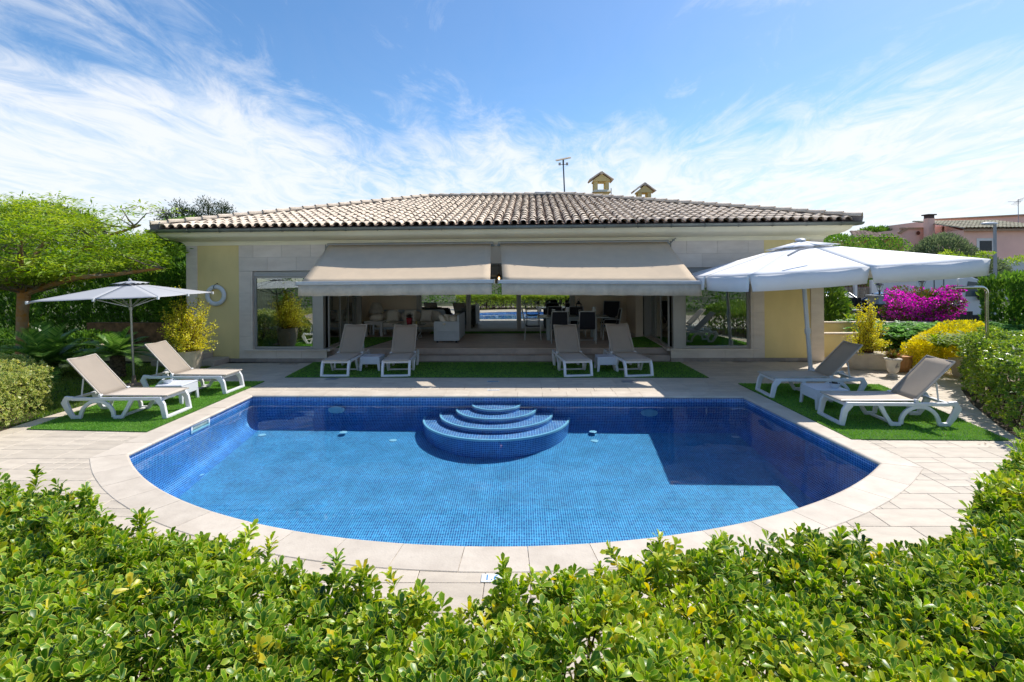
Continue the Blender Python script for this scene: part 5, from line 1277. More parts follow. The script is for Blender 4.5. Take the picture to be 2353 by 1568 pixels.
def front_hedge():
    t = plant('hedge', 'broad clipped hedge of round glossy leaves in front of the pool', 'hedge')
    P, A = hedge_points(front_poly, hf_front, 14000, .10, .10)
    # proud young shoots along the pool side
    S = []; SA = []
    for _ in range(100):
        i = random.randrange(len(HB)-6)+3; x, y = HB[i]; x += random.uniform(-.3, .3)
        if -.42 < x < -.12: continue
        y += random.uniform(-.5, .0); h = hf_front(x, y); L_ = random.uniform(.03, .17); ln = Vector((random.gauss(0, .25), random.gauss(0, .25), 1)).normalized()
        for q in range(int(L_/.028)+1): S.append(Vector((x, y, h-.03))+ln*q*.03); SA.append(ln)
    P = np.concatenate([P, np.array([tuple(v) for v in S])]); A = np.concatenate([A, np.array([tuple(v) for v in SA])])
    D0 = np.linalg.norm(P-np.array([0, 0, EYE]), axis=1)
    base = np.clip(.47+.24*vnoise(P, 3.0, 4)+.14*vnoise(P, 9.0, 5)+RS.normal(0, .16, len(P)), .02, .80); base[RS.rand(len(P)) < .035] = .95
    PP, DD, UU, LL, idx = sprig_leaves(P, A, 7, .065)
    rn = np.clip(base[idx]+RS.normal(0, .10, len(idx)), 0, 1)
    # the 300 leaves that show largest are objects, the rest one mass
    top = (np.abs(P[:, 0]) < .8*P[:, 1]) & (P[:, 1] > 2.02) & (P[:, 1] < 2.5)
    hz = np.array([hf_front(a, b) for a, b in P[:, :2]]); top &= (P[:, 2] > hz-.03)
    sel = np.where(top)[0]; sel = sel[np.argsort(D0[sel])][:43]; ms = np.isin(idx, sel)
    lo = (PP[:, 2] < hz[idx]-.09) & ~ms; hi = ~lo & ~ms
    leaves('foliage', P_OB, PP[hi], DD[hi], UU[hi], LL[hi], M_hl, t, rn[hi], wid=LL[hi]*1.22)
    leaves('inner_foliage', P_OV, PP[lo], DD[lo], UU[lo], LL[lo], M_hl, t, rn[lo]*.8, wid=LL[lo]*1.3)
    V, Fq, Ft, rim = P_OB; metas = []
    for q in range(8):
        me = bpy.data.meshes.new('leaf'); W_ = V.copy(); W_[:, 0] *= 1.22; me.from_pydata([tuple(v) for v in W_], [], [tuple(f) for f in Fq+Ft]); me.polygons.foreach_set('use_smooth', [True]*len(me.polygons)); me.materials.append(M_hl); add_attr(me, 'rnd', [.08+.09*q]*len(V)); add_attr(me, 'rim', rim); metas.append(me)
    c = 0
    for i in np.where(ms)[0][:300]:
        d = Vector(DD[i]).normalized(); X = d.cross(Vector(UU[i])).normalized(); Z = X.cross(d); L_ = LL[i]
        o = bpy.data.objects.new('leaf', metas[min(7, int(rn[i]*9))]); link(o, t); p = PP[i]
        o.matrix_local = Matrix(((X.x*L_, d.x*L_, Z.x*L_, p[0]), (X.y*L_, d.y*L_, Z.y*L_, p[1]), (X.z*L_, d.z*L_, Z.z*L_, p[2]), (0, 0, 0, 1)))
    hedge_stems(front_poly, hf_front, 500, t)
    bp_ = [(x, y-.10) for x, y in HB if -4.9 < x < 5]; mb = MB(); mb.add([(x, y, .008) for x, y in bp_]+[(x*.8, max(.9, y-2.2), .008) for x, y in bp_], [(k+1, k, len(bp_)+k, len(bp_)+k+1) for k in range(len(bp_)-1)]); mb.build('hedge_bed', M_soil, t)
front_hedge()
M_var = leafmat('variegated_leaf', [(.03, .08, .012), (.07, .16, .02), (.16, .26, .03), (.34, .36, .05), (.55, .48, .08)], rim=(.62, .60, .20), rimpos=.62, rough=.4, trans=.35)
def side_hedge(label, poly, hf, n, m, L_, k=6, stems=200, proto=P_OV, mean=.4, wid=1.25):
    t = plant('hedge', label, 'hedge'); P, A = hedge_points(poly, hf, n, .12, .45)
    base = np.clip(mean+.2*vnoise(P, 3.0, 4)+RS.normal(0, .13, len(P)), .0, 1)
    PP, DD, UU, LL, idx = sprig_leaves(P, A, k, L_); rn = np.clip(base[idx]+RS.normal(0, .06, len(idx)), 0, 1)
    leaves('foliage', proto, PP, DD, UU, LL, m, t, rn, wid=LL*wid); hedge_stems(poly, hf, stems, t)
    mb = MB(); mb.add([(x, y, .002) for x, y in poly], [tuple(range(len(poly)))]); mb.build('hedge_bed', M_soil, t); return t
side_hedge('rounded yellow variegated hedge at the left edge beside turf', [(-8.45, 6.6), (-8.45, 8.3), (-8.95, 9.6), (-10.2, 10.3), (-12.5, 10.0), (-13.5, 7.5), (-11, 5.6)], lambda x, y: .88+.06*sin(x*3+y*2)+.04*sin(x*6-y*7), 5200, M_var, .06)
side_hedge('tall glossy green hedge at the right edge beside turf', [(7.25, 7.45), (7.55, 8.2), (8.35, 9.65), (9.2, 10.9), (10.9, 11.5), (12.2, 10.4), (11, 7.2), (9.2, 6.2), (7.9, 6.3)], lambda x, y: 1.02+.09*sin(x*2.3+y*2)+.06*sin(x*5-y*6)+.12*min(1, max(0, x-7.6)), 5000, leafmat('glossy_yellow_green', [(.02, .06, .01), (.05, .13, .015), (.10, .21, .02), (.20, .31, .03), (.42, .44, .04)], rim=(.36, .42, .08), rimpos=.8, rough=.3, trans=.36), .068, mean=.48)
# hedge and conifer screen behind the viewpoint, seen mirrored in the glazing
def bush(name, label, cat, blobs, n, m, proto, L_, stems=None, up=.6, lump=.2, f=2.5, wid=1., group=None, out=1.0, deep=.35, trunk=None, loc=(0, 0, 0), mean=.45, seed=3):
    """foliage on several ellipsoid masses: (centre, radii, share)"""
    t = plant(name, label, cat, loc, group); PP = []; DD = []; tot = sum(b[2] for b in blobs)
    for i, (c, r, w_) in enumerate(blobs):
        p, d = shell(c, r, int(n*w_/tot), lump, f, seed+i, deep); PP.append(p); DD.append(d)
    P = np.concatenate(PP); D = np.concatenate(DD); keep = P[:, 2] > .03; P = P[keep]; D = D[keep]; k = len(P)
    rn = np.clip(mean+.22*vnoise(P, f*1.6, seed+5)+RS.normal(0, .14, k), 0, 1)
    DD = D*out+rdir(k)*.8+np.array([0, 0, up]); U = D+rdir(k)*.6+np.array([0, 0, .5])
    leaves('foliage', proto, P, DD, U, L_*RS.uniform(.6, 1.3, k), m, t, rn, wid=L_*wid)
    if trunk:
        for pts, rr in trunk: mb = MB(); mb.tube(pts, rr, 8); mb.build('trunk', M_bark, t, smooth=True)
    return t
M_con = leafmat('conifer_green', [(.03, .085, .014), (.07, .165, .022), (.12, .24, .035), (.20, .30, .06)], rough=.6, trans=.34, spec=.2)
M_olive = leafmat('olive_green', [(.05, .075, .04), (.10, .13, .075), (.17, .20, .12)], rough=.6, trans=.2, spec=.2)
M_brt = leafmat('bright_green', [(.03, .09, .01), (.08, .19, .02), (.15, .28, .04), (.25, .34, .08)], rough=.45, trans=.35)
M_pine = leafmat('pine_green', [(.015, .035, .012), (.035, .065, .02), (.07, .10, .03)], rough=.6, trans=.15, spec=.2)
def screen(name, label, a, b, h, depth, n, m, seed=1, L_=.16, columns=1.0, loc=None):
    """clipped conifer screen: vertical flanks of upright sprays over a line a-b"""
    a = Vector(a); b = Vector(b); ln = (b-a).length; d = (b-a)/ln; nn = Vector((d.y, -d.x)); t = plant(name, label, 'hedge')
    s = RS.rand(n)*ln; side = np.where(RS.rand(n) < .5, 1., -1.); zz = RS.rand(n)**.85*h*(1+.05*np.sin(s*2.1+seed)+.03*np.sin(s*5))
    bul = (np.abs(np.sin(s*pi/columns))**.5)*.22+.06*np.sin(zz*4+s*3)+.05*np.sin(zz*9-s*7)
    w_ = side*(depth/2-.2+bul)*(1-RS.rand(n)**2*.25)*np.where(zz > h*.93, RS.rand(n), 1)
    P = np.stack([a.x+d.x*s+nn.x*w_, a.y+d.y*s+nn.y*w_, zz], 1)
    D = np.stack([nn.x*side*.5+RS.normal(0, .4, n), nn.y*side*.5+RS.normal(0, .4, n), 1.0+RS.normal(0, .3, n)], 1); U = np.stack([nn.x*side, nn.y*side, np.full(n, .2)], 1)+rdir(n)*.6
    rn = np.clip(.42+.25*vnoise(P, 2.2, seed)+RS.normal(0, .16, n), 0, 1)
    leaves('foliage', P_DI, P, D, U, L_*RS.uniform(.6, 1.3, n), m, t, rn, wid=L_*.8)
    mb = MB()
    for k in range(int(ln/1.0)): q = a+d*(k+.5); mb.tube([(q.x, q.y, 0), (q.x+.03, q.y, h*.5), (q.x, q.y, h*.9)], [.07, .05, .02], 6)
    mb.build('trunks', M_stem, t, kind='stuff'); return t
screen('conifer_hedge', 'dark green conifer screen behind the left garden', (-26, 19.5), (-11.6, 17.6), 3.3, 1.3, 42000, M_con, 2, .17)
screen('conifer_hedge', 'tall dark cypress hedge behind the shower at the right edge', (13.9, 15.3), (20, 14.6), 2.34, 1.3, 26000, M_con, 5, .15)
bush('hedge', 'loose green hedge behind the viewpoint mirrored in the terrace glass', 'hedge', [((x, -5.5, 1.5), (2.2, 1.1, 2.2), 1) for x in range(-16, 18, 3)], 16000, M_brt, P_DI, .22, mean=.35)

# ---- left garden
def flat_tree():
    base = Vector((-13.3, 13.4, 0)); t = plant('acacia_tree', 'spreading flat topped tree with feathery lime leaves and orange lichen on its trunk', 'tree', base)
    M_or = mat('orange_lichen_bark', (.30, .22, .15), .9, .4, 5, .8, 25, col2=(.42, .17, .02))
    mb = MB(); mb.tube([(0, 0, 0), (.02, 0, .7), (.0, .02, 1.5), (.06, .02, 2.1)], [.17, .14, .13, .15], 12, False); mb.build('trunk', M_or, t, smooth=True)
    fk = Vector((.06, .02, 2.05)); tips = []
    r = random.Random(4)
    mains = [[(0, 0, 0), (.7, -.1, .22), (1.6, -.2, .42), (2.6, -.1, .50), (3.2, .1, .60), (3.7, .15, .66)],
             [(0, 0, 0), (.25, .2, .45), (.9, .6, 1.1), (1.6, .9, 1.6), (2.4, 1.0, 1.9)],
             [(0, 0, 0), (-.1, .1, .5), (-.1, .5, 1.2), (.2, .9, 1.9)],
             [(0, 0, 0), (-.4, -.1, .3), (-1.2, -.3, .7), (-2.2, -.3, 1.1), (-3.2, 0, 1.4)],
             [(0, 0, 0), (.3, -.4, .5), (.9, -1.0, 1.0), (1.5, -1.6, 1.35)],
             [(0, 0, 0), (-.2, -.5, .5), (-.7, -1.2, 1.0), (-1.3, -1.9, 1.3)],
             [(0, 0, 0), (.5, .5, .4), (1.3, 1.2, .9), (2.2, 1.5, 1.2)]]
    sm = MB()
    for m_ in mains:
        pts = [fk+Vector(p) for p in m_]; n = len(pts); mb = MB(); mb.tube(pts, [.10-.075*i/(n-1) for i in range(n)], 8, False); mb.build('limb', M_or, t, smooth=True)
        for i in range(1, n):
            for _ in range(5):
                f = r.random(); p = pts[i-1].lerp(pts[i], f); q = p+Vector((r.gauss(0, .5), r.gauss(0, .5), r.uniform(.05, .42))); q2 = q+Vector((r.gauss(0, .35), r.gauss(0, .35), r.uniform(.0, .25)))
                if max(q.x, q2.x) > 4.05 or (q2.x > 3.3 and q2.y < -.6): continue
                sm.tube([p, p.lerp(q, .5)+Vector((0, 0, -.05)), q, q2], [.03, .02, .012, .006], 5, False); tips += [q, q2]
    sm.build('branches', M_bark, t, kind='stuff')
    # layered crown: each twig tip carries a flattish spray of leaflets
    def crownz(x, y):
        rr = sqrt((x/4.4)**2+(y/2.8)**2); c = 2.15*exp(-((x+.4)/1.9)**2)*.35
        return 2.75+1.15*max(0, 1-rr**2)**.6+c+.18*sin(x*2.1+y)+.12*sin(x*4.3-y*3)
    C = [tuple(v) for v in tips]
    while len(C) < 620:
        a = r.uniform(0, 6.28); q = r.random()**.5; x = 4.1*q*cos(a)-.15; y = 2.9*q*sin(a)
        C.append((x, y, crownz(x, y)-abs(r.gauss(0, .30))))
    C = np.array([c for c in C if c[0] < 4.0 and (c[0] < 3.3 or c[1] > -.7)]); k = 54; n = len(C); P = np.repeat(C, k, 0)+RS.normal(0, 1, (n*k, 3))*np.array([.17, .17, .04]); cen = np.repeat(C, k, 0)
    D = (P-cen)*np.array([1, 1, .3])+RS.normal(0, .06, (n*k, 3)); U = np.tile([0, 0, 1.], (n*k, 1))+RS.normal(0, .35, (n*k, 3))
    rn = np.clip(np.repeat(.5+.2*vnoise(C, 1.5, 3)+RS.normal(0, .12, n), k)+RS.normal(0, .08, n*k), 0, 1)
    leaves('foliage', P_DN, P, D, U, .14*RS.uniform(.6, 1.3, n*k), leafmat('lime_leaf', [(.05, .12, .01), (.15, .27, .02), (.25, .36, .035), (.44, .48, .08)], rough=.5, trans=.36), t, rn)
flat_tree()
def cycad(label, loc, tz, nf, L_, trunk_r, group='sago palms on the left lawn', seed=1):
    t = plant('sago_palm', label, 'palm', loc, group); r = random.Random(seed); mm = leafmat('cycad_green', [(.04, .12, .02), (.09, .22, .04), (.15, .30, .06), (.24, .38, .10)], rough=.3, trans=.25, spec=.6)
    prof = [(0, 0)]+[(trunk_r*(1+.10*(i % 2))*(1-.15*i/12), tz*i/12) for i in range(13)]+[(0, tz)]
    mb = MB(); mb.lathe(prof, 16); mb.build('trunk', mat('cycad_bark', (.16, .12, .08), .95, .4, 14, 1.0, 30), t)
    V0 = {}
    for f in range(nf):
        az = f*2.39996+r.uniform(-.15, .15); e = radians(78-70*(f/nf)**.8); Lf = L_*r.uniform(.85, 1.08); d = Vector((cos(az), sin(az), 0)); pts = []
        for i in range(9): s = i/8; pts.append(Vector((0, 0, tz-.02))+d*Lf*(s*cos(e)+.12*s*s*sin(e))+Vector((0, 0, Lf*(s*sin(e)-.42*s**2.2*(.5+cos(e)*.6)))))
        fr = MB(); fr.tube(pts, [.012, .011, .010, .009, .008, .007, .006, .004, .002], 5, False); o = fr.build('frond', mm, t); add_attr(o.data, 'rnd', [.8]*len(o.data.vertices))
        PP = []; DD = []; UU = []; LL = []
        for i in range(34):
            s = .12+.87*i/33; x = s*8; k = min(7, int(x)); p = pts[k].lerp(pts[k+1], x-k); tn = (pts[k+1]-pts[k]).normalized(); side = tn.cross(Vector((0, 0, 1))).normalized(); up = side.cross(tn)
            for q in (-1, 1): PP.append(p); DD.append(side*q*.85+tn*.55+up*.25); UU.append(up-side*q*.3); LL.append(.21*(sin(pi*min(1, .12+s*.86))**.6)*L_/.9)
        lv = leaves('leaflets', P_BLN, [tuple(v) for v in PP], [tuple(v) for v in DD], [tuple(v) for v in UU], LL, mm, o, kind='stuff'); 
    return t
P_BLN = proto_blade(.085, .05)
cycad('small sago palm with short thick trunk behind the left loungers', G(270, 867), .55, 30, .95, .17, seed=2)
cycad('large sprawling sago palm at the left edge of the lawn', (-11.9, 12.6, 0), .28, 40, 1.45, .26, seed=5)
def spek(label, loc, pot, w, h, z0, n, group='potted yellow leaved bushes', seed=2, droop=.5, dens=1.):
    """bush of arching reddish stems carrying small round yellow leaves"""
    t = plant('potted_bush', label, 'bush', loc, group); r = random.Random(seed); sm = MB(); PP = []; DD = []
    for k in range(n):
        az = r.uniform(0, 6.28); e = r.uniform(.15, 1.45); L_ = r.uniform(.5, 1.0); d = Vector((cos(az)*cos(e), sin(az)*cos(e), sin(e))); pts = [Vector((r.gauss(0, .06), r.gauss(0, .06), z0))]
        x = Vector((0, 0, 0))
        for i in range(7):
            s = (i+1)/7; q = Vector((d.x*w*L_*s, d.y*w*L_*s, h*L_*(d.z*s*1.25+.15*s)-droop*h*.45*s**3*(1-d.z)))+Vector((r.gauss(0, .03), r.gauss(0, .03), r.gauss(0, .02))); pts.append(pts[0]+q)
        sm.tube(pts, [.014, .012, .01, .008, .006, .005, .004, .002], 4, False)
        m_ = int(95*dens)
        for i in range(m_):
            s = .18+.82*(i/m_); x = s*7; c = min(6, int(x)); p = pts[c].lerp(pts[c+1], x-c)+Vector((r.gauss(0, .035), r.gauss(0, .035), r.gauss(0, .03))); PP.append(tuple(p)); DD.append((r.gauss(0, 1), r.gauss(0, 1), r.gauss(.3, 1)))
    sm.build('stems', mat('red_brown_stem', (.16, .06, .03), .8, .2, 20), t, kind='stuff')
    PP = np.array(PP); k = len(PP); rn = np.clip(.5+.2*vnoise(PP, 4, seed)+RS.normal(0, .2, k), 0, 1)
    leaves('foliage', P_OV, PP, DD, rdir(k), .042*RS.uniform(.6, 1.3, k), leafmat('yellow_leaf', [(.14, .20, .01), (.36, .40, .02), (.60, .57, .04), (.76, .70, .10)], rough=.45, trans=.35), t, rn, wid=.055)
    return t
M_pot = mat('cream_pot', (.56, .48, .36), .7, .1, 4, .2, 60, col2=(.46, .38, .28))
p = G(430, 850)
t = spek('large yellow leaved bush in a cream pot by the left house corner', (G(430, 872).x, G(430, 872).y, 0), None, .74, 1.15, .66, 95, seed=3)
mb = MB(); mb.lathe([(.0, 0), (.20, 0), (.23, .08), (.30, .36), (.335, .64), (.35, .70), (.32, .70), (.30, .64), (0, .62)], 28); mb.build('pot', M_pot, t, smooth=True)
# low garden wall, soil bank with trunks below the screen
M_gw = mat('low_wall_render', (.55, .46, .26), .85, .08, 3, .3, 60)
def wall(label, a, b, h, th, m, cap=None, capm=None, z0=0, cat='wall', name='garden_wall'):
    a = Vector((*a, 0)); b = Vector((*b, 0)); L_ = (b-a).length; t = thing(name, label, cat, a, atan2(b.y-a.y, b.x-a.x)); MB().box(0, L_, -th/2, th/2, z0, h).build('wall_body', m, t)
    if cap: MB().box(-.02, L_+.02, -th/2-.03, th/2+.03, h, h+cap).build('coping', capm, t, bevel=.004)
    return t
wall('low cream garden wall between the palm and the potted bush', (-12.6, 15.1), (-9.9, 14.75), .42, .22, M_gw, .05, M_pot)
wall('brown earth retaining wall under the conifers behind the palm', (-14.5, 17.0), (-10.2, 16.6), .95, .3, mat('red_earth_wall', (.22, .12, .06), .95, .3, 5, .8, 20))
bush('undergrowth_bush', 'low dark green undergrowth at the foot of conifer screen', 'bush', [((x, 15.8+.3*sin(x*3), .25), (.9, .5, .55), 1) for x in (-18, -16.5, -15, -13.6)], 9000, M_con, P_DI, .11)
bush('oleander_bush', 'pale green upright leafy bush rising beside the left house corner', 'bush', [((-12.9, 19.2, 3.0), (1.7, 1.0, 1.5), 1), ((-11.6, 19.0, 2.6), (1.2, .9, 1.6), .7)], 9000, M_brt, P_DN, .26, up=1.2, mean=.6)
bush('dark_shrub', 'dark green leafy shrub between parasol top and house corner', 'bush', [((-11.2, 17.2, 1.6), (1.3, .6, 1.35), 1)], 7000, M_con, P_DI, .13)
# olives and pines beyond
bush('olive_tree', 'grey green olive trees rising above the feathery tree at far left', 'tree', [((-32, 33, 4.6), (3.2, 2.5, 2.5), 1), ((-29, 32, 4.8), (2.2, 2, 1.9), .7), ((-36, 33, 4.0), (3, 2.5, 2.8), .8)], 15000, M_olive, P_DN, .30, up=.8, trunk=[([(-32, 33, 0), (-32, 33, 4)], [.3, .2])])
bush('wild_shrub', 'rounded yellow brown tree top at the extreme left skyline', 'tree', [((-41, 41, 6.3), (2.8, 2, 1.9), 1)], 4000, leafmat('dry_green', [(.08, .08, .02), (.18, .16, .04)], rough=.6, trans=.2), P_DI, .3, trunk=[([(-41, 41, 0), (-41, 41, 5)], [.3, .2])])
bush('grey_tree', 'muted green wild trees on the skyline left of the roof corner', 'tree', [((-24.5, 34, 3.2), (2.8, 2, 2.2), 1), ((-21.5, 31, 2.9), (2.6, 2, 2.2), .9), ((-27.2, 36, 2.9), (2.4, 2, 1.6), .7)], 13000, M_olive, P_DI, .24, up=.7, trunk=[([(-24.5, 34, 0), (-24.5, 34, 3)], [.25, .15])])
def pine(label, x, y, h, w, n, seed):
    t = plant('pine_tree', label, 'tree', (x, y, 0), 'pines behind the roof'); r = random.Random(seed); mb = MB(); mb.tube([(0, 0, 0), (.1, 0, h*.5), (0, 0, h*.97)], [.22, .15, .03], 7, False); mb.build('trunk', M_bark, t)
    sm = MB(); C = []
    for k in range(n):
        s = .35+.63*k/n; az = k*2.4; l = w*(1.05-s)**.8*r.uniform(.6, 1.15)+.15; b = Vector((.05, 0, h*s)); e = b+Vector((cos(az)*l, sin(az)*l, l*r.uniform(.1, .5))); sm.tube([b, e], [.04, .015], 4, False)
        for q in range(4): C.append(tuple(b.lerp(e, .45+.55*q/3)+Vector((r.gauss(0, .12), r.gauss(0, .12), r.gauss(0, .1)))))
    sm.build('branches', M_bark, t, kind='stuff'); C = np.array(C); kk = 42; m_ = len(C); P = np.repeat(C, kk, 0)+RS.normal(0, .19, (m_*kk, 3)); D = (P-np.repeat(C, kk, 0))+np.array([0, 0, .12]); 
    leaves('foliage', P_DN, P, D, rdir(m_*kk), .19, M_pine, t)
for i, (px, py, w_, lab) in enumerate(((418, 470, 1.6, 'dense dark pine, second from left behind the roof hip'), (478, 461, 1.9, 'tallest open crowned pine behind the roof hip'), (516, 468, 1.3, 'slim pine nearest the roof, right of the others'), (383, 484, 1.1, 'thin sparse pine, leftmost behind the roof hip'), (446, 482, 1.6, 'low pine filling the gap between the two taller pines'))):
    q = W(px, py, 36+i*1.5); pine(lab, q.x, q.y, q.z, w_, 26, 10+i)

# ---- right garden
wall('low yellow planter wall with pale top right of the house', (8.62, 15.05), (10.35, 15.0), .66, .2, M_yel, .04, M_pot, name='planter_wall')
wall('higher yellow planter wall with pale top behind the lower one', (8.5, 16.3), (12.6, 16.1), .86, .2, M_yel, .04, M_pot, name='planter_wall')
wall('low cream retaining wall under the junipers', (10.4, 14.0), (14.6, 13.2), .36, .2, M_gw, .04, M_pot, name='planter_wall')
M_jun = leafmat('juniper_green', [(.05, .14, .035), (.10, .25, .06), (.17, .34, .09), (.27, .42, .14)], rough=.5, trans=.38)
def juniper(label, x0, x1, y0, y1, zt, n, seed=1):
    t = plant('juniper', label, 'shrub'); r = random.Random(seed); PP = []; DD = []; UU = []; sm = MB()
    for k in range(n):
        x = r.uniform(x0, x1); y = r.uniform(y0, y1); edge = 1-.45*abs((y-(y0+y1)/2)/((y1-y0)/2))**2; b = Vector((x, y, .25+r.random()*(zt-.35)*edge)); az = r.uniform(-2.9, -.2) if r.random() < .7 else r.uniform(0, 6.28); L_ = r.uniform(.45, .85)
        d = Vector((cos(az), sin(az), 0)); pts = [b+d*L_*s+Vector((0, 0, L_*(.55*s-.38*s*s))) for s in (0, .25, .5, .75, 1)]
        sm.tube(pts, [.008, .006, .005, .003, .002], 3, False)
        for i in range(46):
            s = (i/46); q = s*4; c = min(3, int(q)); p = pts[c].lerp(pts[c+1], q-c); sd_ = Vector((-d.y, d.x, 0))*(1 if i % 2 else -1)
            PP.append(tuple(p)); DD.append(tuple(d*.9+sd_*.55+Vector((0, 0, .25+r.gauss(0, .2))))); UU.append((r.gauss(0, .3), r.gauss(0, .3), 1))
    sm.build('stems', M_stem, t, kind='stuff'); k = len(PP); PP = np.array(PP); leaves('foliage', P_DI, PP, DD, UU, .11*RS.uniform(.6, 1.3, k), M_jun, t, np.clip(.45+.2*vnoise(PP, 3, 2)+RS.normal(0, .15, k), 0, 1)); return t
juniper('broad spreading juniper with feathery sprays filling the right bed', 10.3, 16.6, 13.9, 16.3, .95, 1900, 3)
juniper('lower juniper reaching towards the shower pole', 12.6, 17.5, 12.4, 14.0, .75, 1000, 6)
def bougain():
    c = W(2116, 706, 16.8); t = plant('bougainvillea', 'magenta bougainvillea tree in full bloom beyond the junipers', 'shrub', (0, 0, 0)); r = random.Random(2)
    bl = [((c.x-.05, c.y, c.z+.14), (.85, .7, .50), 1.0), ((c.x+.62, c.y, c.z+.20), (.58, .6, .34), .5), ((c.x-.80, c.y-.1, c.z-.16), (.45, .5, .22), .3), ((c.x-.35, c.y-.15, c.z-.42), (.62, .5, .28), .4), ((c.x+.35, c.y, c.z-.30), (.5, .45, .20), .2), ((c.x+1.1, c.y, c.z+.58), (.36, .3, .09), .08), ((c.x+1.0, c.y+.1, c.z-.12), (.35, .35, .12), .10)]
    M_br = leafmat('magenta_bract', [(.26, .008, .22), (.52, .012, .40), (.74, .035, .50), (.88, .14, .60)], rough=.6, trans=.35, spec=.2); M_bg = leafmat('bougain_leaf', [(.05, .08, .01), (.10, .14, .02), (.18, .08, .02)], trans=.3)
    for nm, n, mm, L_, lump, off in (('blossom', 15000, M_br, .062, .42, 1.0), ('foliage', 6000, M_bg, .075, .42, .95)):
        PP = []; DD = []
        for i, (cc_, rr, w_) in enumerate(bl): p, d = shell(cc_, np.array(rr)*off, int(n*w_/2.58), lump, 4.5, 30+i, .45); PP.append(p); DD.append(d)
        P = np.concatenate(PP); D = np.concatenate(DD); k = len(P); g = vnoise(P, 7, 77); keep = (g > -.30) if nm == 'blossom' else (g < .25); P, D = P[keep], D[keep]; k = len(P)
        leaves(nm, P_OV, P, D+rdir(k)*.9+np.array([0, 0, .4]), D+rdir(k)*.8, L_*RS.uniform(.7, 1.3, k), mm, t, wid=L_*1.4)
    g = W(2205, 752, 16.6)
    for pts in ([(g.x, g.y, .3), (g.x-.15, g.y, .75), (c.x+.75, c.y, c.z-.25), (c.x+.3, c.y, c.z)], [(g.x+.05, g.y, .3), (g.x-.4, g.y, .62), (c.x+.6, c.y, c.z-.45), (c.x-.3, c.y, c.z-.15)], [(c.x+.75, c.y, c.z-.25), (c.x+.8, c.y, c.z+.2), (c.x+1.0, c.y, c.z+.6)]): mb = MB(); mb.tube(pts, [.06, .05, .035, .02][:len(pts)], 7); mb.build('trunk', M_bark, t, smooth=True)
bougain()
t = spek('tall arching yellow bush in a long white planter right of the house', (G(2001, 850).x, G(2001, 850).y+.1, 0), None, .60, 1.12, .42, 60, seed=8, droop=.9)
mb = MB(); V = []
for (z, a, b) in ((0, .42, .20), (.05, .44, .22), (.36, .56, .27), (.42, .60, .30)): V += [(-a, -b*.6, z), (-a*.82, -b, z), (a*.82, -b, z), (a, -b*.6, z), (a, b*.6, z), (a*.82, b, z), (-a*.82, b, z), (-a, b*.6, z)]
mb.add(V, [(8*i+k, 8*i+(k+1) % 8, 8*(i+1)+(k+1) % 8, 8*(i+1)+k) for i in range(3) for k in range(8)]+[tuple(reversed(range(8))), tuple(range(24, 32))]); o = mb.build('planter', M_pot, t, bevel=.008); o.rotation_euler = (0, 0, -.35)
p = G(2052, 866); t = plant('urn', 'small cream urn with a relief emblem holding red and green succulents', 'urn', p); mb = MB(); mb.lathe([(.0, 0), (.13, 0), (.14, .03), (.07, .06), (.06, .09), (.11, .13), (.135, .22), (.14, .34), (.17, .40), (.185, .41), (.18, .43), (.13, .42), (0, .40)], 24); mb.build('body', mat('ivory_glaze', (.66, .60, .50), .45, .06, 5), t, smooth=True)
mb = MB()
for q in range(3): mb.tube([(.03*cos(a)+(q-1)*.012, -.145-.003*q, .27+.045*sin(a)+(q-1)*.03) for a in [k*.9+q for k in range(5)]], .005, 4)
mb.build('emblem', mat('emblem_grey', (.28, .26, .24), .6), t)
n = 260; D = rdir(n); D[:, 2] = np.abs(D[:, 2])+.3; leaves('succulents', P_OV, np.array([0, 0, .42])+D*np.array([.13, .13, .12])*RS.rand(n)[:, None], D, rdir(n), RS.uniform(.05, .13, n), leafmat('red_green_succulent', [(.06, .12, .02), (.20, .05, .03), (.30, .22, .04), (.10, .18, .03)], trans=.2), t, wid=.06)
p = G(2078, 858); t = plant('clay_pot', 'ribbed orange clay pot under the yellow shrub', 'pot', p+Vector((.05, .25, 0))); V = []; n = 40; pf = [(.17, 0), (.24, .12), (.27, .26), (.26, .36), (.28, .40)]
for r_, z in pf: V += [(r_*(1+.03*(k % 2))*cos(2*pi*k/n), r_*(1+.03*(k % 2))*sin(2*pi*k/n), z) for k in range(n)]
mb = MB(); mb.add(V, [(i*n+k, i*n+(k+1) % n, (i+1)*n+(k+1) % n, (i+1)*n+k) for i in range(4) for k in range(n)]+[tuple(range(4*n, 5*n))]); mb.build('pot', mat('orange_clay', (.52, .25, .09), .7, .15, 5, .2, 40), t)
MYS = leafmat('golden_leaf', [(.16, .19, .01), (.42, .42, .015), (.66, .60, .025), (.80, .72, .07)], rough=.45, trans=.3)
p = G(2150, 850)
t = bush('golden_shrub', 'dense golden yellow mound of small leaves behind the urn', 'shrub', [((10.75, 12.9, .55), (.95, .70, .62), 1.0), ((9.95, 12.75, .45), (.45, .42, .40), .35)], 13000, MYS, P_OV, .058, lump=.22, f=5, mean=.5, wid=1.3, deep=.3)
t = plant('planter', 'plain white planter half hidden behind the right lounger', 'planter', (10.6, 12.1, 0)); MB().add([(-.4, -.2, 0), (.4, -.2, 0), (.4, .2, 0), (-.4, .2, 0), (-.48, -.25, .42), (.48, -.25, .42), (.48, .25, .42), (-.48, .25, .42)], [(0, 3, 2, 1), (4, 5, 6, 7), (0, 1, 5, 4), (1, 2, 6, 5), (2, 3, 7, 6), (3, 0, 4, 7)]).build('body', M_pot, t, bevel=.01)
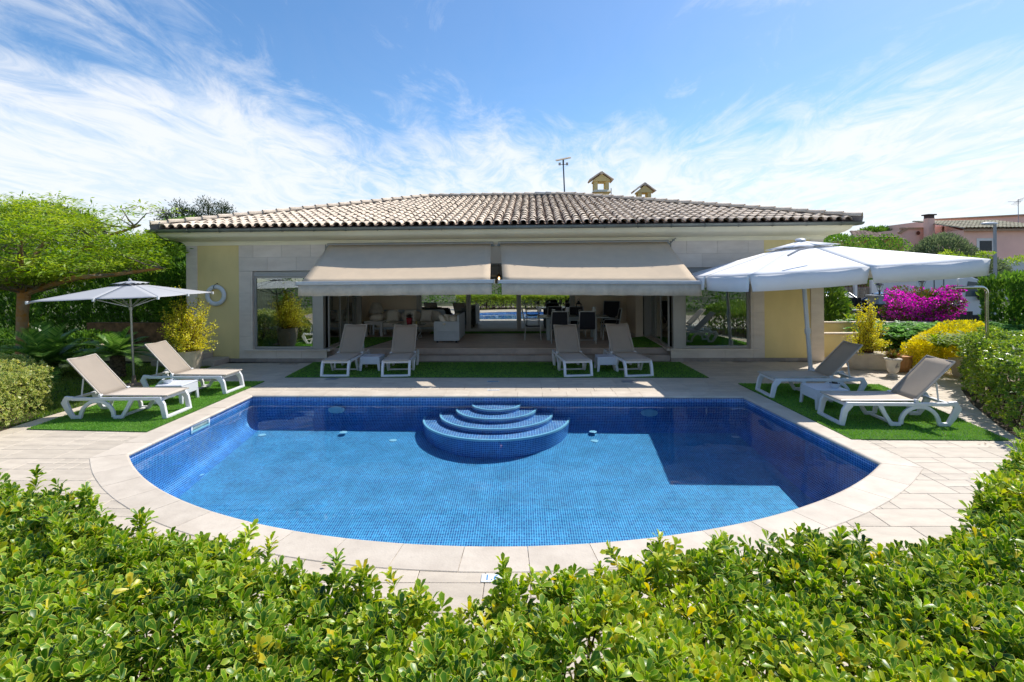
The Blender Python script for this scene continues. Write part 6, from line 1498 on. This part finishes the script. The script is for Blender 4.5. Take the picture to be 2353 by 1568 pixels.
def strap(label, x0, x1, y0, y1, n, L_, z0, mm, hh=.0, name='agapanthus', seed=1):
    t = plant(name, label, 'plant'); r = random.Random(seed); V = []; Fc = []; rn = []
    for k in range(n):
        cx = r.uniform(x0, x1); cyy = r.uniform(y0, y1)
        for j in range(16):
            az = j*2.4+r.uniform(-.3, .3); L1 = L_*r.uniform(.6, 1.1); e = r.uniform(.7, 1.35); d = Vector((cos(az), sin(az), 0)); sd_ = Vector((-d.y, d.x, 0)); i0 = len(V); w_ = .022; q = r.random()
            for s, ww in ((0, .7), (.3, 1), (.6, .9), (.85, .55), (1, .05)):
                p = Vector((cx, cyy, z0))+d*L1*(s*cos(e)+.25*s*s*sin(e))+Vector((0, 0, L1*(s*sin(e)-.5*s**2.4))); V += [tuple(p-sd_*w_*ww), tuple(p+sd_*w_*ww)]; rn += [q, q]
            Fc += [(i0+2*i, i0+2*i+1, i0+2*i+3, i0+2*i+2) for i in range(4)]
    mb = MB(); mb.v = V; mb.f = Fc; o = mb.build('leaves', mm, t, smooth=True, kind='stuff'); add_attr(o.data, 'rnd', rn); return t
M_aga = leafmat('strap_leaf', [(.06, .13, .01), (.12, .22, .015), (.22, .31, .03), (.34, .38, .05)], rough=.55, trans=.38, spec=.2)
strap('bright strap leaved clump round the foot of the outdoor shower', 9.5, 13.6, 10.9, 12.3, 110, .66, .72, M_aga, seed=4)
strap('small spiky green plant in the shaded upper planter', 10.6, 11.4, 16.7, 17.3, 5, .5, .85, M_aga, name='spiky_plant', seed=7)
strap('single lime tuft showing past the house corner pilaster', 8.75, 8.85, 15.4, 15.6, 1, .5, .05, M_aga, name='lime_tuft', seed=3)
bush('cypress_bush', 'feathery green conifer bush just right of the house corner', 'bush', [((10.35, 18.0, 1.35), (.72, .7, 1.15), 1), ((10.1, 17.6, .9), (.8, .6, .7), .5)], 7000, leafmat('thuja_green', [(.02, .06, .01), (.06, .14, .015), (.14, .24, .03), (.26, .34, .06)], rough=.5, trans=.3), P_DN, .17, up=.8)
bush('leafy_bush', 'dull green broad leaved bush beyond the cypress bush', 'bush', [((11.6, 19.2, .9), (.6, .5, .6), 1)], 2200, M_brt, P_OV, .12, mean=.35)
# outdoor shower
p = G(2268, 704, 1.3) if False else Vector((9.35, 9.95, 0)); q = W(2268, 700, 9.95)
t = thing('outdoor_shower', 'bent chrome outdoor shower pole rising from the strap leaved plants', 'shower', (q.x, 9.95, 0)); M_chr = mat('chrome', (.62, .60, .52), .12, .02, 3, metal=1.0)
mb = MB(); mb.tube([(0, 0, 0), (0, 0, 1.05)], .035, 14); mb.tube([(0, 0, 1.02), (-.005, 0, 1.9)]+[(-.11+.11*cos(a), 0, 2.05+.11*sin(a)) for a in [pi/2*k/6 for k in range(7)]]+[(-.62, 0, 2.16)], .029, 14); mb.build('pipe', M_chr, t, smooth=True)
mb = MB(); mb.lathe([(.0, 0), (.06, 0), (.06, .02), (0, .03)], 14, (-.64, 0, 2.13)); mb.build('shower_head', M_chr, t); mb = MB(); mb.tube([(0, 0, .82), (-.13, 0, .82)], .022, 10); mb.build('tap', M_chr, t); mb = MB(); mb.tube([(0, 0, 1.02), (0, 0, 1.07)], .042, 14); mb.build('collar', M_chr, t)

# ---- street and houses beyond
M_asph = mat('asphalt', (.12, .12, .12), .9, .15, 2, .2, 60); M_blk = mat('black_fence_metal', (.02, .02, .025), .5, .1, 4); M_wb = mat('white_wall', (.74, .73, .70), .8, .05, 2); M_greyp = mat('grey_post', (.34, .36, .38), .7, .06, 3)
MB().box(9, 60, 22.6, 27.4, -.04, .0).build('street', M_asph, None, kind='structure')
MB().box(9, 60, 27.42, 28.9, -.04, .12).build('pavement', mat('pavement_grey', (.34, .33, .31), .8), None, kind='structure')
def hx(px, Y): return W(px, 700, Y).x
def zz(px, py, Y): return W(px, py, Y).z
def fence(label, px0, px1, pt, pb, Y, name='metal_fence', slat=.13, pxm=None):
    x0, x1 = hx(px0, Y), hx(px1, Y); z1 = zz((px0+px1)/2, pt, Y); z0 = zz((px0+px1)/2, pb, Y); t = thing(name, label, 'fence', (x0, Y, 0)); L_ = x1-x0; n = max(1, int(L_/slat)); w_ = L_/n
    for i in range(n): MB().box(w_*i+.006, w_*(i+1)-.006, -.012, .012, z0, z1).build('slat', M_blk, t)
    for z in (z0+.05, z1-.08): MB().box(0, L_, .013, .05, z, z+.05).build('rail', M_blk, t)
    return t
fence('black slatted street fence between orange post and grey gatepost', 1940, 1979, 684, 712, 21.5)
fence('black slatted gate beside the grey gatepost', 1980, 2001, 690, 724, 21.3, 'gate')
fence('black slatted fence panel behind the bougainvillea', 2010, 2080, 699, 752, 20.6)
fence('black slatted fence between bougainvillea and right cypress hedge', 2150, 2235, 716, 748, 20.3)
wall('low white kerb wall under the right black fence', (hx(2140, 20.25), 20.2), (hx(2240, 20.2), 20.1), .32, .16, M_wb)
def post(label, px0, px1, pt, pb, Y, m, cap=True, th=.45):
    x0, x1 = hx(px0, Y), hx(px1, Y); z1 = zz(px0, pt, Y); t = thing('gatepost', label, 'gatepost', ((x0+x1)/2, Y, 0)); w_ = (x1-x0)/2; MB().box(-w_, w_, -th/2, th/2, 0, z1).build('shaft', m, t, bevel=.005)
    if cap: MB().box(-w_-.06, w_+.06, -th/2-.06, th/2+.06, z1, z1+.05).build('cap', mat('grey_cap', (.40, .42, .44), .6), t); MB().box(-w_-.03, w_+.03, -th/2-.03, th/2+.03, z1-.05, z1-.001).build('moulding', m, t)
    return t, z1, (x0+x1)/2
post('narrow grey gatepost beside the white lamp post', 2002, 2010, 681, 750, 21.0, M_greyp); g_, gz, gx = post('square white gatepost carrying the clear black lantern', 2010.5, 2032, 682, 740, 21.3, mat('bluish_white_post', (.62, .66, .70), .7))
post('orange brick post at the left end of street fence', 1933, 1940, 681, 730, 21.5, mat('orange_brick', (.42, .22, .10), .85), False, .3)
def coach(label, x, y, z, s=1.):
    t = thing('post_lantern', label, 'lantern', (x, y, z), group='black post lanterns'); mb = MB(); mb.lathe([(.0, 0), (.09, 0), (.07, .03), (.025, .06), (.045, .11), (.025, .16), (.06, .19), (.07, .21), (0, .21)], 10); mb.lathe([(.17, .44), (.15, .47), (.06, .56), (.025, .58), (.03, .61), (.0, .66)], 8)
    for k in range(4): a = pi/4+k*pi/2; mb.bar((.06*cos(a), .06*sin(a), .21), (.13*cos(a), .13*sin(a), .45), .012, .012)
    mb.build('frame', M_blk, t); mb = MB(); mb.lathe([(.055, .21), (.12, .44)], 4); mb.build('glass', glassmat('lantern_glass', (.8, .8, .75), .2), t); mb = MB(); mb.lathe([(.0, .22), (.02, .22), (.02, .36), (0, .38)], 8); mb.build('bulb', M_wb, t); t.scale = (s, s, s)
coach('black lantern with clear glass on the white gatepost', gx, 21.3, gz+.05, .95)
g2x = hx(2119, 21.0); g2z = zz(2119, 664, 21.0); t = thing('gatepost', 'grey gatepost hidden behind the bougainvillea with its lantern top showing', 'gatepost', (g2x, 21.0, 0)); MB().box(-.2, .2, -.2, .2, 0, g2z-.1).build('shaft', M_greyp, t)
coach('black lantern peeping over the top of the bougainvillea', g2x, 21.0, g2z-.1, .85)
# timber raised bed
x0, x1 = hx(1930, 18.8), hx(1979, 18.8); t = thing('timber_bed', 'weathered board planter with a white edge left of the gate', 'planter', (x0, 18.8, 0)); zt = zz(1950, 712, 18.8); M_wood = mat('weathered_board', (.30, .20, .11), .85, .25, 4, .4, 40, objrnd=.3, streak=(1, 1, .2))
n = 12; w_ = (x1-x0)/n
for i in range(n): MB().box(w_*i+.004, w_*(i+1)-.004, 0, .03, .1, zt-.05).build('board', M_wood, t)
MB().box(-.03, x1-x0+.03, -.03, .25, zt-.05, zt).build('edge', M_wb, t); MB().box(0, x1-x0, .03, .3, 0, zt-.06).build('fill', M_soil, t)
t = thing('hanging_pot', 'small dark wire pot with yellow flowers on the board planter', 'pot', (hx(1944, 18.7), 18.72, zz(1944, 722, 18.7))); mb = MB(); mb.lathe([(.0, 0), (.12, .02), (.17, .12), (.18, .22), (0, .22)], 14); mb.build('pot', M_iron, t); n = 300; D = rdir(n); D[:, 2] = np.abs(D[:, 2]); leaves('flowers', P_OV, np.array([0, 0, .22])+D*.22*RS.rand(n)[:, None]**.5, D, rdir(n), .06, leafmat('pansy_mix', [(.06, .12, .02), (.10, .18, .03), (.55, .48, .03)], trans=.3), t)
# far side of the street: stone wall with lattice, white walls
M_rub = mat('rubble_stone', (.42, .35, .26), .9, .2, 3, .6, 20, objrnd=.3)
def rubble(label, px0, px1, pt, pb, Y, n, rows):
    x0, x1 = hx(px0, Y), hx(px1, Y); z1 = zz((px0+px1)/2, pt, Y); z0 = max(0, zz((px0+px1)/2, pb, Y)); t = thing('stone_wall', label, 'wall', (x0, Y, 0)); MB().box(0, x1-x0, 0, .3, 0, z1).build('core', mat('mortar_fill', (.36, .30, .24), .95), t); w_ = (x1-x0)/n; h = (z1-z0)/rows; r = random.Random(int(px0))
    for j in range(rows):
        for i in range(n):
            cx = w_*(i+.5+(.5 if j % 2 else 0)*.8); cz = z0+h*(j+.5); 
            if cx > x1-x0-w_*.3: continue
            m_ = r.randint(5, 7); V = [(cx+w_*.5*r.uniform(.8, .98)*cos(2*pi*k/m_), -.03, cz+h*.5*r.uniform(.8, 1)*sin(2*pi*k/m_)) for k in range(m_)]; V += [(x, 0.005, z) for x, y, z in V]
            MB().add(V, [tuple(range(m_)), tuple(reversed(range(m_, 2*m_)))]+[(k, m_+k, m_+(k+1) % m_, (k+1) % m_) for k in range(m_)]).build('stone', M_rub, t)
    return t, x0, x1, z1
M_lat = mat('brown_lattice', (.13, .05, .035), .7, .1, 5)
for px0, px1, lab in ((1925, 1963, 'left bay of stone street wall with brown trellis above'), (1967, 2000, 'right bay of stone street wall with brown trellis above')):
    t, x0, x1, z1 = rubble(lab, px0, px1, 661, 684, 29.0, 7, 3); k = 0; L_ = x1-x0; mb = MB()
    MB().box(0, L_, .08, .14, z1+.42, z1+.47).build('trellis_rail', M_lat, t); MB().box(0, L_, .08, .14, z1, z1+.05).build('trellis_rail', M_lat, t)
    while k*.16 < L_-.2: MB().bar((k*.16, .10, z1+.02), (k*.16+.22, .10, z1+.44), .04, .02, up=(0, 1, 0)).build('trellis_lath', M_lat, t); MB().bar((k*.16+.22, .125, z1+.02), (k*.16, .125, z1+.44), .04, .02, up=(0, 1, 0)).build('trellis_lath', M_lat, t); k += 1
for px, lab in ((1965, 'white pillar between the two trellis bays'), (2003.5, 'white pillar at the right end of the trellis wall')):
    t = thing('wall_pillar', lab, 'pillar', (hx(px, 28.9), 28.9, 0)); MB().box(-.07, .07, -.09, .09, 0, zz(px, 644, 28.9)).build('shaft', M_wb, t)
wall('white garden wall across the street right of trellis', (hx(2006, 30), 30), (hx(2045, 30), 30), zz(2020, 653, 30), .2, M_wb); wall('beige garden wall section across the street', (hx(2045.5, 30), 30), (hx(2058, 30), 30), zz(2050, 653, 30), .2, M_pot)
t = thing('garden_gate', 'grey reed screen gate across the street', 'gate', (hx(2058.5, 30), 30, 0)); L_ = hx(2085, 30)-hx(2058.5, 30); h = zz(2070, 652, 30)
for i in range(14): MB().box(L_*i/14+.004, L_*(i+1)/14-.004, 0, .03, .1, h).build('slat', mat('reed_grey', (.16, .15, .14), .9, .2, 10), t)
wall('pale wall right of the reed gate', (hx(2085.5, 30), 30), (hx(2108, 30), 30), zz(2095, 650, 30), .2, M_pot)
# parked car
def car(label, x, y, rz, col):
    t = thing('parked_car', label, 'car', (x, y, 0), rz); M_car = mat('car_paint_'+label.split()[0], col, .25, .02, 2, coat=1.0, spec=.6); L_ = 4.3; w = .87
    prof = [(-2.15, .30), (-2.13, .62), (-2.0, .80), (-1.75, .92), (-1.15, .98), (-.95, 1.0), (-.25, 1.36), (.1, 1.44), (1.0, 1.42), (1.55, 1.2), (2.0, .98), (2.12, .75), (2.14, .35), (1.75, .25), (-1.8, .22)]
    lower = [(-2.15, .28), (-2.13, .62), (-2.0, .80), (-1.75, .92), (-1.0, .99), (2.0, .98), (2.12, .75), (2.14, .32)]
    V = []; 
    for s in (-1, 1): V += [(x_, s*w*(.94 if z_ > .8 else 1), z_) for x_, z_ in lower]
    n = len(lower); MB().add(V, [tuple(range(n)), tuple(reversed(range(n, 2*n)))]+[(i, n+i, n+(i+1) % n, (i+1) % n) for i in range(n)]).build('body', M_car, t, bevel=.05, seg=3)
    cab = [(-1.0, .97, .84), (-.25, 1.37, .66), (.1, 1.43, .64), (1.0, 1.41, .64), (1.75, .97, .80)]; V = []
    for s in (-1, 1): V += [(a, s*c, b) for a, b, c in cab]
    n = 5; MB().add(V, [tuple(range(n)), tuple(reversed(range(n, 2*n)))]+[(i, n+i, n+(i+1) % n, (i+1) % n) for i in range(n)]).build('cabin_glass', mat('car_glass', (.10, .13, .15), .08, .02, 2, spec=.9), t, bevel=.02)
    MB().add([(-.28, -.665, 1.375), (-.28, .665, 1.375), (.1, .65, 1.445), (.1, -.65, 1.445), (1.02, -.65, 1.425), (1.02, .65, 1.425)], [(0, 1, 2, 3), (3, 2, 5, 4)]).build('roof_panel', M_car, t)
    for s in (-1, 1):
        for (a, b) in (((-1.0, .985), (-.27, 1.38)), ((.35, .98), (.40, 1.43)), ((1.0, 1.42), (1.75, .985))): MB().bar((a[0], s*.85, a[1]), (b[0], s*.675, b[1]), .06, .03, up=(0, 1, 0)).build('pillar', M_car, t)
        for xw in (-1.35, 1.3):
            mb = MB(); mb.lathe([(.0, -.1), (.30, -.1), (.32, -.05), (.32, .05), (.30, .1), (0, .1)], 20); mb.xf(Matrix.Rotation(pi/2, 4, 'X')); o = mb.build('wheel', mat('tyre', (.03, .03, .03), .8), t, loc=(xw, s*.80, .32)); mb = MB(); mb.lathe([(.0, 0), (.19, 0), (.2, .02), (0, .03)], 14); mb.xf(Matrix.Rotation(pi/2*s, 4, 'X')); mb.build('rim', M_chr, o, loc=(0, s*.105, 0))
        MB().box(-2.12, -1.98, s*.62-.16, s*.62+.16, .62, .76).build('headlight', M_white, t, bevel=.02); MB().box(-.75, -.62, s*.95-.08, s*.95+.06, .95, 1.06).build('mirror', M_car, t, bevel=.02)
    return t
car('navy car parked in the street behind the white gatepost', hx(2048, 24.6), 24.6, radians(20), (.02, .03, .06))
car('grey car partly hidden behind the conifer bush in street', hx(1912, 26), 26, radians(90), (.10, .10, .11))
# white box truck
def truck():
    x = hx(2107, 23.2); t = thing('box_truck', 'white box truck parked in the street behind the bougainvillea', 'truck', (x, 23.2, 0)); x1 = hx(2200, 23.2)-x; zt = 2.95; M_tr = mat('truck_white', (.72, .73, .74), .4, .03, 2)
    MB().box(0, x1, 0, 2.2, .75, zt).build('box', M_tr, t, bevel=.02); a = hx(2146, 23.2)-x; b = hx(2168, 23.2)-x
    for q in ((a, a+.03, -.012, 0.0, .95, zt-.35), (b, b+.03, -.012, 0, .95, zt-.35), (a, b, -.012, 0, zt-.38, zt-.35)): MB().box(*q).build('door_frame', M_blk, t)
    c0 = x1+.08; L_ = 1.75; V = []; pr2 = [(c0, .45), (c0, 2.1), (c0+.55, 2.2), (c0+.95, 2.05), (c0+1.45, 1.25), (c0+1.75, 1.1), (c0+1.8, .45)]
    for y in (.05, 2.0): V += [(u, y, z) for u, z in pr2]
    n = len(pr2); MB().add(V, [tuple(range(n)), tuple(reversed(range(n, 2*n)))]+[(i, n+i, n+(i+1) % n, (i+1) % n) for i in range(n)]).build('cab', M_tr, t, bevel=.05, seg=3)
    MB().add([(c0+.30, .035, 1.30), (c0+1.30, .035, 1.30), (c0+.90, .035, 1.92), (c0+.42, .035, 1.98)], [(0, 1, 2, 3)]).build('side_window', mat('car_glass', (.1, .13, .15), .08), t)
    MB().box(c0+.75, c0+.98, -.22, -.04, 1.15, 1.55).build('mirror', M_blk, t, bevel=.03); MB().box(c0+.22, c0+.30, .02, .05, .95, 1.2).build('handle', M_blk, t)
    for xw in (c0+.9, .8, 1.9): mb = MB(); mb.lathe([(.0, -.12), (.36, -.12), (.38, 0), (.36, .12), (0, .12)], 20); mb.xf(Matrix.Rotation(pi/2, 4, 'X')); mb.build('wheel', mat('tyre', (.03, .03, .03), .8), t, loc=(xw, .18, .38))
    MB().box(0, c0, .2, 2, .5, .74).build('chassis', M_blk, t)
truck()
# pink house
def pinkhouse():
    Y = 45.; t = thing('pink_house', 'salmon pink house with tiled lean-to roof on the right skyline', 'house', (0, 0, 0)); M_pk = mat('salmon_render', (.88, .58, .48), .9, .14, .35, .2, 30, col2=(.78, .50, .42)); M_rt = mat('green_brown_tiles', (.36, .30, .22), .9, .25, 2, .5, 10, rnd=.35, col2=(.20, .22, .13)); M_tr2 = mat('ochre_trim', (.50, .32, .20), .8)
    X = lambda px, y=Y: W(px, 500, y).x
    Z = lambda px, py, y=Y: W(px, py, y).z
    xa, xb = X(2215), X(2420); ez = Z(2215, 529); bz = 0
    MB().box(xa, xb, Y, Y+8, bz, ez).build('front_wall', M_pk, t)
    # recessed wing, back parapet block, left block
    Y2 = Y+4; x2 = X(2164, Y2); MB().box(x2, X(2225, Y2), Y2, Y2+4, 0, Z(2180, 520, Y2)).build('side_wall', M_pk, t)
    Y3 = Y+8.2; x3 = X(2135, Y3); z3l = Z(2140, 507, Y3); z3r = Z(2353, 499, Y3); x3r = X(2430, Y3)
    MB().add([(x3, Y3, 0), (x3r, Y3, 0), (x3r, Y3+6, 0), (x3, Y3+6, 0), (x3, Y3, z3l), (x3r, Y3, z3r+.3), (x3r, Y3+6, z3r+.3), (x3, Y3+6, z3l)], [(0, 1, 5, 4), (1, 2, 6, 5), (2, 3, 7, 6), (3, 0, 4, 7), (4, 5, 6, 7)]).build('back_wall', M_pk, t)
    mb = MB(); mb.bar((x3-.1, Y3-.05, z3l+.05), (x3r, Y3-.05, z3r+.35), .3, .16); mb.build('parapet_trim', M_tr2, t)
    x4 = X(2074, Y2); x5 = X(2136, Y2); z4 = Z(2100, 527, Y2); MB().box(x4, x5, Y2+.1, Y2+5, 0, z4).build('left_wall', M_pk, t); MB().box(x4-.1, x5, Y2-.02, Y2+.3, z4, z4+.16).build('parapet_trim', M_tr2, t)
    mb = MB(); mb.bar((x4-.3, Y2+.1, z4-.35), (x4+.5, Y2+.1, z4+.1), .3, .2); mb.build('parapet_trim', M_tr2, t)
    # lean-to roof of tile rows
    xl, xr = X(2208), X(2425); yb = Y+5.5; zb = Z(2300, 513.5, yb)+.12; n = int((xr-xl)/.34); V = []; Fc = []; rn = []; 
    mb = MB(); ra = []
    for i in range(n):
        x = xl+.34*i
        for k in range(8):
            s0, s1 = k/8, (k+1)/8; y0 = Y-.35+(yb-Y+.35)*s0; y1 = Y-.35+(yb-Y+.35)*s1+.05; z0 = ez+.08+(zb-ez)*s0+.05; z1 = ez+.08+(zb-ez)*s1+.02
            if x < xl+(1-0)*0: continue
            V = []
            for (y, z) in ((y0, z0), (y1, z1)):
                for a in (0, .25, .5, .75, 1): V.append((x+.17-.16*cos(pi*a), y, z+.12*sin(pi*a)))
            mb.add(V, [(q, q+1, 6+q, 5+q) for q in range(4)]); ra += [random.random()]*10
    o = mb.build('roof_tiles', M_rt, t, smooth=True, kind='stuff'); add_attr(o.data, 'rnd', ra)
    MB().add([(xl-.1, Y-.4, ez), (xr, Y-.4, ez), (xr, yb, zb), (X(2164, yb), yb, zb), (xl-.1, Y-.4, ez-.12), (xr, Y-.4, ez-.12)], [(0, 1, 2, 3), (4, 5, 1, 0)]).build('roof_slab', M_tr2, t)
    MB().add([(xa, Y+.02, ez-.1), (x2, Y2-.3, Z(2164, 519, Y2)), (x2, Y2-.3, 0), (xa, Y+.02, 0)], [(0, 1, 2, 3)]).build('gable_wall', M_pk, t)
    # window and door
    wx0, wx1 = X(2243), X(2284); wz0, wz1 = Z(2263, 577), Z(2263, 548)
    f = MB(); f.box(wx0-.0, wx1, Y-.06, Y+.0, wz1-.22, wz1); f.box(wx0, wx0+.22, Y-.06, Y, wz0, wz1-.22); f.box(wx1-.22, wx1, Y-.06, Y, wz0, wz1-.22); o = f.build('window', M_wb, t); MB().box(wx0+.22, wx1-.22, Y-.02, Y-.005, wz0, wz1-.22).build('pane', mat('dark_pane', (.02, .035, .045), .3), o)
    q = W(2190, 565, Y+2.2); f = MB(); d = Vector((xa-x2, Y-Y2+.3, 0)).normalized(); nn = Vector((d.y, -d.x, 0)); 
    def onside(s0, s1, z0, z1, off): 
        a = Vector((x2, Y2-.3, 0)); A = a+d*s0+nn*off; B = a+d*s1+nn*off; return MB().add([(A.x, A.y, z0), (B.x, B.y, z0), (B.x, B.y, z1), (A.x, A.y, z1)], [(0, 1, 2, 3)])
    LL_ = (Vector((xa, Y, 0))-Vector((x2, Y2-.3, 0))).length; zt_ = Z(2190, 553, Y+2)
    o = onside(LL_*.40, LL_*.78, 0, zt_+.15, .05).build('door_frame', M_wb, t); onside(LL_*.45, LL_*.74, 0, zt_-.1, .07).build('door', mat('dark_pane', (.02, .035, .045), .3), t); onside(LL_*.08, LL_*.40, zt_-1.4, zt_-.15, .06).build('shutter', mat('dark_pane', (.02, .035, .045), .3), t)
    for px, py, y in ((2205.5, 514, Y3), (2282, 510.5, Y3), (2110, 535.7, Y2+.1), (2187, 535.5, Y+1.6)):
        mb = MB(); mb.lathe([(.0, -.03), (.17, -.03), (.19, 0), (.0, 0)], 14); mb.xf(Matrix.Rotation(pi/2, 4, 'X')); g = W(px, py, y-.12); mb.build('vent', mat('brown_vent', (.16, .05, .03), .8), t, loc=g)
    # chimney
    g0, g1 = X(2133.5, Y+3), X(2148, Y+3); zc = Z(2140, 493, Y+3); MB().box(g0, g1, Y+3, Y+3.6, 0, zc-.35).build('chimney', M_pk, t); MB().box(g0+.02, g1-.02, Y+3.02, Y+3.58, zc-.35, zc-.08).build('chimney', mat('dark_render', (.10, .07, .07), .9), t); MB().box(g0-.12, g1+.12, Y+2.9, Y+3.7, zc-.08, zc+.03).build('chimney_cap', M_iron, t)  # stack has a dark coloured band just below the cap
    MB().box(X(2190), X(2430), Y-2.2, Y-2.0, 0, Z(2300, 596, Y-2)).build('terrace_parapet', M_wb, t)
    a = thing('tv_antenna', 'tv aerial on a thin mast at the top right of photo', 'antenna', (X(2340, Y+6), Y+6, Z(2340, 522, Y+6))); zt = Z(2340, 458, Y+6)-a.location.z; mb = MB(); mb.tube([(0, 0, 0), (0, 0, zt)], .03, 6); mb.build('mast', M_greyp, a); mb = MB(); mb.tube([(-1.0, 0, zt-.25), (.25, 0, zt-.25)], .02, 5); mb.build('boom', M_greyp, a)
    for i in range(5): mb = MB(); mb.tube([(-.35+i*.14, -.5, zt-.05+.05*i), (-.2+i*.14, .5, zt-.5-.02*i)], .015, 4); mb.build('element', M_greyp, a)
pinkhouse()
# street lamp
q = W(2286, 515, 28); t = thing('street_lamp', 'grey street lamp with a flat white head in front of the pink house', 'street lamp', (q.x, 28, 0)); mb = MB(); mb.tube([(0, 0, 0), (0, 0, q.z)], [.09, .07], 10); mb.build('pole', M_greyp, t, smooth=True); mb = MB(); mb.ell((-.30, 0, q.z+.02), (.46, .15, .09), 14, 8); mb.build('lamp_head', mat('lamp_white', (.62, .65, .68), .4), t, smooth=True)
# middle-distance roof and trees
t = thing('orange_house', 'low orange house with brown tiled roof between the hedges', 'house', (0, 0, 0)); Yh = 38.; a, b = W(1972, 548, Yh), W(2075, 548, Yh); M_or2 = mat('orange_render', (.62, .30, .13), .9, .1, 2); MB().box(a.x, b.x, Yh, Yh+7, 0, W(2000, 550, Yh).z).build('wall', M_or2, t)
M_rb2 = mat('brown_roof_tile', (.30, .21, .16), .9, .25, 3, .5, 20, rnd=.35); mb = MB(); rn = []; z0 = W(2000, 550, Yh).z; z1 = W(2000, 533, Yh+3.5).z
for i in range(int((b.x-a.x)/.3)):
    x = a.x-.2+.3*i
    for k in range(7):
        s0, s1 = k/7, (k+1)/7; y0 = Yh-.3+3.8*s0; y1 = Yh-.3+3.8*s1+.05; V = []
        if x < a.x-.2+2.0*s0: continue
        for (y, z) in ((y0, z0+(z1-z0)*s0+.06), (y1, z0+(z1-z0)*s1+.02)):
            for q_ in (0, .25, .5, .75, 1): V.append((x+.15-.14*cos(pi*q_), y, z+.11*sin(pi*q_)))
        mb.add(V, [(q_, q_+1, 6+q_, 5+q_) for q_ in range(4)]); rn += [random.random()]*10
o = mb.build('roof_tiles', M_rb2, t, smooth=True, kind='stuff'); add_attr(o.data, 'rnd', rn); MB().add([(a.x-.2, Yh-.3, z0), (b.x, Yh-.3, z0), (b.x, Yh+3.5, z1), (a.x+1.8, Yh+3.5, z1)], [(0, 1, 2, 3)]).build('roof', M_rb2, t)
bush('clipped_hedge', 'bright green rounded hedge seen between house corner and white parasol', 'hedge', [((x, 34.2, 2.6), (1.9, 1.0, 2.2), 1) for x in (20.6, 22.6, 24.2)], 12000, M_brt, P_OV, .15, mean=.5, lump=.08)
bush('grey_green_tree', 'fine leaved grey green tree in front of the pink house', 'tree', [((25.4, 31.5, 2.9), (1.8, 1.6, 1.6), 1), ((27.2, 31.5, 2.2), (1.8, 1.5, 1.15), .7), ((24.6, 31.5, 2.2), (1.6, 1.5, 1.5), .4)], 17000, leafmat('tamarisk_green', [(.07, .10, .05), (.14, .19, .09), (.22, .28, .13)], rough=.6, trans=.25, spec=.2), P_DN, .24, up=.9, trunk=[([(26, 31.5, 0), (26, 31.5, 2.5)], [.2, .12])])
bush('lime_tree', 'sparse lime leaved tree below the pink house window', 'tree', [((W(px, py, 24).x, 24, W(px, py, 24).z), (r_, .5, r_*.5), 1) for px, py, r_ in ((2178, 585, .32), (2200, 596, .36), (2225, 598, .32), (2250, 597, .3), (2170, 598, .36), (2262, 584, .10), (2345, 594, .2), (2330, 602, .22))], 1700, leafmat('lime_leaf', [(.1, .2, .01), (.4, .48, .04)]), P_DN, .12, deep=.8, lump=.4, trunk=[([(hx(2190, 24), 24, 0), (hx(2190, 24), 24, 2.6), (W(2180, 580, 24).x, 24, 3.3)], [.07, .05, .02]), ([(hx(2190, 24), 24, 2.3), (W(2205, 578, 24).x, 24, 3.3)], [.04, .02])])
bush('distant_tree', 'dark distant tree tops behind the orange house roof', 'tree', [((W(2010, 532, 60).x, 60, W(2010, 532, 60).z-.6), (2.6, 2, 1.0), 1), ((W(2045, 534, 60).x, 60, W(2045, 534, 60).z-.6), (2.6, 2, .9), 1), ((W(1915, 545, 60).x, 60, W(1915, 545, 60).z-.8), (2.5, 2, 1.0), .8)], 6000, M_con, P_DI, .35, trunk=[([(W(2010, 532, 60).x, 60, 0), (W(2010, 532, 60).x, 60, 5)], [.3, .2])])

# fallen leaves blown onto the paving
def litter():
    P = []
    for _ in range(90):
        x = random.uniform(5.0, 9.0); y = random.uniform(5.0, 12.5)
        if random.random() < .35: x = random.uniform(-8.3, 4.5); y = random.choice([random.uniform(3.4, 4.4), random.uniform(10.8, 12.2)])
        if inside(x, y, offset(OUT, .05)): continue
        P.append((x, y, .018))
    n = len(P); D = RS.normal(size=(n, 3)); D[:, 2] *= .1
    o = leaves('fallen_leaves', P_OV, P, D, np.tile([0, 0, 1.], (n, 1))+RS.normal(0, .25, (n, 3)), .05*RS.uniform(.6, 1.2, n), leafmat('dead_leaf', [(.10, .05, .02), (.20, .12, .03), (.08, .08, .02)], trans=.1))
    tag(o, 'scattered brown fallen leaves on the paving round the pool', 'leaves', kind='stuff')
litter()
